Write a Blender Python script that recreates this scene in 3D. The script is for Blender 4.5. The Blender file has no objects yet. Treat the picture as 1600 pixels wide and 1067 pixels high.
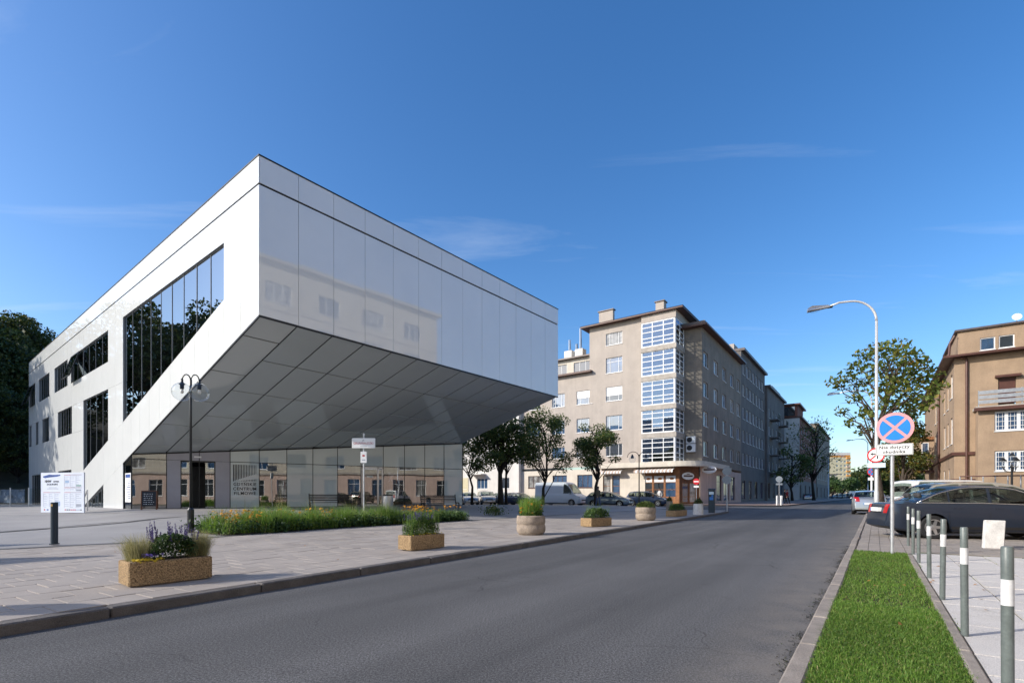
import bpy, bmesh, math, random
import numpy as np
from mathutils import Vector, Matrix
R = math.radians
random.seed(7)
RNG = np.random.default_rng(11)

# ------------------------------------------------------------------ camera
SC = bpy.context.scene
COL = SC.collection
FPX, EYE, HOR = 789.0, 1.15, 773.0          # focal length in px of a 1600 px frame, eye height, horizon row
cam = bpy.data.cameras.new('camera')
cam.sensor_width = 36.0
cam.lens = FPX / 1600 * 36
cam.shift_y = (HOR - 533.5) / 1600
cam.clip_start = 0.05
cam.clip_end = 9000
camo = bpy.data.objects.new('camera', cam)
camo.location = (0, 0, EYE)
camo.rotation_euler = (R(90), 0, 0)
COL.objects.link(camo)
SC.camera = camo

# ------------------------------------------------------------------ sky and sun
SUN_EL, SUN_AZ = R(28.0), math.atan2(-0.965, -0.26)      # azimuth clockwise from +Y
w = bpy.data.worlds.new('World')
SC.world = w
w.use_nodes = True
nt = w.node_tree
nt.nodes.clear()
wo = nt.nodes.new('ShaderNodeOutputWorld')
bg = nt.nodes.new('ShaderNodeBackground')
bg.inputs['Strength'].default_value = 0.15
sky = nt.nodes.new('ShaderNodeTexSky')
sky.sky_type = 'NISHITA'
sky.sun_disc = False
sky.sun_elevation = SUN_EL
sky.sun_rotation = SUN_AZ
sky.altitude = 100
sky.air_density = 1.0
sky.dust_density = 1.3
sky.ozone_density = 2.5
# thin cirrus over the whole sky: noise on the plane of the cloud layer
tc = nt.nodes.new('ShaderNodeTexCoord')
sep = nt.nodes.new('ShaderNodeSeparateXYZ')
nt.links.new(tc.outputs['Generated'], sep.inputs[0])
mx = nt.nodes.new('ShaderNodeMath'); mx.operation = 'MAXIMUM'; mx.inputs[1].default_value = 0.06
nt.links.new(sep.outputs['Z'], mx.inputs[0])
dv = nt.nodes.new('ShaderNodeVectorMath'); dv.operation = 'DIVIDE'
cb = nt.nodes.new('ShaderNodeCombineXYZ')
for k in range(3): nt.links.new(mx.outputs[0], cb.inputs[k])
nt.links.new(tc.outputs['Generated'], dv.inputs[0]); nt.links.new(cb.outputs[0], dv.inputs[1])
mp = nt.nodes.new('ShaderNodeMapping')
mp.inputs['Rotation'].default_value = (0, 0, R(-28)); mp.inputs['Scale'].default_value = (0.42, 1.9, 1); mp.inputs['Location'].default_value = (4.7, 8.3, 0)
nt.links.new(dv.outputs[0], mp.inputs[0])
n1 = nt.nodes.new('ShaderNodeTexNoise'); n1.inputs['Scale'].default_value = 1.0; n1.inputs['Detail'].default_value = 9; n1.inputs['Roughness'].default_value = 0.62; n1.inputs['Distortion'].default_value = 0.6
nt.links.new(mp.outputs[0], n1.inputs['Vector'])
cr = nt.nodes.new('ShaderNodeMapRange'); cr.inputs['From Min'].default_value = 0.57; cr.inputs['From Max'].default_value = 0.92; cr.inputs['To Max'].default_value = 0.34
nt.links.new(n1.outputs[0], cr.inputs['Value'])
mixc = nt.nodes.new('ShaderNodeMix'); mixc.data_type = 'RGBA'
mixc.inputs['B'].default_value = (4.6, 4.9, 5.3, 1)
hs = nt.nodes.new('ShaderNodeHueSaturation'); hs.inputs['Hue'].default_value = 0.505; hs.inputs['Saturation'].default_value = 1.3
nt.links.new(sky.outputs[0], hs.inputs['Color'])
nt.links.new(cr.outputs[0], mixc.inputs['Factor']); nt.links.new(hs.outputs[0], mixc.inputs['A'])
nt.links.new(mixc.outputs['Result'], bg.inputs['Color'])
nt.links.new(bg.outputs[0], wo.inputs['Surface'])

sl = bpy.data.lights.new('sun', 'SUN')
sl.energy = 3.5
sl.angle = R(0.5)
sl.color = (1.0, 0.935, 0.84)
slo = bpy.data.objects.new('sun', sl)
sd = Vector((math.sin(SUN_AZ) * math.cos(SUN_EL), math.cos(SUN_AZ) * math.cos(SUN_EL), math.sin(SUN_EL)))
slo.rotation_euler = sd.to_track_quat('Z', 'Y').to_euler()
slo.location = (-30, -20, 60)
COL.objects.link(slo)

SC.render.engine = 'CYCLES'
SC.render.resolution_x, SC.render.resolution_y = 1024, 682
SC.view_settings.view_transform = 'Standard'
SC.view_settings.look = 'None'
SC.view_settings.exposure = 0.55
SC.view_settings.gamma = 1.0
SC.view_settings.use_curve_mapping = False

# ------------------------------------------------------------------ helpers
def PX(px, py, Y):
    "the point of the place seen at a given spot of the photograph, Y metres ahead"
    return Vector(((px - 800) / FPX * Y, Y, EYE - (py - HOR) / FPX * Y))
def GR(px, py, z=0.0):
    Y = (EYE - z) * FPX / (py - HOR)
    return Vector(((px - 800) / FPX * Y, Y, z))

def tag(o, label=None, cat=None, group=None, kind=None):
    if label: o['label'] = label
    if cat: o['category'] = cat
    if group: o['group'] = group
    if kind: o['kind'] = kind
    return o
def thing(name, label, cat, loc=(0, 0, 0), rz=0.0, group=None, kind=None):
    o = bpy.data.objects.new(name, None)
    o.empty_display_size = 0.2
    COL.objects.link(o)
    o.location = loc
    o.rotation_euler = (0, 0, rz)
    return tag(o, label, cat, group, kind)
def link(name, me, parent=None, loc=None, rot=None):
    o = bpy.data.objects.new(name, me)
    COL.objects.link(o)
    if parent is not None: o.parent = parent
    if loc is not None: o.location = loc
    if rot is not None: o.rotation_euler = rot
    return o
def clone(o, parent=None):
    c = o.copy()
    COL.objects.link(c)
    c.parent = parent
    for ch in list(o.children): clone(ch, c)
    return c
def clone_at(o, loc, rz, label=None, group=None, scale=None):
    c = clone(o)
    c.location = loc
    c.rotation_euler = (0, 0, rz)
    if scale: c.scale = (scale, scale, scale)
    if label: c['label'] = label
    if group: c['group'] = group
    return c

class MB:
    def __init__(s): s.v = []; s.f = []; s.mi = []; s.m = 0
    def add(s, vs, fs):
        b = len(s.v)
        s.v += [tuple(p) for p in vs]
        for f in fs: s.f.append(tuple(b + i for i in f)); s.mi.append(s.m)
        return s
    def quad(s, a, b, c, d): return s.add([a, b, c, d], [(0, 1, 2, 3)])
    def poly(s, pts): return s.add(pts, [tuple(range(len(pts)))])
    def box(s, x0, x1, y0, y1, z0, z1, M=None):
        vs = [Vector(p) for p in ((x0, y0, z0), (x1, y0, z0), (x1, y1, z0), (x0, y1, z0), (x0, y0, z1), (x1, y0, z1), (x1, y1, z1), (x0, y1, z1))]
        if M is not None: vs = [M @ p for p in vs]
        return s.add(vs, [(0, 3, 2, 1), (4, 5, 6, 7), (0, 1, 5, 4), (1, 2, 6, 5), (2, 3, 7, 6), (3, 0, 4, 7)])
    def cbox(s, x0, x1, y0, y1, z0, z1, c=0.01, M=None):
        "box with chamfered top and vertical edges"
        def ring(d, z): return [(x0 + d, y0 + 0, z), (x1 - d, y0, z), (x1, y0 + d, z), (x1, y1 - d, z), (x1 - d, y1, z), (x0 + d, y1, z), (x0, y1 - d, z), (x0, y0 + d, z)]
        def ring2(z): 
            a, b, e, g = x0 + c, x1 - c, y0 + c, y1 - c
            return [(a + c * .3, e, z), (b - c * .3, e, z), (b, e + c * .3, z), (b, g - c * .3, z), (b - c * .3, g, z), (a + c * .3, g, z), (a, g - c * .3, z), (a, e + c * .3, z)]
        vs = [Vector(p) for p in ring(c, z0) + ring(c, z1 - c) + ring2(z1)]
        if M is not None: vs = [M @ p for p in vs]
        fs = []
        for k in range(2):
            for i in range(8):
                j = (i + 1) % 8
                fs.append((k * 8 + i, k * 8 + j, k * 8 + 8 + j, k * 8 + 8 + i))
        fs.append(tuple(range(16, 24))); fs.append(tuple(range(7, -1, -1)))
        return s.add(vs, fs)
    def prism(s, pts, d):
        "planar polygon pts (3D) pushed along vector d: closed solid"
        n = len(pts); d = Vector(d); pts = [Vector(p) for p in pts]
        vs = pts + [p + d for p in pts]
        fs = [tuple(range(n - 1, -1, -1)), tuple(range(n, 2 * n))]
        for i in range(n):
            j = (i + 1) % n
            fs.append((i, j, n + j, n + i))
        return s.add(vs, fs)
    def tube(s, pts, r, n=8, cap=True):
        pts = [Vector(p) for p in pts]
        rs = r if isinstance(r, (list, tuple)) else [r] * len(pts)
        rings = []; prev = None
        for i, p in enumerate(pts):
            d = (pts[min(i + 1, len(pts) - 1)] - pts[max(i - 1, 0)])
            if d.length < 1e-9: d = Vector((0, 0, 1))
            d.normalize()
            if prev is None:
                a = d.orthogonal().normalized()
            else:
                a = prev - d * prev.dot(d)
                a = a.normalized() if a.length > 1e-6 else d.orthogonal().normalized()
            prev = a
            b = d.cross(a)
            rings.append([p + (a * math.cos(2 * math.pi * k / n) + b * math.sin(2 * math.pi * k / n)) * rs[i] for k in range(n)])
        vs = [q for ring in rings for q in ring]
        fs = []
        for i in range(len(rings) - 1):
            for k in range(n):
                k2 = (k + 1) % n
                fs.append((i * n + k, i * n + k2, (i + 1) * n + k2, (i + 1) * n + k))
        if cap:
            fs.append(tuple(range(n - 1, -1, -1))); fs.append(tuple((len(rings) - 1) * n + k for k in range(n)))
        return s.add(vs, fs)
    def lathe(s, prof, c=(0, 0, 0), n=20, sx=1.0, sy=1.0, M=None):
        "prof: list of (r, z)"
        vs = []; fs = []
        for (r, z) in prof:
            for k in range(n):
                a = 2 * math.pi * k / n
                p = Vector((c[0] + r * math.cos(a) * sx, c[1] + r * math.sin(a) * sy, c[2] + z))
                vs.append(M @ p if M is not None else p)
        for i in range(len(prof) - 1):
            for k in range(n):
                k2 = (k + 1) % n
                fs.append((i * n + k, i * n + k2, (i + 1) * n + k2, (i + 1) * n + k))
        fs.append(tuple(range(n - 1, -1, -1))); fs.append(tuple((len(prof) - 1) * n + k for k in range(n)))
        return s.add(vs, fs)
    def ball(s, c, r, n=12, m=8, sc=(1, 1, 1)):
        prof = [(max(1e-4, math.sin(math.pi * i / m)) * r, -math.cos(math.pi * i / m) * r * sc[2]) for i in range(m + 1)]
        return s.lathe(prof, c, n, sc[0], sc[1])
    def mesh(s, name, mat, smooth=False):
        me = bpy.data.meshes.new(name)
        me.from_pydata(s.v, [], s.f)
        for m_ in (mat if isinstance(mat, (list, tuple)) else [mat]): me.materials.append(m_)
        if any(s.mi): me.polygons.foreach_set('material_index', s.mi)
        if smooth: me.polygons.foreach_set('use_smooth', [True] * len(me.polygons))
        me.update()
        return me
    def build(s, name, mat, parent=None, smooth=False, loc=None, rot=None):
        me = s.mesh(name, mat, smooth)
        o = link(name, me, parent, loc, rot)
        if smooth == 'auto':
            pass
        return o
def smooth_by_angle(me, ang=35):
    "flat faces stay flat: mark sharp edges over an angle"
    me.polygons.foreach_set('use_smooth', [True] * len(me.polygons))
    bm = bmesh.new(); bm.from_mesh(me)
    for e in bm.edges:
        if len(e.link_faces) == 2 and e.calc_face_angle(0) > R(ang): e.smooth = False
        elif len(e.link_faces) != 2: e.smooth = False
    bm.to_mesh(me); bm.free()
def quads_mesh(name, V, mat, n=4):
    "V: (k, n, 3) array, one loose n-gon each"
    V = np.asarray(V, dtype=np.float32)
    k = V.shape[0]
    me = bpy.data.meshes.new(name)
    me.vertices.add(k * n); me.vertices.foreach_set('co', V.reshape(-1))
    me.loops.add(k * n); me.loops.foreach_set('vertex_index', np.arange(k * n, dtype=np.int32))
    me.polygons.add(k); me.polygons.foreach_set('loop_start', np.arange(0, k * n, n, dtype=np.int32))
    me.polygons.foreach_set('loop_total', np.full(k, n, dtype=np.int32))
    me.update(calc_edges=True)
    for m_ in (mat if isinstance(mat, (list, tuple)) else [mat]): me.materials.append(m_)
    return me
def text(s, size, mat, parent, M, name='lettering', align='CENTER', depth=0.002, bold=0.0, space=1.0, sx=1.0):
    cu = bpy.data.curves.new(name, 'FONT')
    cu.body = s; cu.size = size; cu.align_x = align; cu.align_y = 'CENTER'; cu.extrude = depth; cu.offset = bold; cu.space_character = space
    cu.resolution_u = 3
    t = bpy.data.objects.new(name, cu); COL.objects.link(t)
    dg = bpy.context.evaluated_depsgraph_get()
    me = bpy.data.meshes.new_from_object(t.evaluated_get(dg))
    bpy.data.objects.remove(t); 
    S = Matrix.Diagonal((sx, 1, 1, 1))
    me.transform(M @ S)
    me.materials.clear(); me.materials.append(mat)
    return link(name, me, parent)
def face_frame(o, ux, n):
    "matrix that maps text x->ux, y->up, z->n (outwards) at o"
    ux = Vector(ux).normalized(); n = Vector(n).normalized(); uy = n.cross(ux)
    return Matrix(((ux.x, uy.x, n.x, o[0]), (ux.y, uy.y, n.y, o[1]), (ux.z, uy.z, n.z, o[2]), (0, 0, 0, 1)))

# ------------------------------------------------------------------ materials
def _n(t, k, **kw):
    nd = t.nodes.new(k)
    for a, b in kw.items():
        if a in nd.inputs: nd.inputs[a].default_value = b
        else: setattr(nd, a, b)
    return nd
def pm(name, col, rough=0.6, metal=0.0, var=0.08, vscale=2.0, bump=0.0, bscale=60.0, isl=0.0, ior=1.45, fine=0.0, fscale=120.0, coat=0.0, col2=None, c2scale=1.0, c2lo=0.5, c2hi=0.7, streak=0.0, trans=0.0, alpha=1.0, rvar=0.0):
    m = bpy.data.materials.new(name); m.use_nodes = True
    t = m.node_tree; L = t.links
    p = t.nodes['Principled BSDF']
    p.inputs['Roughness'].default_value = rough; p.inputs['Metallic'].default_value = metal; p.inputs['IOR'].default_value = ior
    p.inputs['Coat Weight'].default_value = coat; p.inputs['Transmission Weight'].default_value = trans; p.inputs['Alpha'].default_value = alpha
    g = _n(t, 'ShaderNodeNewGeometry')
    rgb = _n(t, 'ShaderNodeRGB'); rgb.outputs[0].default_value = (*col, 1)
    cur = rgb.outputs[0]
    if col2:
        nz = _n(t, 'ShaderNodeTexNoise', Scale=c2scale, Detail=6.0, Roughness=0.65); L.new(g.outputs['Position'], nz.inputs['Vector'])
        mr = _n(t, 'ShaderNodeMapRange'); mr.inputs['From Min'].default_value = c2lo; mr.inputs['From Max'].default_value = c2hi
        L.new(nz.outputs[0], mr.inputs['Value'])
        mi = _n(t, 'ShaderNodeMix', data_type='RGBA'); mi.inputs['B'].default_value = (*col2, 1)
        L.new(mr.outputs[0], mi.inputs['Factor']); L.new(cur, mi.inputs['A']); cur = mi.outputs['Result']
    def mult(sock, amt, lo=0.35, hi=0.65):
        nonlocal cur
        mr = _n(t, 'ShaderNodeMapRange'); mr.inputs['From Min'].default_value = lo; mr.inputs['From Max'].default_value = hi
        mr.inputs['To Min'].default_value = 1 - amt; mr.inputs['To Max'].default_value = 1 + amt; mr.clamp = False
        L.new(sock, mr.inputs['Value'])
        vm = _n(t, 'ShaderNodeVectorMath', operation='SCALE'); L.new(cur, vm.inputs[0]); L.new(mr.outputs[0], vm.inputs['Scale'])
        cur = vm.outputs[0]
    if var:
        nz = _n(t, 'ShaderNodeTexNoise', Scale=vscale, Detail=5.0, Roughness=0.6); L.new(g.outputs['Position'], nz.inputs['Vector']); mult(nz.outputs[0], var)
    if streak:
        mp_ = _n(t, 'ShaderNodeMapping'); mp_.inputs['Scale'].default_value = (1.6, 1.6, 0.12); L.new(g.outputs['Position'], mp_.inputs[0])
        nz = _n(t, 'ShaderNodeTexNoise', Scale=1.3, Detail=5.0, Roughness=0.7); L.new(mp_.outputs[0], nz.inputs['Vector']); mult(nz.outputs[0], streak)
    if fine:
        nz = _n(t, 'ShaderNodeTexNoise', Scale=fscale, Detail=3.0, Roughness=0.7); L.new(g.outputs['Position'], nz.inputs['Vector']); mult(nz.outputs[0], fine)
    if isl: mult(g.outputs['Random Per Island'], isl, 0.0, 1.0)
    L.new(cur, p.inputs['Base Color'])
    if rvar:
        nz = _n(t, 'ShaderNodeTexNoise', Scale=vscale * 1.7, Detail=4.0); L.new(g.outputs['Position'], nz.inputs['Vector'])
        mr = _n(t, 'ShaderNodeMapRange'); mr.inputs['To Min'].default_value = max(0, rough - rvar); mr.inputs['To Max'].default_value = rough + rvar
        L.new(nz.outputs[0], mr.inputs['Value']); L.new(mr.outputs[0], p.inputs['Roughness'])
    if bump:
        nz = _n(t, 'ShaderNodeTexNoise', Scale=bscale, Detail=4.0, Roughness=0.6); L.new(g.outputs['Position'], nz.inputs['Vector'])
        b = _n(t, 'ShaderNodeBump', Strength=bump, Distance=0.02); L.new(nz.outputs[0], b.inputs['Height']); L.new(b.outputs[0], p.inputs['Normal'])
    return m
def leafmat(name, cols, trans=0.35, rough=0.55, zdark=None):
    m = bpy.data.materials.new(name); m.use_nodes = True
    t = m.node_tree; L = t.links; t.nodes.clear()
    out = _n(t, 'ShaderNodeOutputMaterial'); g = _n(t, 'ShaderNodeNewGeometry')
    r = _n(t, 'ShaderNodeValToRGB'); r.color_ramp.interpolation = 'LINEAR'
    el = r.color_ramp.elements
    while len(el) < len(cols): el.new(0.5)
    for i, (pos, c) in enumerate(cols): el[i].position = pos; el[i].color = (*c, 1)
    L.new(g.outputs['Random Per Island'], r.inputs[0])
    nz = _n(t, 'ShaderNodeTexNoise', Scale=0.9, Detail=3.0); L.new(g.outputs['Position'], nz.inputs['Vector'])
    mr = _n(t, 'ShaderNodeMapRange'); mr.inputs['To Min'].default_value = 0.6; mr.inputs['To Max'].default_value = 1.4; L.new(nz.outputs[0], mr.inputs['Value'])
    vm = _n(t, 'ShaderNodeVectorMath', operation='SCALE'); L.new(r.outputs[0], vm.inputs[0]); L.new(mr.outputs[0], vm.inputs['Scale'])
    d = _n(t, 'ShaderNodeBsdfPrincipled', Roughness=rough); L.new(vm.outputs[0], d.inputs['Base Color'])
    tr = _n(t, 'ShaderNodeBsdfTranslucent'); L.new(vm.outputs[0], tr.inputs['Color'])
    mi = _n(t, 'ShaderNodeMixShader'); mi.inputs[0].default_value = trans
    L.new(d.outputs[0], mi.inputs[1]); L.new(tr.outputs[0], mi.inputs[2]); L.new(mi.outputs[0], out.inputs['Surface'])
    return m
M = {}
M['ground'] = pm('ground_mat', (0.09, 0.085, 0.075), 0.9, var=0.2, vscale=0.3)
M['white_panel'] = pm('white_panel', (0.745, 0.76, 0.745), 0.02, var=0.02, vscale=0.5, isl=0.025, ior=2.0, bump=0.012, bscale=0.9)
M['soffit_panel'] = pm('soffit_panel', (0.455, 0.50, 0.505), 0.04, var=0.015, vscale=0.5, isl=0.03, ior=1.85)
M['dark_gap'] = pm('dark_gap', (0.012, 0.012, 0.013), 0.7, var=0)
M['dark_metal'] = pm('dark_metal', (0.03, 0.032, 0.035), 0.35, metal=0.6, var=0.05)
M['black_paint'] = pm('black_paint', (0.012, 0.014, 0.016), 0.35, var=0.05, ior=1.5)
M['alu'] = pm('aluminium', (0.52, 0.53, 0.54), 0.32, metal=0.85, var=0.05)
M['galv'] = pm('galvanised', (0.50, 0.52, 0.54), 0.42, metal=0.7, var=0.12, vscale=6)
M['frost'] = pm('frosted_pane', (0.50, 0.56, 0.56), 0.03, var=0.02, vscale=0.3, isl=0.05, ior=1.75)
M['grey_panel'] = pm('grey_panel', (0.36, 0.35, 0.385), 0.35, var=0.03)
M['lobby'] = pm('lobby_wall', (0.16, 0.155, 0.15), 0.7, var=0.1)
M['white_paint'] = pm('white_paint', (0.80, 0.80, 0.79), 0.4, var=0.03)
M['print_black'] = pm('print_black', (0.02, 0.02, 0.022), 0.5, var=0)
M['print_red'] = pm('print_red', (0.45, 0.03, 0.035), 0.45, var=0)
M['print_blue'] = pm('print_blue', (0.03, 0.08, 0.28), 0.45, var=0.3, vscale=4)
M['print_grey'] = pm('print_grey', (0.33, 0.36, 0.42), 0.5, var=0.1)
M['print_green'] = pm('print_green', (0.12, 0.28, 0.22), 0.5, var=0)
M['print_lblue'] = pm('print_light_blue', (0.30, 0.42, 0.60), 0.5, var=0)
M['soil'] = pm('soil', (0.035, 0.022, 0.014), 0.95, var=0.3, vscale=20, bump=0.6, bscale=40)

def glassmat(name, ior=1.6, tint=(0.75, 0.8, 0.8), wob=0.0, wscale=0.6, gcol=(0.95, 0.97, 0.97)):
    m = bpy.data.materials.new(name); m.use_nodes = True
    t = m.node_tree; L = t.links; t.nodes.clear()
    out = _n(t, 'ShaderNodeOutputMaterial')
    fr = _n(t, 'ShaderNodeFresnel')
    gb = _n(t, 'ShaderNodeNewGeometry'); mb_ = _n(t, 'ShaderNodeMapRange'); mb_.inputs['To Min'].default_value = ior; mb_.inputs['To Max'].default_value = 1 / ior
    L.new(gb.outputs['Backfacing'], mb_.inputs['Value']); L.new(mb_.outputs[0], fr.inputs['IOR'])       # thin sheet: same reflectance from either side
    tr = _n(t, 'ShaderNodeBsdfTransparent'); tr.inputs[0].default_value = (*tint, 1)
    gl = _n(t, 'ShaderNodeBsdfGlossy', Roughness=0.0); gl.inputs['Color'].default_value = (*gcol, 1)
    mi = _n(t, 'ShaderNodeMixShader')
    if wob:
        g = _n(t, 'ShaderNodeNewGeometry')
        nz = _n(t, 'ShaderNodeTexNoise', Scale=wscale, Detail=1.0); L.new(g.outputs['Position'], nz.inputs['Vector'])
        b = _n(t, 'ShaderNodeBump', Strength=wob, Distance=0.05); L.new(nz.outputs[0], b.inputs['Height'])
        L.new(b.outputs[0], gl.inputs['Normal'])
    L.new(fr.outputs[0], mi.inputs[0]); L.new(tr.outputs[0], mi.inputs[1]); L.new(gl.outputs[0], mi.inputs[2]); L.new(mi.outputs[0], out.inputs['Surface'])
    return m
M['glass_big'] = glassmat('facade_glass', 9.0, (0.28, 0.30, 0.30), 0.03, 0.5, (.9, .97, 1.0))
M['glass'] = glassmat('clear_glass', 3.2, (0.62, 0.66, 0.66), 0.06, 0.6)
M['glass_thin'] = glassmat('thin_glass', 1.45, (0.93, 0.96, 0.95))
M['win_glass'] = pm('window_glass', (0.03, 0.035, 0.04), 0.02, var=0.2, vscale=0.8, isl=0.5, ior=2.4)

# ------------------------------------------------------------------ asphalt
def asphalt():
    m = bpy.data.materials.new('asphalt'); m.use_nodes = True
    t = m.node_tree; L = t.links; p = t.nodes['Principled BSDF']
    g = _n(t, 'ShaderNodeNewGeometry')
    def noise(scale, det, mapv=None, rough=0.6):
        nz = _n(t, 'ShaderNodeTexNoise', Scale=scale, Detail=det, Roughness=rough)
        if mapv is not None:
            a = _n(t, 'ShaderNodeMapping'); a.inputs['Rotation'].default_value = (0, 0, R(35)); L.new(g.outputs['Position'], a.inputs[0])
            b = _n(t, 'ShaderNodeMapping'); b.inputs['Scale'].default_value = mapv; L.new(a.outputs[0], b.inputs[0]); L.new(b.outputs[0], nz.inputs['Vector'])
        else: L.new(g.outputs['Position'], nz.inputs['Vector'])
        return nz.outputs[0]
    def rng(s, a, b, lo=0.3, hi=0.7):
        mr = _n(t, 'ShaderNodeMapRange'); mr.inputs['From Min'].default_value = lo; mr.inputs['From Max'].default_value = hi
        mr.inputs['To Min'].default_value = a; mr.inputs['To Max'].default_value = b; L.new(s, mr.inputs['Value']); return mr.outputs[0]
    def mul(a, b):
        x = _n(t, 'ShaderNodeMath', operation='MULTIPLY'); L.new(a, x.inputs[0]); L.new(b, x.inputs[1]); return x.outputs[0]
    f = mul(mul(rng(noise(0.8, 4, (1.0, 0.05, 1)), 0.74, 1.28, 0.35, 0.65), rng(noise(0.35, 3), 0.88, 1.12)), rng(noise(110, 3, None, .8), 0.45, 1.6, .38, .62))
    f = mul(f, rng(noise(55, 3, None, 0.7), 0.5, 1.5, .38, .62))
    nd = _n(t, 'ShaderNodeTexNoise', Scale=1.6, Detail=4.0); L.new(g.outputs['Position'], nd.inputs['Vector'])
    vd = _n(t, 'ShaderNodeVectorMath', operation='MULTIPLY_ADD'); vd.inputs[1].default_value = (.55, .55, 0); L.new(nd.outputs['Color'], vd.inputs[0]); L.new(g.outputs['Position'], vd.inputs[2])
    ck = _n(t, 'ShaderNodeTexVoronoi', Scale=0.42, feature='DISTANCE_TO_EDGE'); L.new(vd.outputs[0], ck.inputs['Vector'])
    line = rng(ck.outputs['Distance'], 0.0, 1.0, 0.001, 0.0045); msk = rng(noise(0.27, 3), 0.0, 1.0, 0.5, 0.56)
    inv = _n(t, 'ShaderNodeMath', operation='SUBTRACT'); inv.inputs[0].default_value = 1.0; L.new(line, inv.inputs[1])
    cm = mul(inv.outputs[0], msk); crk = _n(t, 'ShaderNodeMath', operation='MULTIPLY_ADD'); crk.inputs[1].default_value = -0.5; crk.inputs[2].default_value = 1.0; L.new(cm, crk.inputs[0])
    f = mul(f, crk.outputs[0])
    f = mul(f, rng(noise(1.1, 5, None, .7), 1.0, 0.72, .6, .72))
    vo = _n(t, 'ShaderNodeTexVoronoi', Scale=46.0); L.new(g.outputs['Position'], vo.inputs['Vector'])
    sp = rng(vo.outputs['Distance'], 1.9, 1.0, 0.0, 0.12)
    pk = _n(t, 'ShaderNodeSeparateColor'); L.new(vo.outputs['Color'], pk.inputs[0])
    sel = rng(pk.outputs[0], 0.0, 1.0, 0.955, 0.96)
    mm = _n(t, 'ShaderNodeMix'); mm.inputs[2].default_value = 1.0; L.new(sel, mm.inputs[0]); L.new(sp, mm.inputs[3])
    f = mul(f, mm.outputs[0])
    vm = _n(t, 'ShaderNodeVectorMath', operation='SCALE'); vm.inputs[0].default_value = (0.072, 0.071, 0.072); L.new(f, vm.inputs['Scale'])
    # pale dust that gathers near the right-hand kerb, dark crumbs along it
    dp = _n(t, 'ShaderNodeVectorMath', operation='DOT_PRODUCT'); dp.inputs[1].default_value = (0.8116, -0.5844, 0); L.new(g.outputs['Position'], dp.inputs[0])
    kd = 1.662 * 0.8116 - 3.086 * 0.5844
    ed = _n(t, 'ShaderNodeMapRange'); ed.inputs['From Min'].default_value = kd - 0.75; ed.inputs['From Max'].default_value = kd; L.new(dp.outputs['Value'], ed.inputs['Value'])
    dus = mul(ed.outputs[0], rng(noise(2.2, 5), 0.1, 1.0))
    mi = _n(t, 'ShaderNodeMix', data_type='RGBA'); mi.inputs['B'].default_value = (0.21, 0.185, 0.16, 1); 
    sc_ = _n(t, 'ShaderNodeMath', operation='MULTIPLY'); sc_.inputs[1].default_value = 0.85; L.new(dus, sc_.inputs[0])
    L.new(sc_.outputs[0], mi.inputs['Factor']); L.new(vm.outputs[0], mi.inputs['A'])
    L.new(mi.outputs['Result'], p.inputs['Base Color']); p.inputs['Roughness'].default_value = 0.8
    b = _n(t, 'ShaderNodeBump', Strength=0.45, Distance=0.008); L.new(noise(190, 3), b.inputs['Height']); L.new(b.outputs[0], p.inputs['Normal'])
    return m
M['asphalt'] = asphalt()
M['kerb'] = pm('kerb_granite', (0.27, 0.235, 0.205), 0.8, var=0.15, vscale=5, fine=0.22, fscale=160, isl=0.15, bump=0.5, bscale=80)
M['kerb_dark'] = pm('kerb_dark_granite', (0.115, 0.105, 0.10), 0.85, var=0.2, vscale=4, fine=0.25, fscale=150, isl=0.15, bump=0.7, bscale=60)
M['slab'] = pm('paving_slab', (0.32, 0.283, 0.252), 0.75, var=0.1, vscale=0.8, fine=0.1, fscale=90, isl=0.09, bump=0.15, bscale=120, col2=(0.36, 0.33, 0.31), c2scale=0.55, c2lo=0.55, c2hi=0.8)
M['slab_base'] = pm('paving_bed', (0.12, 0.105, 0.09), 0.95, var=0.2, vscale=8)
M['granite'] = pm('granite_slab', (0.52, 0.495, 0.47), 0.75, var=0.08, vscale=1.2, fine=0.28, fscale=130, isl=0.07, bump=0.25, bscale=110, col2=(.37, .35, .32), c2scale=1.2, c2lo=.56, c2hi=.75)
M['granite_base'] = pm('joint_moss', (0.16, 0.14, 0.10), 0.95, var=0.3, vscale=7, col2=(0.09, 0.12, 0.04), c2scale=2.5, c2lo=0.55, c2hi=0.62)
M['block'] = pm('block_paver', (0.27, 0.24, 0.215), 0.85, var=0.12, vscale=2, fine=0.15, fscale=120, isl=0.12, bump=0.3, bscale=90)
M['plaza'] = pm('plaza_stone', (0.28, 0.268, 0.26), 0.7, var=0.10, vscale=0.35, fine=0.12, fscale=80, bump=0.08, bscale=60, col2=(0.25, 0.24, 0.24), c2scale=0.22, c2lo=0.45, c2hi=0.65)
M['plaza_band'] = pm('plaza_band', (0.11, 0.108, 0.108), 0.7, var=0.12, vscale=2)
M['pink_pave'] = pm('pink_paving', (0.34, 0.25, 0.21), 0.8, var=0.12, vscale=0.8, fine=0.15, fscale=30)

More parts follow.
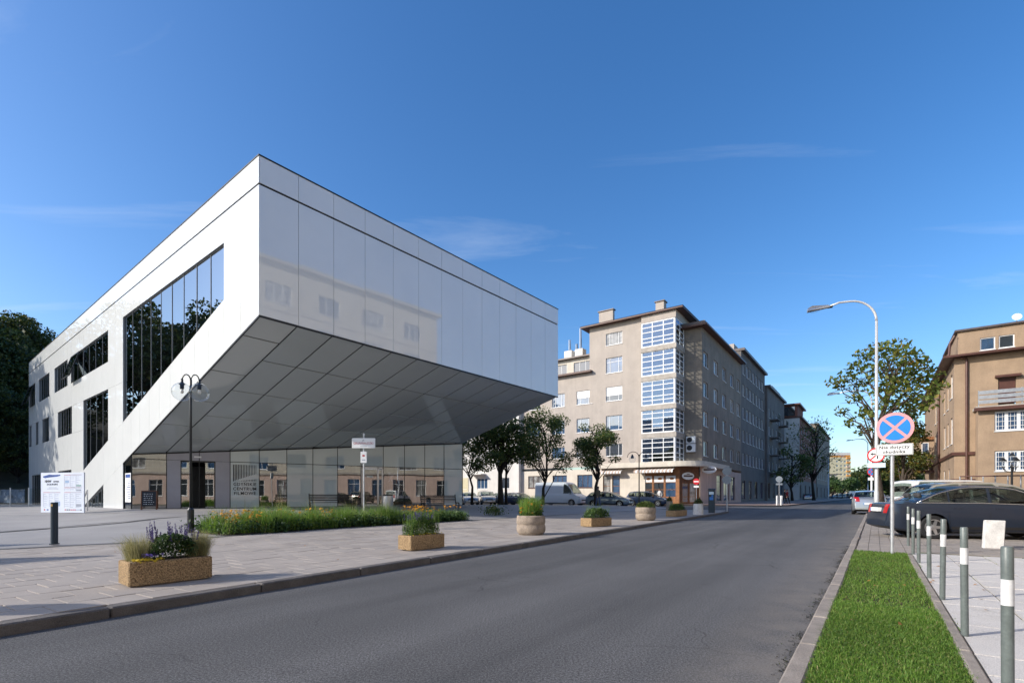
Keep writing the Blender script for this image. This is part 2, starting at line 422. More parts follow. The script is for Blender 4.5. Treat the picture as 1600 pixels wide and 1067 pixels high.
# ------------------------------------------------------------------ ground, road, pavements
def sheet(name, pts, z, mat, kind='structure'):
    me = bpy.data.meshes.new(name)
    bm = bmesh.new()
    vs = [bm.verts.new((x, y, z)) for x, y in pts]
    f = bm.faces.new(vs)
    if f.normal.z < 0 or (f.normal_update() or f.normal.z < 0): f.normal_flip()
    bmesh.ops.triangulate(bm, faces=bm.faces[:])
    bm.to_mesh(me); bm.free(); me.materials.append(mat)
    return tag(link(name, me), kind=kind)
sheet('ground', [(-3500, -1500), (3500, -1500), (3500, 6000), (-3500, 6000)], -0.06, M['ground'])
def KL(y): return -3.68 + 0.64 * (y - 4.84)
def KR(y): return 1.662 + 0.72 * (y - 3.086)
TS = Vector((0.5844, 0.8116, 0)); NS = Vector((0.8116, -0.5844, 0))        # along the street, to its right
sheet('road', [(-60, -60), (30, -60), (KR(-40) + 2, -40), (KR(300), 300), (KR(300) - 9, 330), (150, 330), (30, 66), (0, 92), (-60, 100), (-60, 60), (13, 40), (KL(0) - 2, 0)], 0.0, M['asphalt'])

def inpoly(x, y, P):
    c = False; j = len(P) - 1
    for i in range(len(P)):
        if (P[i][1] > y) != (P[j][1] > y) and x < (P[j][0] - P[i][0]) * (y - P[i][1]) / (P[j][1] - P[i][1]) + P[i][0]: c = not c
        j = i
    return c

# left kerb: stones one by one along a path
def kerb(name, path, length, wid, top, mat, side=1, jig=0.0):
    root = thing(name, None, None, kind='structure')
    pts = [Vector((x, y, 0)) for x, y in path]
    seg = [(pts[i + 1] - pts[i]).length for i in range(len(pts) - 1)]
    tot = sum(seg)
    def at(d):
        for i, l in enumerate(seg):
            if d <= l or i == len(seg) - 1: return pts[i] + (pts[i + 1] - pts[i]) * (d / l)
            d -= l
    n = int(tot / length)
    for i in range(n):
        a, b = at(i * length), at((i + 1) * length)
        d = (b - a); ln = d.length; d.normalize()
        mb = MB()
        nrm = Vector((-d.y, d.x, 0)) * side
        Mx = Matrix(((d.x, nrm.x, 0, 0), (d.y, nrm.y, 0, 0), (0, 0, 1, 0), (0, 0, 0, 1)))
        mb.cbox(0.006, ln - 0.006, 0, wid, -0.12, top, 0.014, Mx)
        mb.build('kerb_stone', mat, root, loc=a + Vector((random.uniform(-jig, jig), random.uniform(-jig, jig), random.uniform(-jig, jig))), rot=(random.uniform(-jig, jig) * .6, random.uniform(-jig, jig) * .3, 0))
    return root
kl_path = [(KL(-4), -4), (KL(31.5), 31.5), (14.3, 33.2), (14.9, 35.2), (14.6, 37.5), (13, 39.5), (2, 47.5)]
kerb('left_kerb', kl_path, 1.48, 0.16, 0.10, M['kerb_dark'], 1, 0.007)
kerb('right_kerb', [(KR(-2), -2), (KR(46), 46)], 1.0, 0.12, 0.075, M['kerb'], -1, 0.005)

BOUND = [(-40, -8), (-14, 5.9), (-9.9, 9.75), (-8.1, 11.4), (-7.44, 12.6), (-5.4, 16.0), (-2.06, 20.3), (4, 28.5), (9, 34.5), (13, 39.3)]
side_poly = [(KL(-4) - .16, -4), (KL(31.5) - .16, 31.5), (14.1, 33.3), (14.7, 35.2), (14.4, 37.4), (13, 39.3)] + BOUND[::-1][1:]
lp = sheet('left_pavement', side_poly, 0.084, M['slab_base'])
DL = Vector((0.539, 0.842, 0)); NL = Vector((-0.842, 0.539, 0)); K0 = Vector((-3.68, 4.84, 0))
slabs = []
for i in range(-1, 22):
    for j in range(-40, 96):
        q = 0.165 + 0.415 * i; pp = 0.372 * (j + 0.5 * (i % 2)) - 0.1
        c = K0 + NL * (q + 0.2) + DL * (pp + 0.186)
        if c.y < -2 or c.length > 38: continue
        if not inpoly(c.x, c.y, side_poly): continue
        if c.x < -1.25 * max(c.y, 1) - 5: continue
        slabs.append((c.length, q, pp))
slabs.sort()
Msl = Matrix(((DL.x, NL.x, 0, 0), (DL.y, NL.y, 0, 0), (0, 0, 1, 0), (0, 0, 0, 1)))
mbs = MB(); mbs.cbox(0.004, 0.368, 0.004, 0.411, 0.05, 0.0, 0.003, Msl)
mbs.v = [(x, y, min(z, 0.0) - (0.02 if z > 0.03 else 0)) for x, y, z in mbs.v]
slab_me = mbs.mesh('paving_slab', M['slab'])
rest = MB()
for k, (d, q, pp) in enumerate(slabs):
    o = K0 + NL * q + DL * pp
    z = 0.1 + random.uniform(-0.0025, 0.0025)
    if k < 300:
        link('paving_slab', slab_me, lp, (o.x, o.y, z), (random.uniform(-.004, .004), random.uniform(-.004, .004), 0))
    else:
        a = [o + NL * y + DL * x + Vector((0, 0, z)) for x, y in ((.004, .004), (.368, .004), (.368, .411), (.004, .411))]
        rest.prism([p - Vector((0, 0, .02)) for p in a], (0, 0, .02))
tag(rest.build('paving_slabs', M['slab'], lp), kind='stuff')

# plaza: stone sheet rising gently to the building
WL = [(-78, 34, .3), (-52, 47.5, .28), (-44.3, 46.3, .28), (-30, 35, .36), (-20.5, 27.2, .39), (-12, 33, .39), (-3.6, 38.6, .39), (1, 44, .3), (7, 47, .2), (13, 46.5, .1)]
mb = MB(); NV = 10
for i in range(len(BOUND)):
    for k in range(NV + 1):
        f = k / NV; b = BOUND[i]; wv = WL[i]
        mb.v.append((b[0] + (wv[0] - b[0]) * f, b[1] + (wv[1] - b[1]) * f, 0.1 + (wv[2] - 0.1) * (f * f * (3 - 2 * f) * .5 + f * .5)))
for i in range(len(BOUND) - 1):
    for k in range(NV):
        a = i * (NV + 1) + k
        mb.f.append((a, a + NV + 1, a + NV + 2, a + 1)); mb.mi.append(0)
plaza = tag(mb.build('plaza', M['plaza'], None, smooth=True), kind='structure')
PLZ = [Vector(v) for v in mb.v]
def plaza_z(x, y):
    best = sorted(PLZ, key=lambda p: (p.x - x) ** 2 + (p.y - y) ** 2)[:4]
    ws = [1 / (0.05 + (p.x - x) ** 2 + (p.y - y) ** 2) for p in best]
    return sum(p.z * w_ for p, w_ in zip(best, ws)) / sum(ws)
# dark drainage channel along the seam of plaza and pavement, dark bands across the plaza
ch = MB()
for i in range(0, len(BOUND) - 1):
    a, b = Vector((*BOUND[i], 0.106)), Vector((*BOUND[i + 1], 0.106))
    d = (b - a).normalized(); nrm = Vector((-d.y, d.x, 0)) * 0.13
    ch.quad(a - nrm * .8, b - nrm * .8, b + nrm, a + nrm)
tag(ch.build('drainage_channel', M['plaza_band']), kind='structure')
bb = MB()
for (p, q, wd) in (((-14.5, 10.4), (-13.0, 27.8), .14), ((-27, 23.6), (-9, 24.5), .05), ((-8.5, 25), (-3, 34), .05)):
    n_ = 26; a, b = Vector((*p, 0)), Vector((*q, 0)); d = (b - a).normalized(); nr = Vector((-d.y, d.x, 0)) * wd
    for i in range(n_):
        c0 = a + (b - a) * (i / n_); c1 = a + (b - a) * ((i + 1) / n_)
        pts = [c0 - nr, c1 - nr, c1 + nr, c0 + nr]
        bb.poly([(v.x, v.y, plaza_z(v.x, v.y) + .012) for v in pts])
tag(bb.build('plaza_bands', M['plaza_band']), kind='structure')

# right pavement, block paving, verge
VR = 1371
vergeR0 = GR(1528, 1067, 0.06); 
def ER(y, off): return KR(y) + off
sheet('parking_bed', [(ER(9.9, .13), 9.9), (ER(48, .13), 48), (80, 48), (80, 9.9 - 40), (30, -30), (ER(9.9, 1.12), 9.9)], 0.03, M['slab_base'])
rp = sheet('right_pavement', [(ER(-6, 1.16), -6), (ER(10.6, 1.16), 10.6), (13.6, 10.0), (40, -4), (40, -25), (10, -25)], 0.045, M['granite_base'])
def tiles(root, me, mat, org, ux, uy, sx, sy, nx, ny, test, limit, name, stag=0.0, z=0.06, th=.02, gap=.006, stuffname=None):
    cells = []
    for i in range(ny[0], ny[1]):
        for j in range(nx[0], nx[1]):
            o = org + ux * (sx * (j + stag * (i % 2))) + uy * (sy * i)
            c = o + ux * sx * .5 + uy * sy * .5
            if test(c): cells.append((c.length, o.x, o.y))
    cells.sort()
    mb = MB(); P = [ux * gap + uy * gap, ux * (sx - gap) + uy * gap, ux * (sx - gap) + uy * (sy - gap), ux * gap + uy * (sy - gap)]
    if ux.cross(uy).z < 0: P = P[::-1]
    mb.prism([p - Vector((0, 0, th)) for p in P], (0, 0, th)); me = mb.mesh(name, mat)
    rs = MB()
    for k, (d, x, y) in enumerate(cells):
        zz = z + random.uniform(-.003, .003)
        if k < limit: link(name, me, root, (x, y, zz), (random.uniform(-.005, .005), random.uniform(-.005, .005), 0))
        else: rs.prism([p + Vector((x, y, zz - th)) for p in P], (0, 0, th))
    if rs.v: tag(rs.build(stuffname or name + 's', mat, root), kind='stuff')
KR0 = Vector((KR(0), 0, 0))
def dR(c): return (c - KR0).dot(NS)      # metres right of the right kerb line
def dT(c): return (c - KR0).dot(TS)
tiles(rp, None, M['granite'], KR0 + NS * 1.0, TS, NS, 0.5, 0.5, (-6, 60), (0, 40), lambda c: 1.0 < dR(c) < 14 and c.y > 1 and dT(c) < 12.6 and c.x < 1.25 * c.y + 2, 300, 'granite_slab', z=.06, gap=.009)
bp = bpy.data.objects['parking_bed']
tiles(bp, None, M['block'], KR0 + NS * 0.13, TS, NS, 0.2, 0.2, (56, 190), (0, 60), lambda c: dR(c) > .15 and dT(c) > 12.85 - (0.0 if dR(c) > 1.1 else .5) and dT(c) < 30 and c.y > 6 and c.x < 1.15 * c.y, 300, 'paving_block', z=.05, gap=.004)
# verge edging and soil
kerb('verge_edging', [(KR0 + NS * .92 + TS * -3).to_2d()[:], (KR0 + NS * .92 + TS * 12.4).to_2d()[:]], 1.0, 0.08, 0.075, M['kerb'], -1, 0.003)
a, b, c, d = [KR0 + NS * p + TS * q for p, q in ((.12, -3), (.12, 12.35), (.92, 12.35), (.92, -3))]
sheet('verge_soil', [(v.x, v.y) for v in (a, b, c, d)], 0.05, M['soil'])
# far pavements
fp = sheet('far_pavement', [(28.6, 52.4), (27.0, 51.2), (25, 51.6), (14.5, 56), (-22, 80), (-20, 84), (20, 60), (130, 212), (150, 212)], 0.10, M['pink_pave'])
sheet('right_far_pavement', [(KR(46) + .3, 46), (KR(300), 300), (KR(300) + 60, 300), (80, 48)], 0.08, M['slab'])
# ------------------------------------------------------------------ film centre (white cantilevered building)
RX, RY = 0.6257, 0.7801
BW, BD = 19.23, 45.2          # front width, side length
ZTOP, ZGR, ZBOT, SL = 13.29, 12.26, 7.57, 0.285
MOD = 1.48
fc = thing('film_centre', 'large white glass-clad building with cantilevered upper storeys and sloping grey underside', 'building', (-9.02, 18, 0), math.atan2(RY, RX))
def FW(x, y, z=0): return Vector((-9.02 + RX * x - RY * y, 18 + RY * x + RX * y, z))
def zL(y): return ZBOT - SL * y
def zU(y): return 8.82 - 0.272 * (y - 2 * MOD)
GZ = 0.1
M['mullion'] = pm('mullion_grey', (.20, .205, .21), .4, metal=.4, var=.03)

# front facade panels (local y = 0 plane, outwards -y)
th = 0.035; gap = 0.008
def flat_panel(pts, d, name, mat, parent=fc):
    mb = MB(); mb.prism(pts, d); return mb.build(name, mat, parent)
for i in range(13):
    x0, x1 = i * BW / 13 + gap, (i + 1) * BW / 13 - gap
    if i == 0: x0 = 0.0
    ta, tb = random.uniform(-.003, .003), random.uniform(-.004, .004)
    flat_panel([(x0, ta if i else 0, ZBOT), (x1, 0, ZBOT), (x1, tb, ZGR - .05), (x0, ta + tb if i else tb, ZGR - .05)], (0, th, 0), 'facade_panel', M['white_panel'])
    flat_panel([(x0, 0, ZGR + .03), (x1, 0, ZGR + .03), (x1, 0, ZTOP - .05), (x0, 0, ZTOP - .05)], (0, th, 0), 'parapet_panel', M['white_panel'])

# side facade (local x = 0 plane, outwards -x)
wins = [  # ya, yb, bottom(y), top(y)
    (2 * MOD, 11 * MOD, zU, lambda y: 11.06, 'big'),
    (13 * MOD, 17 * MOD, zU, lambda y: 7.45, 'tall'),
    (13 * MOD, 19.4 * MOD, lambda y: 9.07, lambda y: 10.95, 'strip'),
    (20.1 * MOD, 23.1 * MOD, lambda y: 9.07, lambda y: 10.98, 'w'),
    (24.4 * MOD, 27.4 * MOD, lambda y: 9.07, lambda y: 11.0, 'w'),
    (28.5 * MOD, 30.4 * MOD, lambda y: 9.07, lambda y: 11.0, 'open'),
    (19.2 * MOD, 22.3 * MOD, lambda y: 5.5, lambda y: 7.45, 'w'),
    (24.5 * MOD, 26.4 * MOD, lambda y: 5.5, lambda y: 7.45, 'w'),
    (27.5 * MOD, 28.4 * MOD, lambda y: 5.5, lambda y: 7.45, 'w'),
    (29.65 * MOD, 30.5 * MOD, lambda y: 5.5, lambda y: 7.45, 'w'),
    (19.3 * MOD, 22.2 * MOD, lambda y: GZ, lambda y: 2.95, 'g'),
    (26.9 * MOD, 29.6 * MOD, lambda y: GZ, lambda y: 2.9, 'g'),
    (13.7 * MOD, 26.2, lambda y: GZ, zL, 'tri'),
]
edges = sorted({round(v, 4) for w_ in wins for v in w_[:2]} | {11 * MOD, BD})
brk = sorted(set(edges) | {round(i * MOD, 4) for i in range(0, 31) if all(abs(i * MOD - e) > .42 for e in edges)})
if brk[0] != 0: brk = [0.0] + brk
for a, b in zip(brk[:-1], brk[1:]):
    if a >= BD: break
    m_ = (a + b) / 2
    low = zL if b <= 11 * MOD + .01 else (lambda y: GZ)
    cuts = [(low, 'w'), (lambda y: ZGR - .05, 'w')]
    op = [(w_[2], w_[3]) for w_ in wins if w_[0] - .01 <= a and b <= w_[1] + .01]
    joints = []
    if a >= 11 * MOD - .01: joints.append(lambda y: 7.45)
    if a >= 17 * MOD - .01: joints.append(lambda y: 5.5)
    if 11 * MOD - .01 <= a and b <= 13 * MOD + .01: joints += [zU, zL]
    if 13 * MOD - .01 <= a and b <= 13.7 * MOD + .01: joints += [zL]
    lines = [low, (lambda y: ZGR - .05)] + joints + [l for o_ in op for l in o_]
    lines = sorted(lines, key=lambda l: l(m_))
    lines = [l for l in lines if low(m_) - .001 <= l(m_) <= ZGR]
    for l0, l1 in zip(lines[:-1], lines[1:]):
        zm = (l0(m_) + l1(m_)) / 2
        if l1(m_) - l0(m_) < .06: continue
        if any(o0(m_) < zm < o1(m_) for o0, o1 in op): continue
        g0 = gap if a > 0.01 else 0.0
        jl = lambda l, s: (lambda y: l(y) + s * (.006 if l in joints else 0))
        q0, q1 = jl(l0, 1), jl(l1, -1)
        ya, yb = a + g0, b - gap
        pts = [(0, ya, q0(ya)), (0, yb, q0(yb)), (0, yb, q1(yb)), (0, ya, q1(ya))]
        pts = [p for i, p in enumerate(pts) if i == 0 or (Vector(p) - Vector(pts[i - 1])).length > .003]
        flat_panel(pts, (th, 0, 0), 'facade_panel', M['white_panel'])
    flat_panel([(0, a + g0, ZGR + .03), (0, b - gap, ZGR + .03), (0, b - gap, ZTOP - .05), (0, a + g0, ZTOP - .05)], (th, 0, 0), 'parapet_panel', M['white_panel'])
# thin dark coping and edge trims
mb = MB()
mb.box(-.02, BW + .02, -.02, .2, ZTOP - .048, ZTOP); mb.box(-.02, .2, .2, BD, ZTOP - .048, ZTOP)
mb.build('coping', M['dark_metal'], fc)
mb = MB(); mb.box(.01, BW, -.004, .05, ZBOT - .07, ZBOT - .004)
mb.prism([(-.004, 0, zL(0) - .004), (-.004, 11 * MOD, zL(11 * MOD) - .004), (-.004, 11 * MOD, zL(11 * MOD) - .07), (-.004, 0, zL(0) - .07)], (.05, 0, 0))
mb.build('edge_trim', M['dark_metal'], fc)
# dark body behind the cladding
mb = MB()
prof = [(.37, ZBOT + .1), (.37, ZTOP - .06), (BD - .05, ZTOP - .06), (BD - .05, 0), (17.2, 0), (17.2, zL(17.2) + .2)]
mb.prism([(.37, y, z) for y, z in prof], (BW - .45, 0, 0))
mb.build('core', M['dark_gap'], fc)
mb = MB()   # shallow dark layer right behind the panel joints of the front and parapet
mb.box(.05, BW - .04, .05, .36, ZBOT + .12, ZTOP - .055)
mb.box(.05, .36, .37, BD - .1, ZGR - .04, ZTOP - .055)
mb.build('joint_backing', M['dark_gap'], fc)
# right flank and rear (seen only from aside)
mb = MB(); mb.prism([(BW, y, z) for y, z in ((0.04, ZBOT), (.04, ZTOP - .05), (BD, ZTOP - .05), (BD, 0), (8.8, 0), (8.8, zL(8.8)))], (-.03, 0, 0))
mb.build('flank_wall', M['white_panel'], fc)

# side windows: frame, mullions, panes
def side_window(w_, name='window', mull=MOD, rec=.09, transom=None):
    ya, yb, lo, hi, kind = w_
    n = max(1, round((yb - ya) / (mull if kind in ('big', 'tall', 'strip') else .75)))
    fr = MB(); t_ = .018
    xs = [ya + (yb - ya) * i / n for i in range(n + 1)]
    for i, y in enumerate(xs):
        y0, y1 = (y, y + t_ * 1.6) if i == 0 else (y - t_ * 1.6, y) if i == n else (y - t_ * .5, y + t_ * .5)
        fr.prism([(rec - .02, y0, lo(y0)), (rec - .02, y1, lo(y1)), (rec - .02, y1, hi(y1)), (rec - .02, y0, hi(y0))], (.05, 0, 0))
    for f, s in ((lo, 1), (hi, -1)):
        fr.prism([(rec - .03, ya, f(ya)), (rec - .03, yb, f(yb)), (rec - .03, yb, f(yb) + s * .035), (rec - .03, ya, f(ya) + s * .035)], (.05, 0, 0))
    # reveals
    fr.prism([(.02, ya, hi(ya)), (.02, yb, hi(yb)), (.25, yb, hi(yb)), (.25, ya, hi(ya))], (0, 0, .01))
    fr.prism([(.02, ya, lo(ya)), (.02, yb, lo(yb)), (.25, yb, lo(yb)), (.25, ya, lo(ya))], (0, 0, -.01))
    fr.box(.02, .25, ya - .004, ya, lo(ya), hi(ya)); fr.box(.02, .25, yb, yb + .004, lo(yb), hi(yb))
    W_ = fr.build(name, M['mullion'], fc)
    for i in range(n):
        y0, y1 = xs[i] + .012, xs[i + 1] - .012
        tilt = random.uniform(-.004, .004); tv = random.uniform(-.004, .004)
        cuts_ = [lo, hi]
        if transom and y0 > transom[1]: cuts_ = [lo, transom[0], hi]
        for c0, c1 in zip(cuts_[:-1], cuts_[1:]):
            pts = [(rec + tilt * 0, y0, c0(y0) + .01), (rec + tilt, y1, c0(y1) + .01), (rec + tilt + tv, y1, c1(y1) - .01), (rec + tv, y0, c1(y0) - .01)]
            p_ = MB(); p_.poly(pts); p_.build('pane', M['glass_big'], W_)
    return W_
for w_ in wins:
    if w_[4] == 'big':
        side_window(w_, transom=(lambda y: 7.45, 8 * MOD))
    else: side_window(w_)
# tilted open sashes
for (ya, yb) in ((17.6 * MOD, 19.2 * MOD), (28.6 * MOD, 30.2 * MOD)):
    mb = MB()
    Mx = Matrix.Translation((-.03, 0, 10.9)) @ Matrix.Rotation(R(17), 4, 'Y')
    for (y0, y1, z0, z1) in ((ya, ya + .07, -1.8, 0), (yb - .07, yb, -1.8, 0), (ya, yb, -.07, 0), (ya, yb, -1.8, -1.73)): mb.box(-.03, .03, y0, y1, z0, z1, Mx)
    s_ = mb.build('open_sash', M['dark_metal'], fc)
    mb = MB(); mb.box(-.006, .006, ya + .07, yb - .07, -1.73, -.07, Mx); mb.build('pane', M['glass_big'], s_)

# sloping underside: panels on the plane z = ZBOT - SL*y, cut by the glazed wall
E1, E2 = (0.0, 14.7), (BW, 8.7)
def clip(poly, f):
    out = []
    for i in range(len(poly)):
        a, b = poly[i], poly[(i + 1) % len(poly)]
        fa, fb = f(a), f(b)
        if fa >= 0: out.append(a)
        if fa * fb < 0:
            t_ = fa / (fa - fb); out.append((a[0] + (b[0] - a[0]) * t_, a[1] + (b[1] - a[1]) * t_))
    return out
wallf = lambda p: (E1[1] + (E2[1] - E1[1]) * p[0] / BW + .03) - p[1]
for i in range(13):
    x0, x1 = i * BW / 13 + .034, (i + 1) * BW / 13 - .034
    if i == 0: x0 = .03
    rows = [0.05] + [MOD * (2 * k + (1 if i == 0 else 2)) for k in range(0, 8)]
    for y0, y1 in zip(rows[:-1], rows[1:]):
        pl = clip([(x0, y0 + .038), (x1, y0 + .038), (x1, y1 - .038), (x0, y1 - .038)], wallf)
        if len(pl) < 3: continue
        ar = abs(sum(pl[k][0] * pl[(k + 1) % len(pl)][1] - pl[(k + 1) % len(pl)][0] * pl[k][1] for k in range(len(pl)))) / 2
        if ar < .02: continue
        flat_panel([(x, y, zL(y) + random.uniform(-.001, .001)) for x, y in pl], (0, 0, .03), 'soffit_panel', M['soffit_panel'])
mb = MB(); mb.poly([(0.02, 0.02, zL(0) + .05), (BW - .02, 0.02, zL(0) + .05), (BW - .02, 10, zL(10) + .05), (0.02, 17.3, zL(17.3) + .05)])
mb.build('soffit_backing', M['dark_gap'], fc)
# small ceiling lamp above the entrance
# glazed ground-floor wall, skewed in plan, 13 bays of 1.55 m
e1 = Vector((*E1, 0)); gd = (Vector((*E2, 0)) - e1); GLn = gd.length; gd.normalize(); gn = Vector((gd.y, -gd.x, 0))   # gn outwards (towards the street)
PIT = GLn / 13
ZB, ZT = 0.36, 3.1
def wtop(s): 
    p = e1 + gd * s
    return zL(p.y) - .03
def gp(s, z, off=0.0): 
    p = e1 + gd * s + gn * off
    return Vector((p.x, p.y, z))
glazed = MB()
for i in range(14):
    s = i * PIT; t_ = .018 if 0 < i < 13 else .03
    glazed.prism([gp(s - t_, ZB, .012), gp(s + t_, ZB, .012), gp(s + t_, wtop(s), .012), gp(s - t_, wtop(s), .012)], -gn * .09)
glazed.prism([gp(0, ZT - .018, .012), gp(PIT, ZT - .018, .012), gp(PIT, ZT + .018, .012), gp(0, ZT + .018, .012)], -gn * .06)
glazed.prism([gp(3 * PIT, ZT - .018, .01), gp(GLn, ZT - .018, .01), gp(GLn, ZT + .018, .01), gp(3 * PIT, ZT + .018, .01)], -gn * .06)
glazed.prism([gp(0, wtop(0) - .05, .014), gp(GLn, wtop(GLn) - .05, .014), gp(GLn, wtop(GLn), .014), gp(0, wtop(0), .014)], -gn * .08)
glazed.prism([gp(0, ZB - .25, .016), gp(GLn, ZB - .25, .016), gp(GLn, ZB + .05, .016), gp(0, ZB + .05, .016)], -gn * .09)
gw = glazed.build('glazed_wall', M['dark_metal'], fc)
clear = {0, 4, 7, 8, 9, 10, 11}
for i in range(13):
    if i in (1, 2): continue
    s0, s1 = i * PIT + .012, (i + 1) * PIT - .012
    tv = random.uniform(-.003, .003); tu = random.uniform(-.003, .003)
    lowm = M['glass'] if i in clear else M['frost']
    mb = MB(); mb.poly([gp(s0, ZB + .03), gp(s1, ZB + .03, tu), gp(s1, ZT - .012, tu + tv), gp(s0, ZT - .012, tv)]); mb.build('pane', lowm, gw)
    mb = MB(); mb.poly([gp(s0, ZT + .012), gp(s1, ZT + .012, tu), gp(s1, wtop(s1) - .03, tu + tv), gp(s0, wtop(s0) - .03, tv)])
    mb.build('pane', M['glass'] if i == 0 else M['frost'], gw)
# entrance bay
d0, d1, dz = 2.2, 3.9, 3.08
for (s0, s1, z0, z1) in ((PIT + .02, d0, ZB, ZT - .01), (d1, 3 * PIT - .02, ZB, ZT - .01)):
    mb = MB(); mb.prism([gp(s0, z0), gp(s1, z0), gp(s1, z1), gp(s0, z1)], -gn * .2)
    mb.build('entrance_panel', M['grey_panel'], fc)
mb = MB(); mb.prism([gp(PIT + .02, ZT + .005), gp(3 * PIT - .02, ZT + .005), gp(3 * PIT - .02, wtop(3 * PIT) - .05), gp(PIT + .02, wtop(PIT) - .05)], -gn * .2)
mb.build('entrance_panel', M['grey_panel'], fc)
mb = MB()
mb.prism([gp(d0, ZB), gp(d0 + .05, ZB), gp(d0 + .05, dz), gp(d0, dz)], -gn * .22); mb.prism([gp(d1 - .05, ZB), gp(d1, ZB), gp(d1, dz), gp(d1 - .05, dz)], -gn * .22)
mb.prism([gp(d0 + .05, dz - .06), gp(d1 - .05, dz - .06), gp(d1 - .05, dz), gp(d0 + .05, dz)], -gn * .22)
df = mb.build('entrance_door', M['black_paint'], fc)
for s0, s1 in ((d0 + .05, d0 + .5), (d1 - .5, d1 - .05)):
    mb = MB(); mb.prism([gp(s0, ZB + .02, -.12), gp(s1, ZB + .02, -.12), gp(s1, dz - .06, -.12), gp(s0, dz - .06, -.12)], -gn * .01); mb.build('door_leaf', M['glass'], df)
mb = MB(); mb.prism([gp(2.85, 3.27, .06), gp(3.2, 3.27, .06), gp(3.2, 3.36, .06), gp(2.85, 3.36, .06)], -gn * .06); mb.build('sensor_box', M['white_paint'], fc)
# pane on the side face between the glazed wall and the leg
mb = MB()
mb.prism([(.06, 14.72, ZB), (.06, 11 * MOD - .02, ZB), (.06, 11 * MOD - .02, zL(11 * MOD - .02) - .07), (.06, 14.72, zL(14.72) - .07)], (.01, 0, 0)); mb.build('pane', M['glass'], gw)
mb = MB(); mb.box(.02, .1, 11 * MOD - .03, 11 * MOD + .004, 0, zL(11 * MOD) - .05); mb.build('window_post', M['dark_metal'], fc)
mb = MB(); mb.box(.035, .045, 15.0, 16.0, .75, 2.35); po = mb.build('notice', M['white_paint'], fc)
mb = MB()
mb.box(.028, .034, 15.1, 15.9, 2.1, 2.28)
for k in range(9): mb.box(.028, .034, 15.1, 15.1 + random.uniform(.25, .75), .95 + k * .12, .97 + k * .12 + random.uniform(0, .02))
mb.build('notice_print', M['print_blue'], po)
# lobby interior
mb = MB()
mb.poly([(.2, 15, .37), (BW - .1, 8.9, .37), (BW - .1, 17, .37), (.2, 17, .37)])
mb.poly([(.2, 17, .3), (BW - .1, 17, .3), (BW - .1, 17, 5.2), (.2, 17, 5.2)])
mb.poly([(BW - .12, 8.9, .3), (BW - .12, 17, .3), (BW - .12, 17, 5.2), (BW - .12, 8.9, 5.2)])
mb.build('lobby', M['lobby'], fc)

# logo and lettering on the fourth bay
ls, lz = 3 * PIT + PIT / 2, 0
FM = lambda s, z, off=.012: face_frame(gp(s, z, off), gd, gn)
mb = MB(); nb = 15
for k in range(nb):
    s0 = 3 * PIT + .15 + k * .086; wd = .05 * (1 - .55 * k / nb)
    zb = 1.98 + .02 * k; mb.prism([gp(s0, zb + .17 * (k / nb), .008), gp(s0 + wd, zb + .17 * (k / nb), .008), gp(s0 + wd, 2.95, .008), gp(s0, 2.95, .008)], -gn * .004)
    mb.prism([gp(s0, 1.97, .008), gp(s0 + wd, 1.97, .008), gp(s0 + wd, 1.95 + .17 * (k / nb), .008), gp(s0, 1.95 + .17 * (k / nb), .008)], -gn * .004)
mb.build('logo', M['print_black'], fc)
for k, sx_ in (('GDYŃSKIE', 1.0), ('CENTRUM', 1.04), ('FILMOWE', 1.04)):
    zz = {'GDYŃSKIE': 1.78, 'CENTRUM': 1.51, 'FILMOWE': 1.24}[k]
    text(k, .26, M['print_black'], fc, FM(ls, zz), 'lettering', bold=.003, space=1.12, sx=sx_ * .92)
# glass door with a pale frame in the ninth bay
mb = MB(); s0, s1 = 8 * PIT + .02, 9 * PIT - .02
for (a, b, z0, z1) in ((s0, s0 + .1, ZB, ZT - .02), (s1 - .1, s1, ZB, ZT - .02), (s1 - .42, s1 - .3, ZB, ZT - .02), (s0, s1, ZT - .16, ZT - .02), (s0, s1, ZB + .02, ZB + .14)):
    mb.prism([gp(a, z0, .03), gp(b, z0, .03), gp(b, z1, .03), gp(a, z1, .03)], -gn * .026)
gd8 = mb.build('side_door', M['alu'], fc)
mb = MB(); mb.tube([gp(s1 - .5, 1.1, .06), gp(s1 - .5, 1.9, .06)], .015); mb.build('door_handle', M['dark_metal'], gd8)
mb = MB(); mb.prism([gp(s0 + .35, 2.35, .012), gp(s0 + .8, 2.35, .012), gp(s0 + .8, 2.45, .012), gp(s0 + .35, 2.45, .012)], -gn * .004); mb.build('door_notice', M['white_paint'], gd8)
mb = MB(); mb.prism([gp(9 * PIT + .35, .95, -.05), gp(10 * PIT - .06, .95, -.05), gp(10 * PIT - .06, 2.75, -.05), gp(9 * PIT + .35, 2.75, -.05)], -gn * .02)
M['poster_brown'] = pm('poster_brown', (0.11, 0.075, 0.075), .5, var=.3, vscale=3, col2=(.2, .2, .28), c2scale=2.2, c2lo=.5, c2hi=.6)
po = mb.build('poster', M['poster_brown'], fc)
mb = MB(); mb.prism([gp(9 * PIT + .4, 1.0, -.045), gp(9 * PIT + 1.0, 1.0, -.045), gp(9 * PIT + 1.0, 1.3, -.045), gp(9 * PIT + .4, 1.3, -.045)], -gn * .003); mb.build('poster_label', M['white_paint'], po)
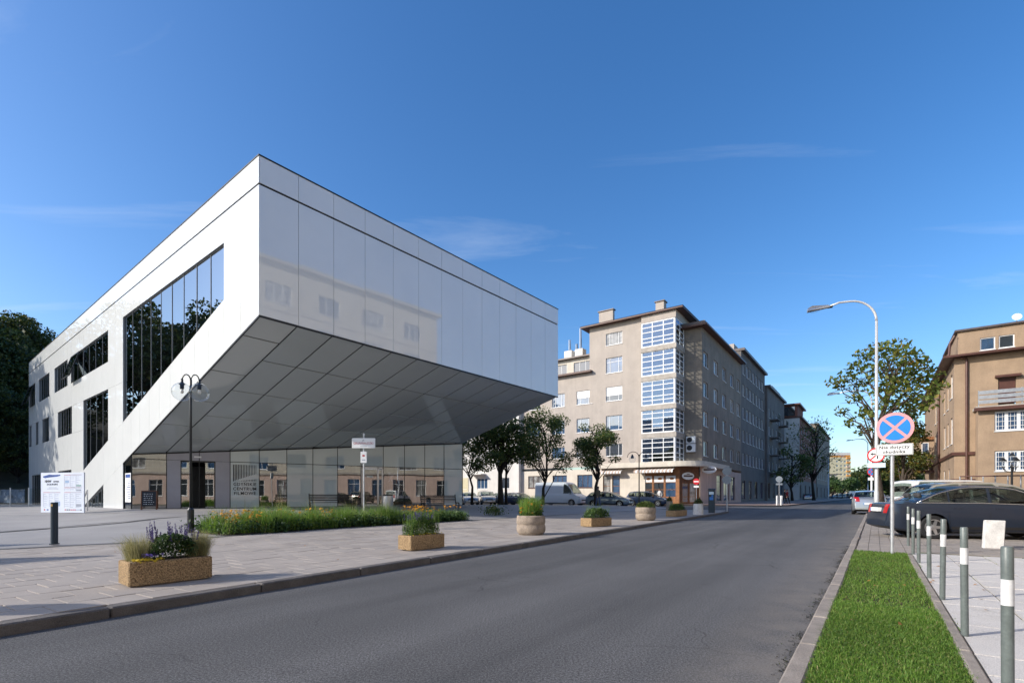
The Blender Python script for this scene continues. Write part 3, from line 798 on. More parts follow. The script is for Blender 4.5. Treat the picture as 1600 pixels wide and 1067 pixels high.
# ------------------------------------------------------------------ other buildings
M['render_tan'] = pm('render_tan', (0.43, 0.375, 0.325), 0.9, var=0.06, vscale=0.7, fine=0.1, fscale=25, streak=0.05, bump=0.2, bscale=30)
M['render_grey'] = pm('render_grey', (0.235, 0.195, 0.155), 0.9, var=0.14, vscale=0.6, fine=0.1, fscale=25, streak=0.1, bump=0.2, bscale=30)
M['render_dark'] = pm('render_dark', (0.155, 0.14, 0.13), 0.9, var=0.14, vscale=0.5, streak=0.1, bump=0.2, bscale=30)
M['render_cream'] = pm('render_cream', (0.62, 0.56, 0.47), 0.85, var=0.07, vscale=0.9, streak=0.06)
M['render_white'] = pm('render_white', (0.66, 0.635, 0.59), 0.85, var=0.05, vscale=0.9, streak=0.08)
M['render_brown'] = pm('render_brown', (0.335, 0.24, 0.16), 0.9, var=0.10, vscale=0.9, fine=0.12, fscale=22, streak=0.05, bump=0.3, bscale=25)
M['render_beige'] = pm('render_beige', (0.52, 0.47, 0.38), 0.9, var=0.06, vscale=0.7, streak=0.1)
M['render_pink'] = pm('render_pink', (0.56, 0.42, 0.35), 0.9, var=0.08, vscale=0.8, streak=0.1)
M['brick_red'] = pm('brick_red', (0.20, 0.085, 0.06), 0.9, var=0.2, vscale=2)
M['roof_metal'] = pm('roof_metal', (0.12, 0.10, 0.095), 0.5, metal=0.3, var=0.15)
M['brown_paint'] = pm('brown_paint', (0.09, 0.038, 0.028), 0.45, var=0.15, vscale=3)
M['wood_orange'] = pm('wood_orange', (0.27, 0.115, 0.045), 0.5, var=0.2, vscale=5, streak=0.2)
M['wood_brown'] = pm('wood_brown', (0.15, 0.06, 0.028), 0.5, var=0.2, vscale=5, streak=0.3)
M['curtain'] = pm('curtain', (0.55, 0.54, 0.50), 0.9, var=0.2, vscale=4)
M['frame_white'] = pm('frame_white', (0.78, 0.78, 0.77), 0.4, var=0.03)
M['awning'] = pm('awning_cloth', (0.55, 0.42, 0.34), 0.9, var=0.1)
M['stone_sill'] = pm('stone_sill', (0.40, 0.36, 0.31), 0.8, var=0.15)
M['orange_paint'] = pm('orange_paint', (0.62, 0.27, 0.05), 0.8, var=0.05)
M['yellow_paint'] = pm('yellow_render', (0.60, 0.54, 0.36), 0.9, var=0.05)

M['bay_glass'] = glassmat('bay_glass', 3.0, (.8, .84, .85), gcol=(.50, .68, .95))  # reflection tinted blue to stand in for a bluer mirrored sky
M['win_curtain'] = pm('window_glass_curtain', (0.24, 0.235, 0.22), 0.02, var=0.5, vscale=1.6, isl=0.35, ior=2.0, streak=.5)
M['win_sky'] = pm('window_glass_sky_blue', (0.04, 0.085, 0.16), 0.02, var=0.3, vscale=0.8, isl=0.4, ior=2.6)  # blue sky reflection painted into the base colour of the pane
Z3 = Vector((0, 0, 1))
class Fac:
    "a facade plane: origin, horizontal axis; n points outwards"
    def __init__(s, o, ux): s.o = Vector(o); s.u = Vector(ux).normalized(); s.n = s.u.cross(Z3)
    def p(s, x, z, d=0.0): return s.o + s.u * x + Z3 * z + s.n * d
    def box(s, mb, x0, x1, z0, z1, d0, d1):
        mb.prism([s.p(x0, z0, d0), s.p(x1, z0, d0), s.p(x1, z1, d0), s.p(x0, z1, d0)], s.n * (d1 - d0))
    def wall(s, mb, x0, x1, z0, z1, holes=(), dep=.18):
        xs = sorted({x0, x1} | {v for h in holes for v in h[:2] if x0 < v < x1}); zs = sorted({z0, z1} | {v for h in holes for v in h[2:4] if z0 < v < z1})
        for a, b in zip(xs[:-1], xs[1:]):
            for c, d in zip(zs[:-1], zs[1:]):
                xm, zm = (a + b) / 2, (c + d) / 2
                if any(h[0] < xm < h[1] and h[2] < zm < h[3] for h in holes): continue
                mb.quad(s.p(a, c), s.p(b, c), s.p(b, d), s.p(a, d))
        for h in holes:
            a, b, c, d = h[:4]
            mb.quad(s.p(a, c), s.p(a, c, -dep), s.p(a, d, -dep), s.p(a, d)); mb.quad(s.p(b, c, -dep), s.p(b, c), s.p(b, d), s.p(b, d, -dep))
            mb.quad(s.p(a, d), s.p(a, d, -dep), s.p(b, d, -dep), s.p(b, d)); mb.quad(s.p(a, c, -dep), s.p(a, c), s.p(b, c), s.p(b, c, -dep))
            mb.quad(s.p(a, c, -dep - .25), s.p(b, c, -dep - .25), s.p(b, d, -dep - .25), s.p(a, d, -dep - .25))
    def window(s, parent, h, cols=2, rows=(1.0,), rec=.12, fmat='frame_white', gmat='win_glass', fw=.07, bar=.05, sill=True, curtain=0.35, name='window', panes=False, blind=0.0):
        a, b, c, d = h[:4]
        if gmat == 'win_glass': gmat = random.choices(['win_glass', 'win_curtain', 'win_sky'], (.34, .2, .46))[0]
        mb = MB()
        s.box(mb, a, a + fw, c, d, -rec - .06, -rec + .02); s.box(mb, b - fw, b, c, d, -rec - .06, -rec + .02)
        s.box(mb, a + fw, b - fw, c, c + fw, -rec - .06, -rec + .02); s.box(mb, a + fw, b - fw, d - fw, d, -rec - .06, -rec + .02)
        cs = cols if isinstance(cols, (list, tuple)) else [i / cols for i in range(1, cols)]
        W_, H_ = b - a, d - c
        for t_ in cs: s.box(mb, a + W_ * t_ - bar / 2, a + W_ * t_ + bar / 2, c + fw, d - fw, -rec - .055, -rec + .015)
        for t_ in rows:
            if t_ < 1: s.box(mb, a + fw, b - fw, c + H_ * t_ - bar / 2, c + H_ * t_ + bar / 2, -rec - .05, -rec + .01)
        if sill: s.box(mb, a - .04, b + .04, c - .05, c - .002, -rec, .06)
        w_ = mb.build(name, M[fmat], parent)
        def pane(x0, x1, z0, z1):
            e = [random.uniform(-.008, .008) for _ in range(3)]
            m2 = MB(); m2.poly([s.p(x0, z0, -rec - .02 + e[0]), s.p(x1, z0, -rec - .02 + e[1]), s.p(x1, z1, -rec - .02 + e[1] + e[2]), s.p(x0, z1, -rec - .02 + e[0] + e[2])]); m2.build('pane', M[gmat], w_)
        if panes:
            xs = [a + fw] + [a + W_ * t_ for t_ in cs] + [b - fw]; zs = [c + fw] + [c + H_ * t_ for t_ in rows if t_ < 1] + [d - fw]
            for x0, x1 in zip(xs[:-1], xs[1:]):
                for z0, z1 in zip(zs[:-1], zs[1:]): pane(x0, x1, z0, z1)
        else:
            xs = [a + fw / 2] + [a + W_ * t_ for t_ in cs] + [b - fw / 2]
            for x0, x1 in zip(xs[:-1], xs[1:]): pane(x0, x1, c + fw / 2, d - fw / 2)
        if blind:
            m2 = MB(); s.box(m2, a + fw * .6, b - fw * .6, d - H_ * blind, d - .02, -rec - .01, -rec + .035); m2.build('blind', M['frame_white'], w_)
        return w_

# --- corner tenement
ct = thing('corner_tenement', 'tan rendered corner block with a stack of white glazed corner bays above a café', 'building', (18.24, 56, 0), math.atan2(TS.y, TS.x))
LIT = Fac((0, 0, 0), (0, -1, 0))        # faces the side street; local x of the facade = -y of the block
hA = [(-8.5, -6.4, z0, z0 + h_) for z0, h_ in ((5.8, 1.45), (8.9, 1.75), (12.4, 1.7), (15.75, 1.85), (19.1, 1.45))]
hB = [(-x1, -x0, z0, z0 + h_) for x0, x1 in ((10.3, 12.5), (14.2, 16.1), (17.9, 19.8)) for z0, h_ in ((5.8, 1.45), (8.9, 1.75), (12.4, 1.7))]
hG = [(-x1, -x0, 2.05, 3.65) for x0, x1 in ((10.3, 12.4), (13.9, 16.0), (17.6, 19.8))]
hD = [(-8.9, -7.9, .3, 3.5), (-7.7, -6.7, .3, 3.5)]
bayh = [(-3.9, 0.0, z0, z0 + 2.8) for z0 in (4.8, 8.15, 11.3, 14.65, 17.95)]
mb = MB(); LIT.wall(mb, -20.9, -10.7, 4.6, 16.2, hB); LIT.wall(mb, -10.7, -3.9, 4.6, 21.6, hA)
# return of the taller part over the lower roof, back and street flanks
mb.quad((0, 10.7, 16.2), (0, 10.7, 21.6), (12, 10.7, 21.6), (12, 10.7, 16.2))
mb.quad((2.76, 0, 20), (2.76, 0, 21.6), (12, 0, 21.6), (12, 0, 20)); mb.quad((12, 0, 19), (12, 0, 21.6), (12, 10.7, 21.6), (12, 10.7, 16))
mb.build('wall', M['render_tan'], ct)
mb = MB(); LIT.wall(mb, -20.9, -3.6, 0, 4.3, hG + hD); mb.build('plinth_wall', M['render_cream'], ct)
for i, h in enumerate(hA): LIT.window(ct, h, cols=[.22, .76] if i != 3 else [.24, .76], rows=(.72,) if i in (3,) else (1,), blind=.62 if i == 2 else 0)
for i, h in enumerate(hB): LIT.window(ct, h, cols=[.25, .75], rows=(1,), blind=.55 if i == 2 else 0)
for h in hG: LIT.window(ct, h, cols=3, fmat='brown_paint', sill=True)
for h in hD:
    LIT.window(ct, h, cols=1, rows=(.35, .6), fmat='wood_orange', sill=False, name='shop_door')
# set-back attic of the lower part
ATT = Fac((.9, 0, 0), (0, -1, 0))
ah = [(-x1, -x0, 16.75, 18.0) for x0, x1 in ((10.9, 13.4), (14.4, 16.8), (18, 20))]
mb = MB(); ATT.wall(mb, -20.9, -10.7, 16.2, 18.5, ah); mb.build('attic_wall', M['render_cream'], ct)
for h in ah: ATT.window(ct, h, cols=3, sill=False)
mb = MB(); mb.box(-.55, 1.0, 10.3, 21.2, 16.2, 16.42); mb.build('cornice', M['brown_paint'], ct)
mb = MB(); mb.box(.4, 12, 10.75, 21.3, 18.5, 18.68); mb.build('attic_roof', M['roof_metal'], ct)
mb = MB(); mb.box(-.75, 12.5, -.9, 11.6, 21.6, 21.78); mb.build('eaves', M['brown_paint'], ct)
mb = MB(); mb.add([(-.8, -.95, 21.79), (12.5, -.95, 21.79), (12.5, 11.65, 21.79), (-.8, 11.65, 21.79), (5, 3.2, 22.9), (8, 3.2, 22.9), (8, 7.5, 22.9), (5, 7.5, 22.9)], [(0, 1, 5, 4), (1, 2, 6, 5), (2, 3, 7, 6), (3, 0, 4, 7), (4, 5, 6, 7)]); mb.build('roof', M['roof_metal'], ct)
for (x, y, w_, l_, z0, z1) in ((2.2, 8.6, .5, 1.9, 21.7, 24.2), (3.4, 2.6, .9, 1.0, 22, 24.3), (4.5, 1.0, 1.0, 2.2, 22, 23.6)):
    mb = MB(); mb.box(x, x + w_, y, y + l_, z0, z1); c_ = mb.build('chimney', M['render_tan'], ct)
    mb = MB(); mb.box(x - .12, x + w_ + .12, y - .12, y + l_ + .12, z1, z1 + .12); mb.build('chimney_cap', M['roof_metal'], c_)
for (x, y, zt) in ((2.2, 18.9, 21.8), (2.0, 14.6, 21.4), (2.0, 13.0, 22.6), (2.6, 13.9, 20.9)):
    mb = MB(); mb.box(x - .5, x + .5, y - .55, y + .55, 18.6, 19.9); c_ = mb.build('chimney', M['render_white'], ct)
    mb = MB(); mb.tube([(x, y, 19.9), (x, y, zt)], .16, 8); mb.build('flue_pipe', M['alu'], c_)
# bays: glazed on two sides
BAYL = Fac((-.35, 0, 0), (0, -1, 0)); BAYS = Fac((-.35, 0, 0), (1, 0, 0))
for z0 in (4.8, 8.15, 11.3, 14.65, 17.95):
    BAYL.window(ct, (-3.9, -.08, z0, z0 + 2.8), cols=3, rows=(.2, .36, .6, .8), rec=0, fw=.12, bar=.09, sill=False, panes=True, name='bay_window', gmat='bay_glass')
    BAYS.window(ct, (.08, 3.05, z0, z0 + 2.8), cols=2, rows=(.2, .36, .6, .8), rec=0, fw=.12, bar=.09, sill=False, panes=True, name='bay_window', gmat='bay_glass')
    mb = MB(); mb.box(-.46, 2.74, -.12, 3.95, z0 - .55, z0 - .01); mb.build('bay_slab', M['stone_sill'], ct)
    mb = MB(); mb.box(-.33, -.2, .02, .15, z0, z0 + 2.8); mb.build('corner_post', M['frame_white'], ct)
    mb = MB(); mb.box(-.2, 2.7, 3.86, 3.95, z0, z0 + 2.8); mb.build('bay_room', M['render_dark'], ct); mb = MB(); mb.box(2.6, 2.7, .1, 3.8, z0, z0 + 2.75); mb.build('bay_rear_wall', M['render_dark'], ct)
mb = MB(); mb.box(-.4, 2.72, -.06, 3.9, 20.77, 21.6); mb.build('bay_head', M['render_tan'], ct)
# wall behind the bay, street facade
MID = Fac((2.76, 0, 0), (0, -1, 0))
mb = MB(); MID.wall(mb, -.02, 2.0, 4.3, 20.1); 
STR = Fac((2.76, -2.0, 0), (1, 0, 0))
xs = [.35, 4.9, 9.2, 13.4, 17.3]
hS = [(x + .25, x + 2.1, z0, z0 + 1.72) for x in xs for z0 in (5.62, 9.03, 12.4, 15.85)]
STR.wall(mb, 0, 20.4, 4.6, 20.1, hS)
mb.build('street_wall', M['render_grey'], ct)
for h in hS: STR.window(ct, h, cols=2, rec=.14)
for (z0, z1) in ((6.05, 6.95), (7.05, 7.8)):
    mb = MB(); MID.box(mb, .35, 1.35, z0, z1, .02, .4); a_ = mb.build('air_conditioner', M['frame_white'], ct)
    mb = MB(); c_ = MID.p(.72, (z0 + z1) / 2, .41); mb.lathe([(.3, 0), (.3, .02), (.1, .03)], (0, 0, 0), 16, M=face_frame(c_, MID.u, MID.n)); mb.build('fan_grille', M['print_black'], a_)
mb = MB(); mb.box(1.9, 23.16, -2.75, 9, 20.1, 20.3); mb.build('street_eaves', M['brown_paint'], ct)
mb = MB(); mb.box(2.0, 23.1, -2.5, 8.5, 20.31, 20.6); mb.build('street_roof', M['roof_metal'], ct)
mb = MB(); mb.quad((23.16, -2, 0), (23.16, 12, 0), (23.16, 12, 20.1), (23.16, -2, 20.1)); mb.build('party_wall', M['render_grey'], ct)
# rounded canopy wrapping the corner
pl = [(-.9, 9.2)] + [(-.9, 0.4)] + [(-.9 + 2.6 * (1 - math.cos(a)), .4 - 3.3 * math.sin(a)) for a in [R(d_) for d_ in range(10, 91, 10)]] + [(13, -2.9), (13, 0), (1, 2), (1, 9.2)]
mb = MB(); mb.prism([(x, y, 4.3) for x, y in pl], (0, 0, .28)); mb.prism([(x * .97 + .05, y * .95 + .03, 4.58) for x, y in pl], (0, 0, .3)); mb.build('canopy', M['render_cream'], ct)
# café front under the corner
CAF = Fac((.05, 0, 0), (0, -1, 0))
ch_ = [(-4.0 + i * 1.35, -4.0 + i * 1.35 + 1.25, .9, 3.4) for i in range(3)]
mb = MB(); CAF.wall(mb, -4.2, .3, 0, 4.3, ch_ + [(-8.0, -8.0, 0, 0)][:0]); mb.build('cafe_front', M['wood_orange'], ct)
for h in ch_:
    CAF.window(ct, h, cols=1, rows=(.34, .66), rec=.05, fmat='wood_orange', sill=False, name='shop_window', panes=True)
    mb = MB(); CAF.box(mb, h[0] + .08, h[1] - .08, h[3] - .8, h[3] - .1, -.06, -.045); pn = mb.build('window_picture', M['frame_white'], ct)
    mb = MB(); c_ = CAF.p(h[0] + .75, h[3] - .42, -.044); mb.lathe([(.26, 0), (.22, .004)], (0, 0, 0), 14, 1, .55, face_frame(c_, CAF.u, CAF.n)); mb.build('window_print', M['wood_orange'], pn)
CF2 = Fac((.05, -.3, 0), (.8, -.6, 0))
mb = MB(); CF2.wall(mb, 0, 2.6, 0, 4.3, [(.35, 1.2, .3, 2.5), (1.3, 2.15, .3, 2.5)]); mb.build('cafe_corner', M['wood_brown'], ct)
for h in ((.35, 1.2, .3, 2.5), (1.3, 2.15, .3, 2.5)): CF2.window(ct, h, cols=1, rows=(.3,), rec=.04, fmat='wood_orange', sill=False, name='shop_door')
mb = MB(); STR.wall(mb, -.7, 20.4, 0, 4.3, [(6.5, 9, .4, 3.6), (10, 13, .4, 3.6), (14, 16.5, .4, 3.6)]); mb.build('shopfront_wall', M['render_pink'], ct)
for h in ((6.5, 9, .4, 3.6), (10, 13, .4, 3.6), (14, 16.5, .4, 3.6)): STR.window(ct, h, cols=2, rows=(.75,), fmat='brown_paint', sill=False, name='shop_window')
def awning(fac, x0, x1, z, out, drop, parent, n):
    mb = MB(); mb.m = 0
    for i in range(n):
        a, b = x0 + (x1 - x0) * i / n, x0 + (x1 - x0) * (i + 1) / n
        mb.m = i % 2
        mb.quad(fac.p(a, z, .02), fac.p(b, z, .02), fac.p(b, z - drop, out), fac.p(a, z - drop, out))
        mb.poly([fac.p(a, z - drop, out), fac.p(b, z - drop, out), fac.p(b, z - drop - .18, out), fac.p((a + b) / 2, z - drop - .3, out), fac.p(a, z - drop - .18, out)])
    mb.build('awning', [M['awning'], M['frame_white']], parent)
awning(LIT, -9.3, -6.2, 4.2, .9, .3, ct, 16)
awning(LIT, -4.6, -.1, 4.2, 1.0, .3, ct, 22)
def oval_sign(parent, fac, x, z, d):
    mb = MB(); c_ = fac.p(x, z, d); mb.lathe([(.78, -.04), (.8, 0), (.78, .03)], (0, 0, 0), 24, 1, .52, face_frame(c_, fac.u, fac.n)); s_ = mb.build('oval_sign', M['frame_white'], parent)
    mb = MB(); fac.box(mb, x - .58, x + .58, z - .08, z + .09, d + .031, d + .036); mb.build('sign_band', M['brown_paint'], s_)
    mb = MB(); fac.box(mb, x - .2, x + .2, z + .16, z + .24, d + .031, d + .036); mb.build('sign_mark', M['brown_paint'], s_)
oval_sign(ct, CF2, 1.05, 3.25, .12); oval_sign(ct, MID, 2.9, 3.95, .5)

# --- white house further along the side street
wh = thing('white_house', 'white rendered house with small windows seen beneath the cantilever', 'building', (18.24, 56, 0), math.atan2(TS.y, TS.x))
wf = Fac((-.6, 0, 0), (0, -1, 0))
holes = [(-x - 1.9, -x, z0, z0 + 1.5) for x in (22.5, 26.3, 30.1, 33.9, 37.7, 41.5) for z0 in (2.0, 5.2, 8.4, 11.6)]
mb = MB(); wf.wall(mb, -46, -20.92, 0, 15, holes); mb.quad((-.6, 20.92, 0), (1, 20.92, 0), (1, 20.92, 15), (-.6, 20.92, 15)); mb.build('wall', M['render_white'], wh)
for h in holes: wf.window(wh, h, cols=3)
mb = MB(); mb.box(-1.1, 9, 20.95, 46, 15, 15.2); mb.build('roof', M['roof_metal'], wh)
mb = MB(); wf.box(mb, -29, -26.6, 4.0, 4.14, 0, 1.1); mb.build('door_canopy', M['render_white'], wh)
mb = MB(); wf.box(mb, -31.6, -29.8, .1, 3.6, 0.0, .05); mb.build('gateway', M['yellow_paint'], wh)

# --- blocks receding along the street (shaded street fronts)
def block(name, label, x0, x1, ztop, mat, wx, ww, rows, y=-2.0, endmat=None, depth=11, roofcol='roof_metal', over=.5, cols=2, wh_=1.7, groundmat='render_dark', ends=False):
    t_ = thing(name, label, 'building', (18.24, 56, 0), math.atan2(TS.y, TS.x))
    f_ = Fac((x0, y, 0), (1, 0, 0)); L_ = x1 - x0
    hs_ = [(x, x + ww, z0, z0 + wh_) for x in wx if x + ww < L_ for z0 in rows]
    gh = [(x, x + 2.2, .5, 3.3) for x in [L_ * k / 4 + .6 for k in range(4)] if x + 2.2 < L_]
    mb = MB(); f_.wall(mb, 0, L_, 4.2, ztop, hs_); mb.build('street_wall', M[mat], t_)
    mb = MB(); f_.wall(mb, 0, L_, 0, 4.2, gh); mb.build('shopfront_wall', M[groundmat], t_)
    for h in hs_: f_.window(t_, h, cols=cols)
    for h in gh: f_.window(t_, h, cols=2, fmat='brown_paint', sill=False, name='shop_window')
    e_ = Fac((x0, y + depth, 0), (0, -1, 0))
    eh = [(1.0 + k * 2.6, 2.4 + k * 2.6, z0, z0 + wh_) for k in range(3) for z0 in rows] if ends else []
    mb = MB(); e_.wall(mb, 0, depth, 0, ztop, eh); mb.quad((x1, y, 0), (x1, y + depth, 0), (x1, y + depth, ztop), (x1, y, ztop)); mb.build('end_wall', M[endmat or mat], t_)
    for h in eh: e_.window(t_, h, cols=2)
    mb = MB(); mb.box(x0 - .1, x1 - .02, y - over, y + depth, ztop, ztop + .35); mb.build('roof', M[roofcol], t_)
    return t_, f_
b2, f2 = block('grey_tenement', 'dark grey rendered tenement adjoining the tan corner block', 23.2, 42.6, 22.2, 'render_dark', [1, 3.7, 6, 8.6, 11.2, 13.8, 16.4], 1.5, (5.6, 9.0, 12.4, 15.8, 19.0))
mb = MB(); mb.box(23.3, 26, -1, 2, 22.6, 23.4); mb.build('chimney', M['render_tan'], b2)
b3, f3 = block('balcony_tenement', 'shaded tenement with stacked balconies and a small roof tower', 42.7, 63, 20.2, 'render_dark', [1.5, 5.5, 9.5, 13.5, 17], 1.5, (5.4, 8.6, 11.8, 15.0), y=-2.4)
for x in (2.8, 12.8):
    for z0 in (5.0, 8.2, 11.4, 14.6):
        mb = MB(); f3.box(mb, x - .3, x + 2.6, z0, z0 + .18, 0, 1.4); o_ = mb.build('balcony', M['render_dark'], b3)
        mb = MB()
        for k in range(12): f3.box(mb, x - .28 + k * .255, x - .25 + k * .255, z0 + .18, z0 + 1.1, 1.34, 1.37)
        f3.box(mb, x - .3, x + 2.6, z0 + 1.1, z0 + 1.15, 1.33, 1.38); mb.build('railing', M['dark_metal'], o_)
mb = MB(); mb.box(54, 63, -1, 6, 20.55, 22.1); tw = mb.build('roof_tower', M['render_white'], b3)
mb = MB(); mb.box(53.4, 63.6, -1.6, 6.5, 22.1, 22.4); mb.build('tower_roof', M['roof_metal'], tw)
b4, f4 = block('brick_tenement', 'dark red brick block with a sunlit white end wall', 65, 101, 17.3, 'brick_red', [3, 8, 13, 18, 23, 28], 2.0, (5.2, 8.2, 11.2, 14.2), y=-5.0, endmat='render_white', ends=True, roofcol='brown_paint')
mb = MB(); mb.box(66, 76, -4.5, 4, 17.6, 20.2); tw = mb.build('penthouse', M['brick_red'], b4)
mb = MB(); mb.box(65.4, 76.6, -5.1, 4.5, 20.2, 20.5); mb.build('penthouse_roof', M['brown_paint'], tw)
for k in range(3):
    mb = MB(); mb.box(65.9, 66.0, -4 + k * 2.8, -2 + k * 2.8, 18.0, 19.9); mb.build('penthouse_window', M['win_glass'], tw)
b5, f5 = block('light_grey_block', 'pale grey block at the far left end of the street', 103, 150, 20.2, 'render_grey', [3, 9, 15, 21, 27, 33, 39], 2.2, (5.6, 9, 12.4, 15.8), y=-5.0, endmat='render_grey')

# --- tower block and low house far away
def at(px, py, Y): return PX(px, py, Y)
hr = thing('tower_block', 'pale yellow high-rise with an orange top band at the end of the street', 'building', (at(1293, 773, 420).x, 420, 0), R(-4))
ff = Fac((0, 0, 0), (1, 0, 0)); ff2 = Fac((18.3, 0, 0), (.45, 1, 0))
hs_ = [(x, x + 1.7, z0, z0 + 1.6) for x in (6.8, 10.3, 13.0, 15.6) for z0 in [3 + 3.6 * k for k in range(9)]]
mb = MB(); ff.wall(mb, 0, 18.3, 0, 32.5, hs_); mb.build('wall', M['yellow_paint'], hr)
mb = MB(); ff.wall(mb, 0, 18.3, 32.5, 34.2); mb.build('top_band', M['orange_paint'], hr)
mb = MB(); ff.wall(mb, 0, 18.3, 34.2, 36.5); ff2.wall(mb, 0, 9, 0, 36.5); mb.poly([(0, 0, 36.5), (18.3, 0, 36.5), (22, 8.2, 36.5), (3, 9, 36.5)]); mb.build('side_wall', M['render_white'], hr)
for h in hs_: ff.window(hr, h, cols=2, sill=False, rec=.2)
for k in range(9):
    mb = MB(); ff.box(mb, 14.9, 18.0, 2.3 + 3.6 * k, 3.3 + 3.6 * k, 0, 1.1); mb.build('balcony', M['orange_paint' if k % 3 else 'render_pink'], hr)
lh = thing('far_house', 'low cream house with upper glazing in front of the high-rise', 'building', (at(1282, 773, 250).x, 250, 0), R(-6))
hs_ = [(.8 + k * 2.2, 2.4 + k * 2.2, 4.5 + 3 * j, 6.2 + 3 * j) for k in range(3) for j in range(2)]
mb = MB(); ff.wall(mb, 0, 7.5, 0, 11.2, hs_); mb.quad((7.5, 0, 0), (9, 8, 0), (9, 8, 11.2), (7.5, 0, 11.2)); mb.build('wall', M['render_cream'], lh)
for h in hs_: ff.window(lh, h, cols=2, sill=False)
mb = MB(); mb.box(-.5, 9.5, -.5, 8, 11.2, 11.5); mb.build('roof', M['roof_metal'], lh)

# --- brown villa on the right
QX = Vector((35.9, 41, 0))
bv = thing('brown_house', 'ochre-brown rendered house with flat roof, balcony and downpipes behind the parked cars', 'building', QX, math.atan2(NS.y, NS.x))
FR = Fac((0, 0, 0), (1, 0, 0)); SD = Fac((0, 0, 0), (0, -1, 0)); PB = Fac((0, -1.4, 0), (1, 0, 0))
mb = MB(); FR.wall(mb, 0, 16, 0, 12.2, [(2.6, 3.6, 7.65, 10.25)]); mb.build('front_wall', M['render_brown'], bv)
mb = MB(); FR.box(mb, 2.62, 3.58, 8.3, 10.23, -.14, -.08); mb.build('roller_shutter', M['brown_paint'], bv)
mb = MB(); FR.box(mb, 2.4, 3.85, 10.27, 10.45, 0, .35); mb.build('shutter_hood', M['brown_paint'], bv)
sh = [(-y - w_, -y, z0, z1) for y, w_, z0, z1 in ((1.2, 1.3, 9.2, 11.2), (3.8, 1.0, 8.6, 10.6), (6.5, 1.0, 8.6, 10.6), (1.2, 1.3, 5.4, 7.6), (3.8, 1.0, 5.4, 7.4), (6.5, 1.2, 5.4, 7.4), (12, 1.3, 8.6, 10.6), (15, 1.3, 8.6, 10.6), (12, 1.3, 5.4, 7.4), (15, 1.3, 5.4, 7.4), (3, 1.2, 1.6, 3.4), (7, 1.2, 1.6, 3.4), (12, 1.2, 1.6, 3.4))]
mb = MB(); SD.wall(mb, -30, 0, 0, 12.2, sh); mb.build('side_wall', M['render_brown'], bv)
for h in sh: SD.window(bv, h, cols=2, rec=.1, rows=(.7,))
# projecting two-storey bay with balcony above
ph = [(2.2, 4.2, 6.0, 7.5), (2.2, 4.2, 2.95, 4.5), (5.6, 7.6, 6.0, 7.5), (5.6, 7.6, 2.95, 4.5)]
mb = MB(); PB.wall(mb, 1.27, 14, 0, 7.75, ph); mb.quad((1.27, -1.4, 0), (1.27, 0, 0), (1.27, 0, 7.75), (1.27, -1.4, 7.75)); mb.build('bay_wall', M['render_brown'], bv)
for h in ph:
    w_ = PB.window(bv, h, cols=3, rec=.1, fw=.12, bar=.2)
    mb = MB()
    for k in range(1, 4): PB.box(mb, h[0] + .1, h[1] - .1, h[2] + k * .36, h[2] + k * .36 + .03, -.085, -.06)
    for k in range(1, 9): PB.box(mb, h[0] + k * .22, h[0] + k * .22 + .02, h[2] + .1, h[3] - .1, -.085, -.065)
    mb.build('window_grille', M['frame_white'], w_)
    mb = MB(); PB.box(mb, h[0] + .12, h[1] - .12, h[2] + .1, h[3] - .1, -.3, -.28); mb.build('curtain', M['curtain'], w_)
mb = MB(); mb.box(1.1, 14.1, -1.75, 0, 7.75, 7.95); mb.build('balcony_slab', M['stone_sill'], bv)
mb = MB(); mb.box(1.0, 14.2, -1.85, -1.7, 7.6, 7.84); mb.build('gutter', M['brown_paint'], bv)
for k in range(3):
    mb = MB(); PB.box(mb, 1.25, 14, 8.15 + k * .36, 8.42 + k * .36, .15, .2); mb.build('balcony_rail', M['galv'], bv)
for k in range(6):
    mb = MB(); PB.box(mb, 1.25 + k * 2.4, 1.31 + k * 2.4, 7.95, 9.2, .1, .15); mb.build('rail_post', M['galv'], bv)
mb = MB(); mb.box(-.75, 16, -.75, -.0, 12.2, 12.36); mb.box(-.75, 0, 0, 30, 12.2, 12.36); mb.box(0.002, 16, .002, 30, 12.2, 12.4); mb.build('eaves', M['brown_paint'], bv)
ATF = Fac((.3, .8, 0), (1, 0, 0)); 
ah2 = [(1.35, 2.25, 12.75, 13.75), (2.45, 3.35, 12.75, 13.75)]
mb = MB(); ATF.wall(mb, 0, 15, 12.4, 14.5, ah2); mb.quad((.3, .8, 12.4), (.3, 10, 12.4), (.3, 10, 14.5), (.3, .8, 14.5)); mb.build('attic_wall', M['render_brown'], bv)
for h in ah2: ATF.window(bv, h, cols=1, rec=.08)
mb = MB(); mb.box(.1, 15.5, .6, 10, 14.5, 14.65); mb.build('roof', M['roof_metal'], bv)
mb = MB(); mb.quad((.8, 10.01, 12.4), (.8, 24, 12.4), (.8, 24, 15.3), (.8, 10.01, 15.3)); mb.quad((.8, 10.01, 12.4), (.8, 10.01, 15.3), (9, 10.01, 15.3), (9, 10.01, 12.4)); mb.build('rear_attic', M['render_cream'], bv)
for pts in ([(.75, -.1, 0), (.75, -.1, 12.0), (.4, -.5, 12.15)], [(-.1, 11, 0), (-.1, 11, 12), (-.6, 11, 12.15)], [(-.3, .3, 12.5), (-.2, .7, 13.6), (.1, .6, 14.2)]):
    mb = MB(); mb.tube(pts, .09, 8); mb.build('downpipe', M['brown_paint'], bv)
for (z0, z1) in ((4.35, 4.6), (2.2, 2.45)):
    mb = MB(); FR.box(mb, -.12, 1.25, z0, z1, 0, .14); SD.box(mb, -20, .0, z0, z1, .0, .14); mb.build('string_course', M['brown_paint'], bv)
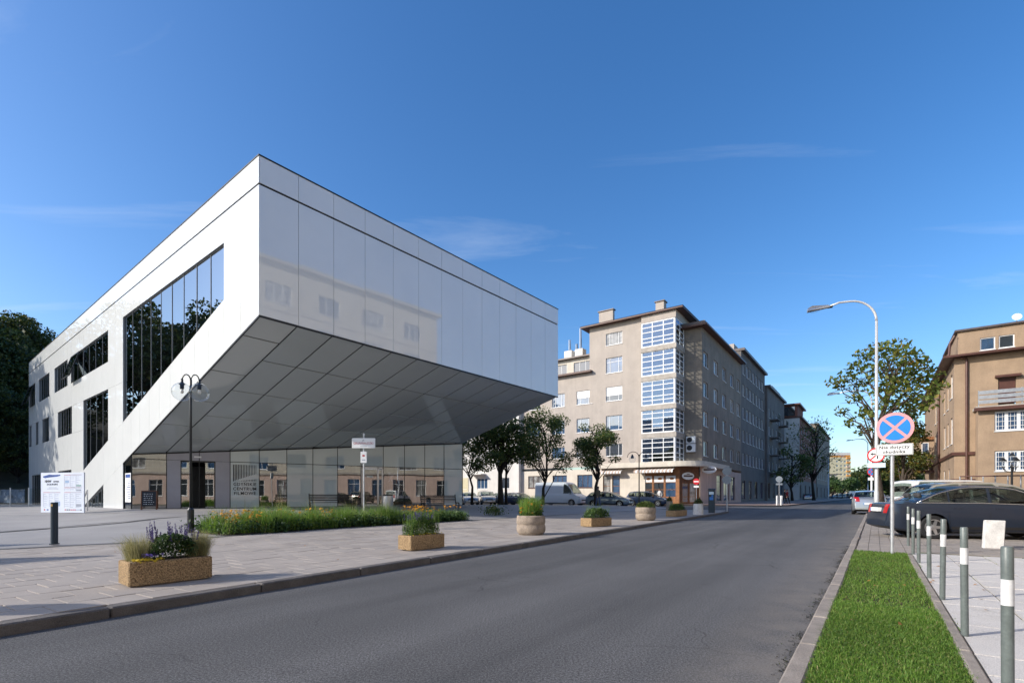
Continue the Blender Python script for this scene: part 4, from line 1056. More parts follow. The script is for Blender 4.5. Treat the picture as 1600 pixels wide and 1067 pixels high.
# oriel on the street side
mb = MB(); mb.box(-1.5, 0, 17.5, 22, 4.4, 7.2); o_ = mb.build('oriel', M['render_brown'], bv)
OF = Fac((-1.5, 17.5, 0), (1, 0, 0))
OF.window(bv, (.45, 1.05, 5.2, 6.9), cols=1, rec=-.03, sill=False)
mb = MB(); mb.box(-1.8, 0, 17.2, 22.3, 7.2, 7.5); mb.build('oriel_roof', M['wood_orange'], bv)
mb = MB(); mb.box(-2.2, 0, 16.8, 22.6, 3.6, 3.85); mb.build('oriel_slab', M['brown_paint'], bv)
for yy in (17.3, 21.8):
    mb = MB(); mb.box(-2.0, -1.6, yy, yy + .4, 0, 3.6); mb.build('porch_post', M['render_brown'], bv)
mb = MB(); mb.lathe([(.02, 0), (.18, .03), (.3, .1)], (0, 0, 0), 16, M=Matrix.Translation((3.9, 1.6, 15.2)) @ Matrix.Rotation(R(70), 4, 'X')); mb.tube([(3.9, 1.6, 14.6), (3.9, 1.6, 15.2)], .03); mb.build('satellite_dish', M['frame_white'], bv)

# --- building opposite, beyond the right edge: seen only as a reflection in the white facade
ob = thing('opposite_tenement', 'beige tenement across the street seen only mirrored in the white glass facade', 'building', (29.6, 27.0, 0), math.atan2(-TS.y, -TS.x))
OPF = Fac((0, 0, 0), (1, 0, 0))       # local x runs back towards the camera; outwards to the street
oh = [(x, x + 2.4, z0, z0 + 1.75) for x in (2.2, 7.0, 11.8, 16.6, 21.4, 26.2, 31, 35.8, 40.6, 45.4, 50.2, 55) for z0 in (4.6, 8.0, 11.4, 14.8, 18.0)]
gh = [(x, x + 1.5, 1.0, 3.2) for x in (1.5, 4.5, 7.5, 10.5, 13.5, 16.5, 19.5, 22.5, 25.5, 28.5, 31.5, 34.5, 37.5, 40.5, 43.5, 46.5, 50, 53, 56)]
mb = MB(); OPF.wall(mb, 0, 64, 4.0, 21.4, oh); mb.quad((0, 0, 4), (0, 12, 4), (0, 12, 21.4), (0, 0, 21.4)); mb.build('wall', M['render_beige'], ob)
mb = MB(); OPF.wall(mb, 0, 64, 0, 4.0, gh); mb.quad((0, 0, 0), (0, 12, 0), (0, 12, 4), (0, 0, 4)); mb.build('ground_floor_wall', M['render_pink'], ob)
for h in oh: OPF.window(ob, h, cols=3)
for h in gh: OPF.window(ob, h, cols=2, rows=(.7,))
mb = MB(); OPF.box(mb, -.3, 64, 21.4, 21.7, -12, .5); mb.build('cornice', M['stone_sill'], ob)
mb = MB(); OPF.box(mb, -.1, 64, 3.9, 4.15, 0, .2); mb.build('string_course', M['stone_sill'], ob)
for z0 in (7.2, 10.6, 14.0, 17.3):
    mb = MB(); OPF.box(mb, 0, 64, z0, z0 + .12, 0, .06); mb.build('string_course', M['stone_sill'], ob)
for x in (4, 13, 21):
    mb = MB(); mb.box(x, x + 1.4, 3, 4, 21.7, 23.4); mb.build('chimney', M['render_beige'], ob)
# ------------------------------------------------------------------ street furniture
M['bollard_grey'] = pm('bollard_grey', (0.115, 0.135, 0.13), 0.38, var=0.14, vscale=9, fine=.1, fscale=60, rvar=.15)
M['exposed_agg'] = pm('exposed_aggregate', (0.36, 0.245, 0.13), 0.9, var=0.12, vscale=4, fine=0.55, fscale=70, bump=1.0, bscale=75, col2=(.16, .10, .05), c2scale=55, c2lo=.5, c2hi=.62)
M['old_concrete'] = pm('old_concrete', (0.29, 0.235, 0.185), 0.9, var=0.2, vscale=7, fine=0.2, fscale=60, bump=0.8, bscale=30)
M['pale_concrete'] = pm('pale_concrete', (0.62, 0.605, 0.58), 0.9, var=0.12, vscale=6, fine=0.12, fscale=60, bump=0.4, bscale=40, col2=(.2, .19, .17), c2scale=9, c2lo=.66, c2hi=.72)
M['sign_blue'] = pm('sign_blue', (0.012, 0.20, 0.56), 0.35, var=0.04)
M['sign_red'] = pm('sign_red_faded', (0.66, 0.29, 0.31), 0.4, var=0.12, vscale=6)
M['sign_red2'] = pm('sign_red', (0.55, 0.02, 0.03), 0.4, var=0.05)
M['sign_back'] = pm('sign_back', (0.20, 0.23, 0.26), 0.5, metal=0.3, var=0.1)
M['plate_blue'] = pm('plate_pale_blue', (0.55, 0.68, 0.75), 0.5, var=0.05)
M['clear_globe'] = glassmat('lamp_globe_glass', 1.5, (0.93, 0.95, 0.96))
M['bulb'] = pm('bulb_white', (0.7, 0.68, 0.62), 0.3, var=0)
M['meter_blue'] = pm('meter_blue', (0.02, 0.16, 0.5), 0.4, var=0)
M['meter_dark'] = pm('meter_dark', (0.014, 0.03, 0.045), 0.45, var=0.1)

M['band_white'] = pm('band_white', (.60, .60, .60), .5, var=.1, vscale=14)
M['lamp_paint'] = pm('lamp_paint', (.62, .63, .64), .4, metal=.35, var=.05)
# bollards on the right pavement
EP = 0.06
bol = thing('bollard', '', 'bollard', (0, 0, 0))
def bollard_parts(root, r=.0245, h=.84):
    mb = MB(); mb.lathe([(r, -.05), (r, h * .66)], n=24); mb.build('shaft', M['bollard_grey'], root, smooth=False)
    mb = MB(); mb.lathe([(r + .0008, h * .66), (r + .0008, h * .81)], n=24); mb.build('reflective_band', M['band_white'], root)
    mb = MB(); mb.lathe([(r, h * .81), (r, h - .006), (r - .004, h), (.001, h + .001)], n=24); mb.build('cap', M['bollard_grey'], root)
    for ch in root.children: smooth_by_angle(ch.data, 40)
bollard_parts(bol)
spots = [(1575, None, 2.46), (1507.5, 992.5, None), (1472.5, 936.3, None), (1452, 902.5, None), (1435.5, 878.9, None), (1426.7, 865.4, None), (1419.2, 851.6, None)]
names = ['nearest grey bollard with white band, cut by the right edge', 'second nearest grey bollard with white band beside the lawn strip', 'third bollard of the row counted from the camera', 'fourth and middle bollard of the row of seven', 'fifth bollard of the row, in front of the dark car wheel', 'sixth bollard of the row, last but one before the dark car', 'farthest bollard of the row, at the end of the lawn']
for i, (px, py, yy) in enumerate(spots):
    p = GR(px, py, EP) if py else Vector(((px - 800) / FPX * yy, yy, EP))
    o = bol if i == 0 else clone(bol)
    o.location = p; o.rotation_euler = (random.uniform(-.008, .008), random.uniform(-.012, .012), random.uniform(0, 3))
    tag(o, names[i], 'bollard', 'bollards along the lawn strip')

# no-stopping sign on a galvanised post
def disc(mb, r, t_=.004, n=48, c=(0, 0, 0)): mb.lathe([(r, c[2]), (r, c[2] + t_)], (c[0], c[1], 0), n)
def signframe(p, nvec):
    n = Vector(nvec).normalized(); ux = Z3.cross(n).normalized()
    return face_frame(p, ux, n)
SP = Vector((GR(1394, 866, .06).x * 1.0, GR(1394, 866, .06).y, .06))
SP = Vector((594 / FPX * 9.35, 9.35, .05))
ns = thing('no_stopping_sign', 'round blue no-stopping sign with faded red cross and a Polish text plate on a post', 'road sign', SP)
topz = EYE + (HOR - 655) / FPX * 9.35 - .05
mb = MB(); mb.lathe([(.031, -.05), (.031, topz + .02), (.001, topz + .03)], n=16); mb.build('post', M['galv'], ns, smooth=False); smooth_by_angle(ns.children[0].data)
zc = EYE + (HOR - 669) / FPX * 9.35 - .05
SN = Vector((-.62, -.785, 0))
SUX = Z3.cross(SN).normalized()
F0 = signframe(Vector((0, 0, zc)) + SUX * .04 + SN * .05, SN)
rr = .282
def place(mb, F): mb.v = [tuple(F @ Vector(v)) for v in mb.v]; return mb
mb = MB(); disc(mb, rr); d_ = place(mb, F0).build('sign_disc', M['sign_red'], ns)
mb = MB()
ri = rr * .815; bw = rr * .08
for k in range(4):
    # blue quarter between the red diagonals
    a0 = math.pi / 4 + k * math.pi / 2; dlt = math.asin(bw / ri)
    pts = [(bw * math.sqrt(2) * math.cos(a0 + math.pi / 4), bw * math.sqrt(2) * math.sin(a0 + math.pi / 4))]
    for j in range(13):
        a = a0 + dlt + (math.pi / 2 - 2 * dlt) * j / 12
        pts.append((ri * math.cos(a), ri * math.sin(a)))
    mb = MB(); mb.prism([(x, y, .0045) for x, y in pts], (0, 0, .0015)); place(mb, F0).build('blue_field', M['sign_blue'], ns)
F1 = signframe(Vector((0, 0, EYE + (HOR - 702.5) / FPX * 9.35 - .05)) + SUX * .03 + SN * .05, SN)
pw, phh = .275, .103
mb = MB(); mb.box(-pw, pw, -phh, phh, 0, .004); place(mb, F1).build('text_plate', M['frame_white'], ns)
mb = MB()
for (x0, x1, y0, y1) in ((-pw + .006, pw - .006, phh - .012, phh - .006), (-pw + .006, pw - .006, -phh + .006, -phh + .012), (-pw + .006, -pw + .012, -phh + .012, phh - .012), (pw - .012, pw - .006, -phh + .012, phh - .012)): mb.box(x0, x1, y0, y1, .0045, .0055)
place(mb, F1).build('plate_border', M['print_black'], ns)
text('Nie dotyczy', .083, M['print_black'], ns, F1 @ Matrix.Translation((0, .042, .005)), bold=.0022, space=1.1, depth=.0006)
text('chodnika', .083, M['print_black'], ns, F1 @ Matrix.Translation((0, -.045, .005)), bold=.0022, space=1.1, depth=.0006)
for z_ in (zc - .08, zc + .12, EYE + (HOR - 702.5) / FPX * 9.35 - .05):
    mb = MB(); mb.lathe([(.04, z_ - .015), (.04, z_ + .015)], n=12); mb.build('clamp', M['alu'], ns)

# curved street lamps on the right
def street_lamp(label, base, top, arm, rb, group, full=True):
    t_ = thing('street_lamp', label, 'street lamp', base, 0, group)
    AD = Vector((-.93, .36, 0)).normalized()
    rad = .9
    mb = MB(); mb.tube([(0, 0, -.1), (0, 0, 1.2), (0, 0, 1.25), (0, 0, top - rad)], [rb * 1.3, rb * 1.3, rb, rb * .72], 16); mb.build('pole', M['lamp_paint'], t_, smooth=True)
    pts = [Vector((0, 0, top - rad - .02))] + [AD * (rad * (1 - math.cos(a))) + Z3 * (top - rad + rad * math.sin(a)) for a in [R(d_) for d_ in range(10, 91, 10)]] + [AD * (arm * .6) + Z3 * (top + .0), AD * (arm - .5) + Z3 * (top - .12)]
    mb = MB(); mb.tube(pts, [rb * .7] * 4 + [rb * .6] * (len(pts) - 4), 12); mb.build('arm', M['lamp_paint'], t_, smooth=True)
    c_ = AD * (arm - .1) + Z3 * (top - .14)
    Mh = Matrix.Translation(c_) @ Matrix.Rotation(math.atan2(AD.y, AD.x), 4, 'Z') @ Matrix.Rotation(R(5), 4, 'Y')
    mb = MB(); mb.add([Mh @ Vector(v) for v in [(-.42, -.06, -.05), (-.42, .06, -.05), (.38, .14, -.06), (.38, -.14, -.06), (-.38, -.05, .05), (-.38, .05, .05), (.2, .11, .12), (.36, .09, .06), (.36, -.09, .06), (.2, -.11, .12)]], [(0, 1, 2, 3), (4, 9, 6, 5), (9, 8, 7, 6), (0, 4, 5, 1), (2, 7, 8, 3), (1, 5, 6, 7, 2), (0, 3, 8, 9, 4)]); mb.build('lamp_head', M['alu'], t_)
    mb = MB(); mb.ball((0, 0, 0), .14, 14, 8, (1.5, .8, .5)); mb.v = [tuple(Mh @ (Vector(v) + Vector((.12, 0, -.07)))) for v in mb.v]; mb.build('lamp_bowl', M['clear_globe'], t_, smooth=True)
    mb = MB(); mb.tube([AD * (arm - .62) + Z3 * (top - .125), AD * (arm - .45) + Z3 * (top - .135)], rb * .8, 10); mb.build('collar', M['dark_metal'], t_)
    return t_
lampY = 20.0
LB = Vector((569.5 / FPX * lampY, lampY, .05))
sl1 = street_lamp('tall galvanised street lamp with curved arm beside the parked cars', LB, EYE + (HOR - 466) / FPX * lampY - .05, 2.12, .065, 'curved street lamps on the right')
street_lamp('second curved street lamp, thin behind the nearest one', Vector((562 / FPX * 42, 42, .05)), EYE + (HOR - 610) / FPX * 42, 2.9, .08, 'curved street lamps on the right')
street_lamp('third and farthest curved street lamp on the right side', Vector((556 / FPX * 80, 80, .05)), EYE + (HOR - 686) / FPX * 80, 2.6, .08, 'curved street lamps on the right')
street_lamp('curved street lamp far down the left side of the street', Vector((494 / FPX * 125, 125, .05)), EYE + (HOR - 712) / FPX * 125, -3.0, .1, None)
# no-left-turn sign fixed to the lamp pole
nl = thing('no_left_turn_sign', 'round white no-left-turn sign with red rim on the lamp pole', 'road sign', LB)
SN2 = Vector((-.6, -.8, 0))
zc2 = EYE + (HOR - 711.5) / FPX * lampY - .05
F2 = signframe(Vector((.0, 0, zc2)) + SN2 * .16 + Vector((-.02, 0, 0)), SN2)
r2 = .29
mb = MB(); disc(mb, r2); place(mb, F2).build('sign_disc', M['sign_red2'], nl)
mb = MB(); disc(mb, r2 * .82, .0015, 40, (0, 0, .0045)); place(mb, F2).build('white_field', M['frame_white'], nl)
mb = MB(); mb.box(.03, .075, -.14, .03, .007, .0085); mb.box(-.1, .075, .03, .075, .007, .0085); mb.prism([(-.1, -.005, .007), (-.1, .11, .007), (-.18, .0525, .007)], (0, 0, .0015)); place(mb, F2).build('turn_arrow', M['print_black'], nl)
mb = MB(); Mr = Matrix.Rotation(R(45), 4, 'Z'); mb.box(-.24, .24, -.022, .022, .009, .0105, Mr); place(mb, F2).build('red_bar', M['sign_red2'], nl)
F3 = signframe(Vector((0, 0, EYE + (HOR - 727) / FPX * lampY - .05)) + SN2 * .16, SN2)
mb = MB(); mb.box(-.29, .29, -.09, .09, 0, .004); place(mb, F3).build('text_plate', M['plate_blue'], nl)
# second no-stopping sign further on
p_ = Vector((563 / FPX * 36, 36, .05))
n2 = thing('far_no_stopping_sign', 'small distant no-stopping sign further along the right kerb', 'road sign', p_)
mb = MB(); mb.tube([(0, 0, 0), (0, 0, 3.1)], .03, 8); mb.build('post', M['galv'], n2)
F4 = signframe(Vector((0, 0, EYE + (HOR - 738) / FPX * 36)) + SN2 * .05, SN2)
mb = MB(); disc(mb, .3, .004, 28); place(mb, F4).build('sign_disc', M['sign_red2'], n2)
for k in range(4):
    mb = MB(); a0 = math.pi / 4 + k * math.pi / 2
    pts = [(.03 * math.cos(a0 + math.pi / 4), .03 * math.sin(a0 + math.pi / 4))] + [(.24 * math.cos(a0 + .12 + (math.pi / 2 - .24) * j / 8), .24 * math.sin(a0 + .12 + (math.pi / 2 - .24) * j / 8)) for j in range(9)]
    mb.prism([(x, y, .0045) for x, y in pts], (0, 0, .002)); place(mb, F4).build('blue_field', M['sign_blue'], n2)
mb = MB(); mb.box(-.25, .25, -.1, .1, 0, .004); place(mb, signframe(Vector((0, 0, EYE + (HOR - 749) / FPX * 36)) + SN2 * .05, SN2)).build('text_plate', M['frame_white'], n2)

# white concrete block on the right pavement
cbp = GR(1552, 855, .06)
cb_ = MB(); cb_.cbox(-.165, .165, -.05, .05, -.02, .565, .012); 
cb_.v = [(x + (.02 if z > .3 else -.01), y, z) for x, y, z in cb_.v]
cbk = cb_.build('concrete_block', M['pale_concrete']); cbk.location = cbp; cbk.rotation_euler = (R(-3), R(1), R(-24)); tag(cbk, 'upright pale concrete slab standing on the pavement by the dark car', 'block')

# lantern cluster by the brown house
lc = thing('lantern_post', 'black cast-iron lamp post with a cluster of lanterns before the brown house', 'street lamp', Vector((781 / FPX * 26, 26, 0)))
ztl = EYE + (HOR - 722) / FPX * 26
mb = MB(); mb.lathe([(.14, 0), (.12, .5), (.055, .6), (.045, ztl - .3), (.08, ztl - .25), (.03, ztl - .1)], n=12); mb.build('post', M['black_paint'], lc)
for k in range(5):
    a = R(72 * k + 20); c_ = Vector((math.cos(a) * .42, math.sin(a) * .42, ztl - .12)) if k < 4 else Vector((0, 0, ztl + .12))
    if k < 4:
        mb = MB(); mb.tube([(0, 0, ztl - .5), (c_.x * .7, c_.y * .7, ztl - .45), (c_.x, c_.y, ztl - .22)], .018, 6); mb.build('bracket', M['black_paint'], lc)
    mb = MB(); mb.lathe([(.06, -.1), (.13, .2)], c_, 6); l_ = mb.build('lantern', M['clear_globe'], lc)
    mb = MB(); mb.lathe([(.15, .2), (.1, .27), (.03, .36), (.01, .42)], c_, 6); mb.lathe([(.07, -.13), (.065, -.09)], c_, 6); mb.build('lantern_cap', M['black_paint'], l_)
# railing before the brown house
rl = thing('ramp_railing', 'low metal ramp railing in front of the brown house', 'railing', (0, 0, 0))
A_, B_ = PX(1500, 773, 33), PX(1660, 773, 29); A_.z = B_.z = 0
for k in range(9):
    p = A_.lerp(B_, k / 8); mb = MB(); mb.tube([(p.x, p.y, 0), (p.x, p.y, 2.35)], .035, 8); mb.build('post', M['galv'], rl)
mb = MB(); mb.tube([A_ + Z3 * 2.35, B_ + Z3 * 2.3], .04, 8); mb.build('top_rail', M['brown_paint'], rl)
mb = MB(); mb.tube([A_ + Z3 * 1.5, B_ + Z3 * 1.5], .03, 8); mb.build('mid_rail', M['galv'], rl)

# --- left side: globe lamp
GZ0 = .15
glp = Vector((GR(298, 830, .15).x, GR(298, 830, .15).y, .12))
def globe_lamp(label, base, group, zc, clear=True):
    t_ = thing('globe_lamp', label, 'street lamp', base, R(12), group)
    mb = MB(); mb.lathe([(.085, 0), (.085, .62), (.05, .68)], n=10); mb.build('base_sleeve', M['black_paint'], t_)
    mb = MB(); mb.lathe([(.032, .66), (.032, zc + .26), (.02, zc + .28)], n=14); mb.build('pole', M['black_paint'], t_, smooth=True)
    for s_ in (-1, 1):
        cx = s_ * .215
        pts = [Vector((0, 0, zc + .1))] + [Vector((cx * .5 - cx * .5 * math.cos(a), 0, zc + .2 + .2 * math.sin(a))) for a in [R(d_) for d_ in range(0, 181, 18)]]
        mb = MB(); mb.tube([Vector((0, 0, zc + .05)), Vector((.0, 0, zc + .2))] + pts[2:-1] + [Vector((cx, 0, zc + .2)), Vector((cx, 0, zc + .1))], .016, 8); mb.build('arm', M['black_paint'], t_, smooth=True)
        mb = MB(); mb.lathe([(.02, .26), (.035, .22), (.03, .17), (.075, .13), (.08, .1), (.05, .09), (.05, -.02)], (cx, 0, zc + .02), 14); l_ = mb.build('lamp_holder', M['black_paint'], t_, smooth=True)
        mb = MB(); mb.lathe([(.03, -.14), (.045, -.1), (.03, -.03)], (cx, 0, zc + .02), 10); mb.build('bulb', M['bulb'], l_, smooth=True)
        mb = MB(); mb.ball((cx, 0, zc - .08), .25, 24, 14); mb.build('globe', M['clear_globe'], l_, smooth=True)
    return t_
globe_lamp('slender black lamp post with two clear glass globes in front of the film centre', glp, 'globe lamps', EYE + (HOR - 608) / FPX * glp.y - .12)
# second lamp near the corner, hoop arms
p_ = Vector((198.6 / FPX * 38, 38, .1))
hl = thing('hoop_lamp', 'black twin-armed hoop lamp post near the street corner', 'street lamp', p_, R(-20))
zt = EYE + (HOR - 712) / FPX * 38 - .1
mb = MB(); mb.lathe([(.09, 0), (.09, .7), (.045, .75), (.04, zt + .1)], n=10); mb.build('pole', M['black_paint'], hl)
for s_ in (-1, 1):
    mb = MB(); mb.tube([(s_ * (.02 + .42 * (1 - math.cos(a))), 0, zt - .1 + .42 * math.sin(a)) for a in [R(d_) for d_ in range(0, 181, 15)]], .022, 6); mb.build('arm', M['black_paint'], hl)
    mb = MB(); mb.lathe([(.04, .1), (.1, -.05), (.12, -.2)], (s_ * .5, 0, zt + .02), 10); mb.build('lamp_holder', M['black_paint'], hl)
    mb = MB(); mb.ball((s_ * .5, 0, zt - .25), .26, 16, 10); mb.build('globe', M['clear_globe'], hl, smooth=True)

# black bollard with a small brass plate
p_ = GR(85, 850, .12)
bb_ = thing('black_bollard', 'dark round plaza bollard with a small brass plate near its top', 'bollard', p_)
mb = MB(); mb.lathe([(.085, 0), (.085, .02), (.061, .021), (.061, .87), (.055, .876)], n=24); mb.build('shaft', M['meter_dark'], bb_); smooth_by_angle(bb_.children[0].data)
mb = MB(); mb.box(-.02, .02, -.066, -.06, .79, .84); mb.build('plate', pm('brass', (.45, .3, .12), .4, metal=.6), bb_)

# festival info board on the plaza
IY = 25.5
i0, i1 = PX(64, 801, IY), PX(131, 801, IY - .6)
iz = plaza_z(i0.x, i0.y)
ib = thing('info_board', 'large pale festival programme board standing on the plaza', 'sign board', (i0.x, i0.y, iz), math.atan2(i1.y - i0.y, i1.x - i0.x))
IW = (i1 - i0).to_2d().length; IH0, IH1 = EYE + (HOR - 800) / FPX * IY - iz, EYE + (HOR - 738.5) / FPX * IY - iz
M['board'] = pm('board_face', (0.66, 0.70, 0.78), .6, var=.02)
mb = MB(); mb.box(0, IW, 0, .06, max(.02, IH0), IH1); mb.build('panel', M['board'], ib)
def bp_(u0, u1, v0, v1, mat, name='print'):
    mb = MB(); mb.box(u0 * IW, u1 * IW, -.004, -.0005, IH1 - v1 * (IH1 - IH0), IH1 - v0 * (IH1 - IH0)); return mb.build(name, M[mat], ib)
mb = MB()
pts = [(.05, .115), (.05, .09), (.2, .045), (.3, .055), (.45, .05), (.46, .075), (.38, .1), (.22, .115), (.1, .135)]
mb.prism([(u * IW, -.0045, IH1 - v * (IH1 - IH0)) for u, v in pts], (0, .004, 0)); mb.build('banner_print', M['print_blue'], ib)
HH = IH1 - IH0
tf = lambda u, v: Matrix.Translation((u * IW, -.003, IH1 - v * HH)) @ Matrix.Rotation(R(90), 4, 'X')
text('NNW', .16, M['print_black'], ib, tf(.17, .22), bold=.006); text('GDYNIA', .10, M['print_black'], ib, tf(.36, .225), bold=.003)
text('24-26.09.2015', .125, M['print_black'], ib, tf(.27, .295), bold=.002)
for (u0, v, n_) in ((.28, .37, .09), (.28, .4, .13)): bp_(u0 - n_, u0 + n_, v, v + .012, 'print_grey')
for (u0, v0, v1, cols_) in ((.06, .5, .86, 3), (.55, .06, .36, 3), (.55, .38, .46, 3), (.55, .5, .88, 3)):
    bp_(u0, u0 + .4, v0 - .006, v0 + .004, 'print_red'); bp_(u0 + .15, u0 + .4, v0 - .005, v0 + .005, 'print_grey')
    for c in range(cols_):
        x = u0 + c * .135
        bp_(x - .002, x + .002, v0 + .02, v1, 'print_grey')
        v = v0 + .04
        while v < v1:
            bp_(x + .01, x + .02 + random.uniform(.04, .1), v, v + .008, 'print_grey'); v += random.uniform(.035, .07)
        bp_(x + .008, x + .12, v0 + (v1 - v0) * random.uniform(.3, .9), v0 + (v1 - v0) * .9 + .012, random.choice(['print_green', 'print_lblue', 'print_grey'])) if c == 2 else None
for k in range(9): bp_(.56 + k * .045, .59 + k * .045, .92, .945, random.choice(['print_red', 'print_blue', 'print_grey', 'print_black']))
bp_(.57, .66, .2, .26, 'print_lblue'); bp_(.07, .1, .92, .95, 'print_red'); bp_(.14, .18, .92, .95, 'print_blue')

# street-name sign
p_ = PX(568.5, 806, 22); pz = plaza_z(p_.x, p_.y)
sn = thing('street_name_sign', 'white street-name plate with red lettering on a slim post in the flower bed', 'street sign', (p_.x, p_.y, pz), 0)
zs0, zs1 = EYE + (HOR - 700) / FPX * 22 - pz, EYE + (HOR - 684.5) / FPX * 22 - pz
mb = MB(); mb.lathe([(.03, 0), (.03, zs1 + .1), (.045, zs1 + .12), (.045, zs1 + .2)], n=12); mb.build('post', M['galv'], sn)
mb = MB(); mb.cbox(-.5, .5, -.06, .02, zs0, zs1, .01); sp_ = mb.build('name_plate', M['frame_white'], sn)
tM = lambda z_: Matrix.Translation((0, -.062, z_)) @ Matrix.Rotation(R(90), 4, 'X')
text('pl.', .09, M['print_black'], sn, tM(zs0 + (zs1 - zs0) * .78)); text('GRUNWALDZKI', .14, M['print_red'], sn, tM(zs0 + (zs1 - zs0) * .47), sx=.85)
mb = MB(); mb.box(-.14, .14, -.0625, -.061, zs0 + .06, zs0 + .085); mb.build('small_print', M['print_grey'], sn)
mb = MB(); mb.box(-.13, .13, -.05, .03, EYE + (HOR - 723) / FPX * 22 - pz, EYE + (HOR - 705.5) / FPX * 22 - pz); mb.build('map_plate', M['frame_white'], sn)
mb = MB(); zz = EYE + (HOR - 712) / FPX * 22 - pz; mb.box(-.05, .05, -.054, -.051, zz - .03, zz + .04); mb.build('map_mark', M['print_red'], sn)
mb = MB(); zz = EYE + (HOR - 718.5) / FPX * 22 - pz; mb.box(-.07, .07, -.054, -.051, zz - .02, zz + .02); mb.build('map_print', M['print_grey'], sn)

# A-frame board
p_ = PX(233, 798, 26.6); pz = plaza_z(p_.x, p_.y)
af = thing('chalkboard_stand', 'black folding chalkboard with white writing before the entrance', 'sign board', (p_.x, p_.y, pz), R(32))
for s_, nm in ((-1, 'front_board'), (1, 'rear_board')):
    Mx = Matrix.Translation((0, s_ * .28, 0)) @ Matrix.Rotation(s_ * R(14), 4, 'X')
    mb = MB(); mb.box(-.3, .3, -.015, .015, .2, 1.0, Mx); bo = mb.build(nm, M['black_paint'], af)
    mb = MB(); mb.box(-.34, -.3, -.02, .02, 0, 1.03, Mx); mb.box(.3, .34, -.02, .02, 0, 1.03, Mx); mb.box(-.3, .3, -.02, .02, 1.0, 1.04, Mx); mb.build('board_frame', M['wood_brown'], bo)
    if s_ < 0:
        mb = MB()
        for k in range(6):
            x = -.22
            while x < .18:
                w_ = random.uniform(.03, .09); mb.box(x, x + w_, -.018, -.016, .85 - k * .11, .868 - k * .11 + random.uniform(0, .012), Mx); x += w_ + .04
        tag(mb.build('chalk_writing', M['frame_white'], bo), kind='stuff')

# benches and bin under the cantilever
def bench(label, px, Y, rz):
    p = PX(px, 773, Y); pz_ = plaza_z(p.x, p.y)
    t_ = thing('bench', label, 'bench', (p.x, p.y, pz_), rz, 'benches before the glazed wall')
    for k in range(5):
        mb = MB(); mb.box(-1.1, 1.1, -.24 + k * .1, -.16 + k * .1, .42, .45); mb.build('seat_slat', M['dark_metal'], t_)
    for k in range(4):
        mb = MB(); mb.box(-1.1, 1.1, .27 + k * .02, .29 + k * .02, .52 + k * .095, .58 + k * .095); mb.build('back_slat', M['dark_metal'], t_)
    for x in (-1.12, 1.08):
        mb = MB(); mb.box(x, x + .05, -.25, -.2, 0, .42); mb.box(x, x + .05, .2, .25, 0, .42); mb.box(x, x + .05, -.25, .3, .38, .42); mb.prism([(x, .24, .42), (x, .29, .42), (x, .4, .92), (x, .35, .92)], (.05, 0, 0)); mb.build('side_frame', M['black_paint'], t_)
bench('dark slatted bench left of the litter bin', 518, 27.5, R(30)); bench('dark slatted bench right of the litter bin', 688, 30, R(30))
p_ = PX(606, 773, 26); pz = plaza_z(p_.x, p_.y)
bn = thing('litter_bin', 'cylindrical perforated steel litter bin behind the flower bed', 'bin', (p_.x, p_.y, pz))
mb = MB(); mb.lathe([(.25, .05), (.27, .08), (.27, .86), (.25, .88)], n=24); mb.build('drum', M['alu'], bn); smooth_by_angle(bn.children[0].data)
mb = MB(); mb.lathe([(.24, .88), (.26, .9), (.26, .94), (.14, .95)], n=24); mb.build('rim', M['dark_metal'], bn)

# cycle stand hoop
p_ = PX(838, 773, 24); 
hp = MB(); hp.tube([(0, 0, -.05), (0, 0, .55)] + [(.28 - .28 * math.cos(a), 0, .55 + .28 * math.sin(a)) for a in [R(d_) for d_ in range(15, 180, 15)]] + [(.56, 0, .55), (.56, 0, -.05)], .024, 8)
ho = hp.build('cycle_hoop', M['black_paint'], None, smooth=True); ho.location = (p_.x - .6, p_.y, .12); ho.rotation_euler = (0, 0, R(55)); tag(ho, 'black metal cycle hoop behind the round planter', 'cycle stand')

# parking meter, round sign backs, no-entry sign, posts
p_ = GR(1112, 801, .1)
pk_ = thing('parking_meter', 'dark ticket machine with a blue panel on the left pavement', 'parking meter', p_, R(-28))
mb = MB(); mb.cbox(-.17, .17, -.13, .13, 0, 1.3, .015); mb.build('cabinet', M['meter_dark'], pk_)
mb = MB(); mb.prism([(-.2, -.17, 1.3), (.2, -.17, 1.3), (.2, .15, 1.38), (-.2, .15, 1.38)], (0, 0, .05)); mb.build('hood', M['black_paint'], pk_)
mb = MB(); mb.box(-.13, .13, -.136, -.131, 1.08, 1.24); mb.build('display', M['plate_blue'], pk_)
mb = MB(); mb.box(-.1, .1, -.137, -.131, .75, .93); mb.box(.0, .1, -.137, -.131, .95, 1.05); mb.build('blue_panel', M['meter_blue'], pk_)
def round_back(label, px, pyb, zt_, r_, extra=False, Y=None, name='road_sign', facecol='sign_back'):
    p = GR(px, pyb, .1) if Y is None else Vector(((px - 800) / FPX * Y, Y, .1))
    t_ = thing(name, label, 'road sign', p)
    mb = MB(); mb.tube([(0, 0, 0), (0, 0, zt_)], .035, 8); mb.build('post', M['galv'], t_)
    Fq = signframe(Vector((0, 0, zt_ - r_)) + Vector((-.5, -.8, 0)).normalized() * .04, (-.5, -.8, 0))
    mb = MB(); disc(mb, r_, .004, 28); place(mb, Fq).build('sign_disc', M[facecol], t_)
    if extra:
        mb = MB(); disc(mb, r_, .004, 28, (0, -2.05 * r_, 0)); place(mb, Fq).build('sign_disc', M[facecol], t_)
    return t_, Fq
round_back('grey backs of two round signs on one post at the left corner', 1136, 799, 2.82, .27, True)
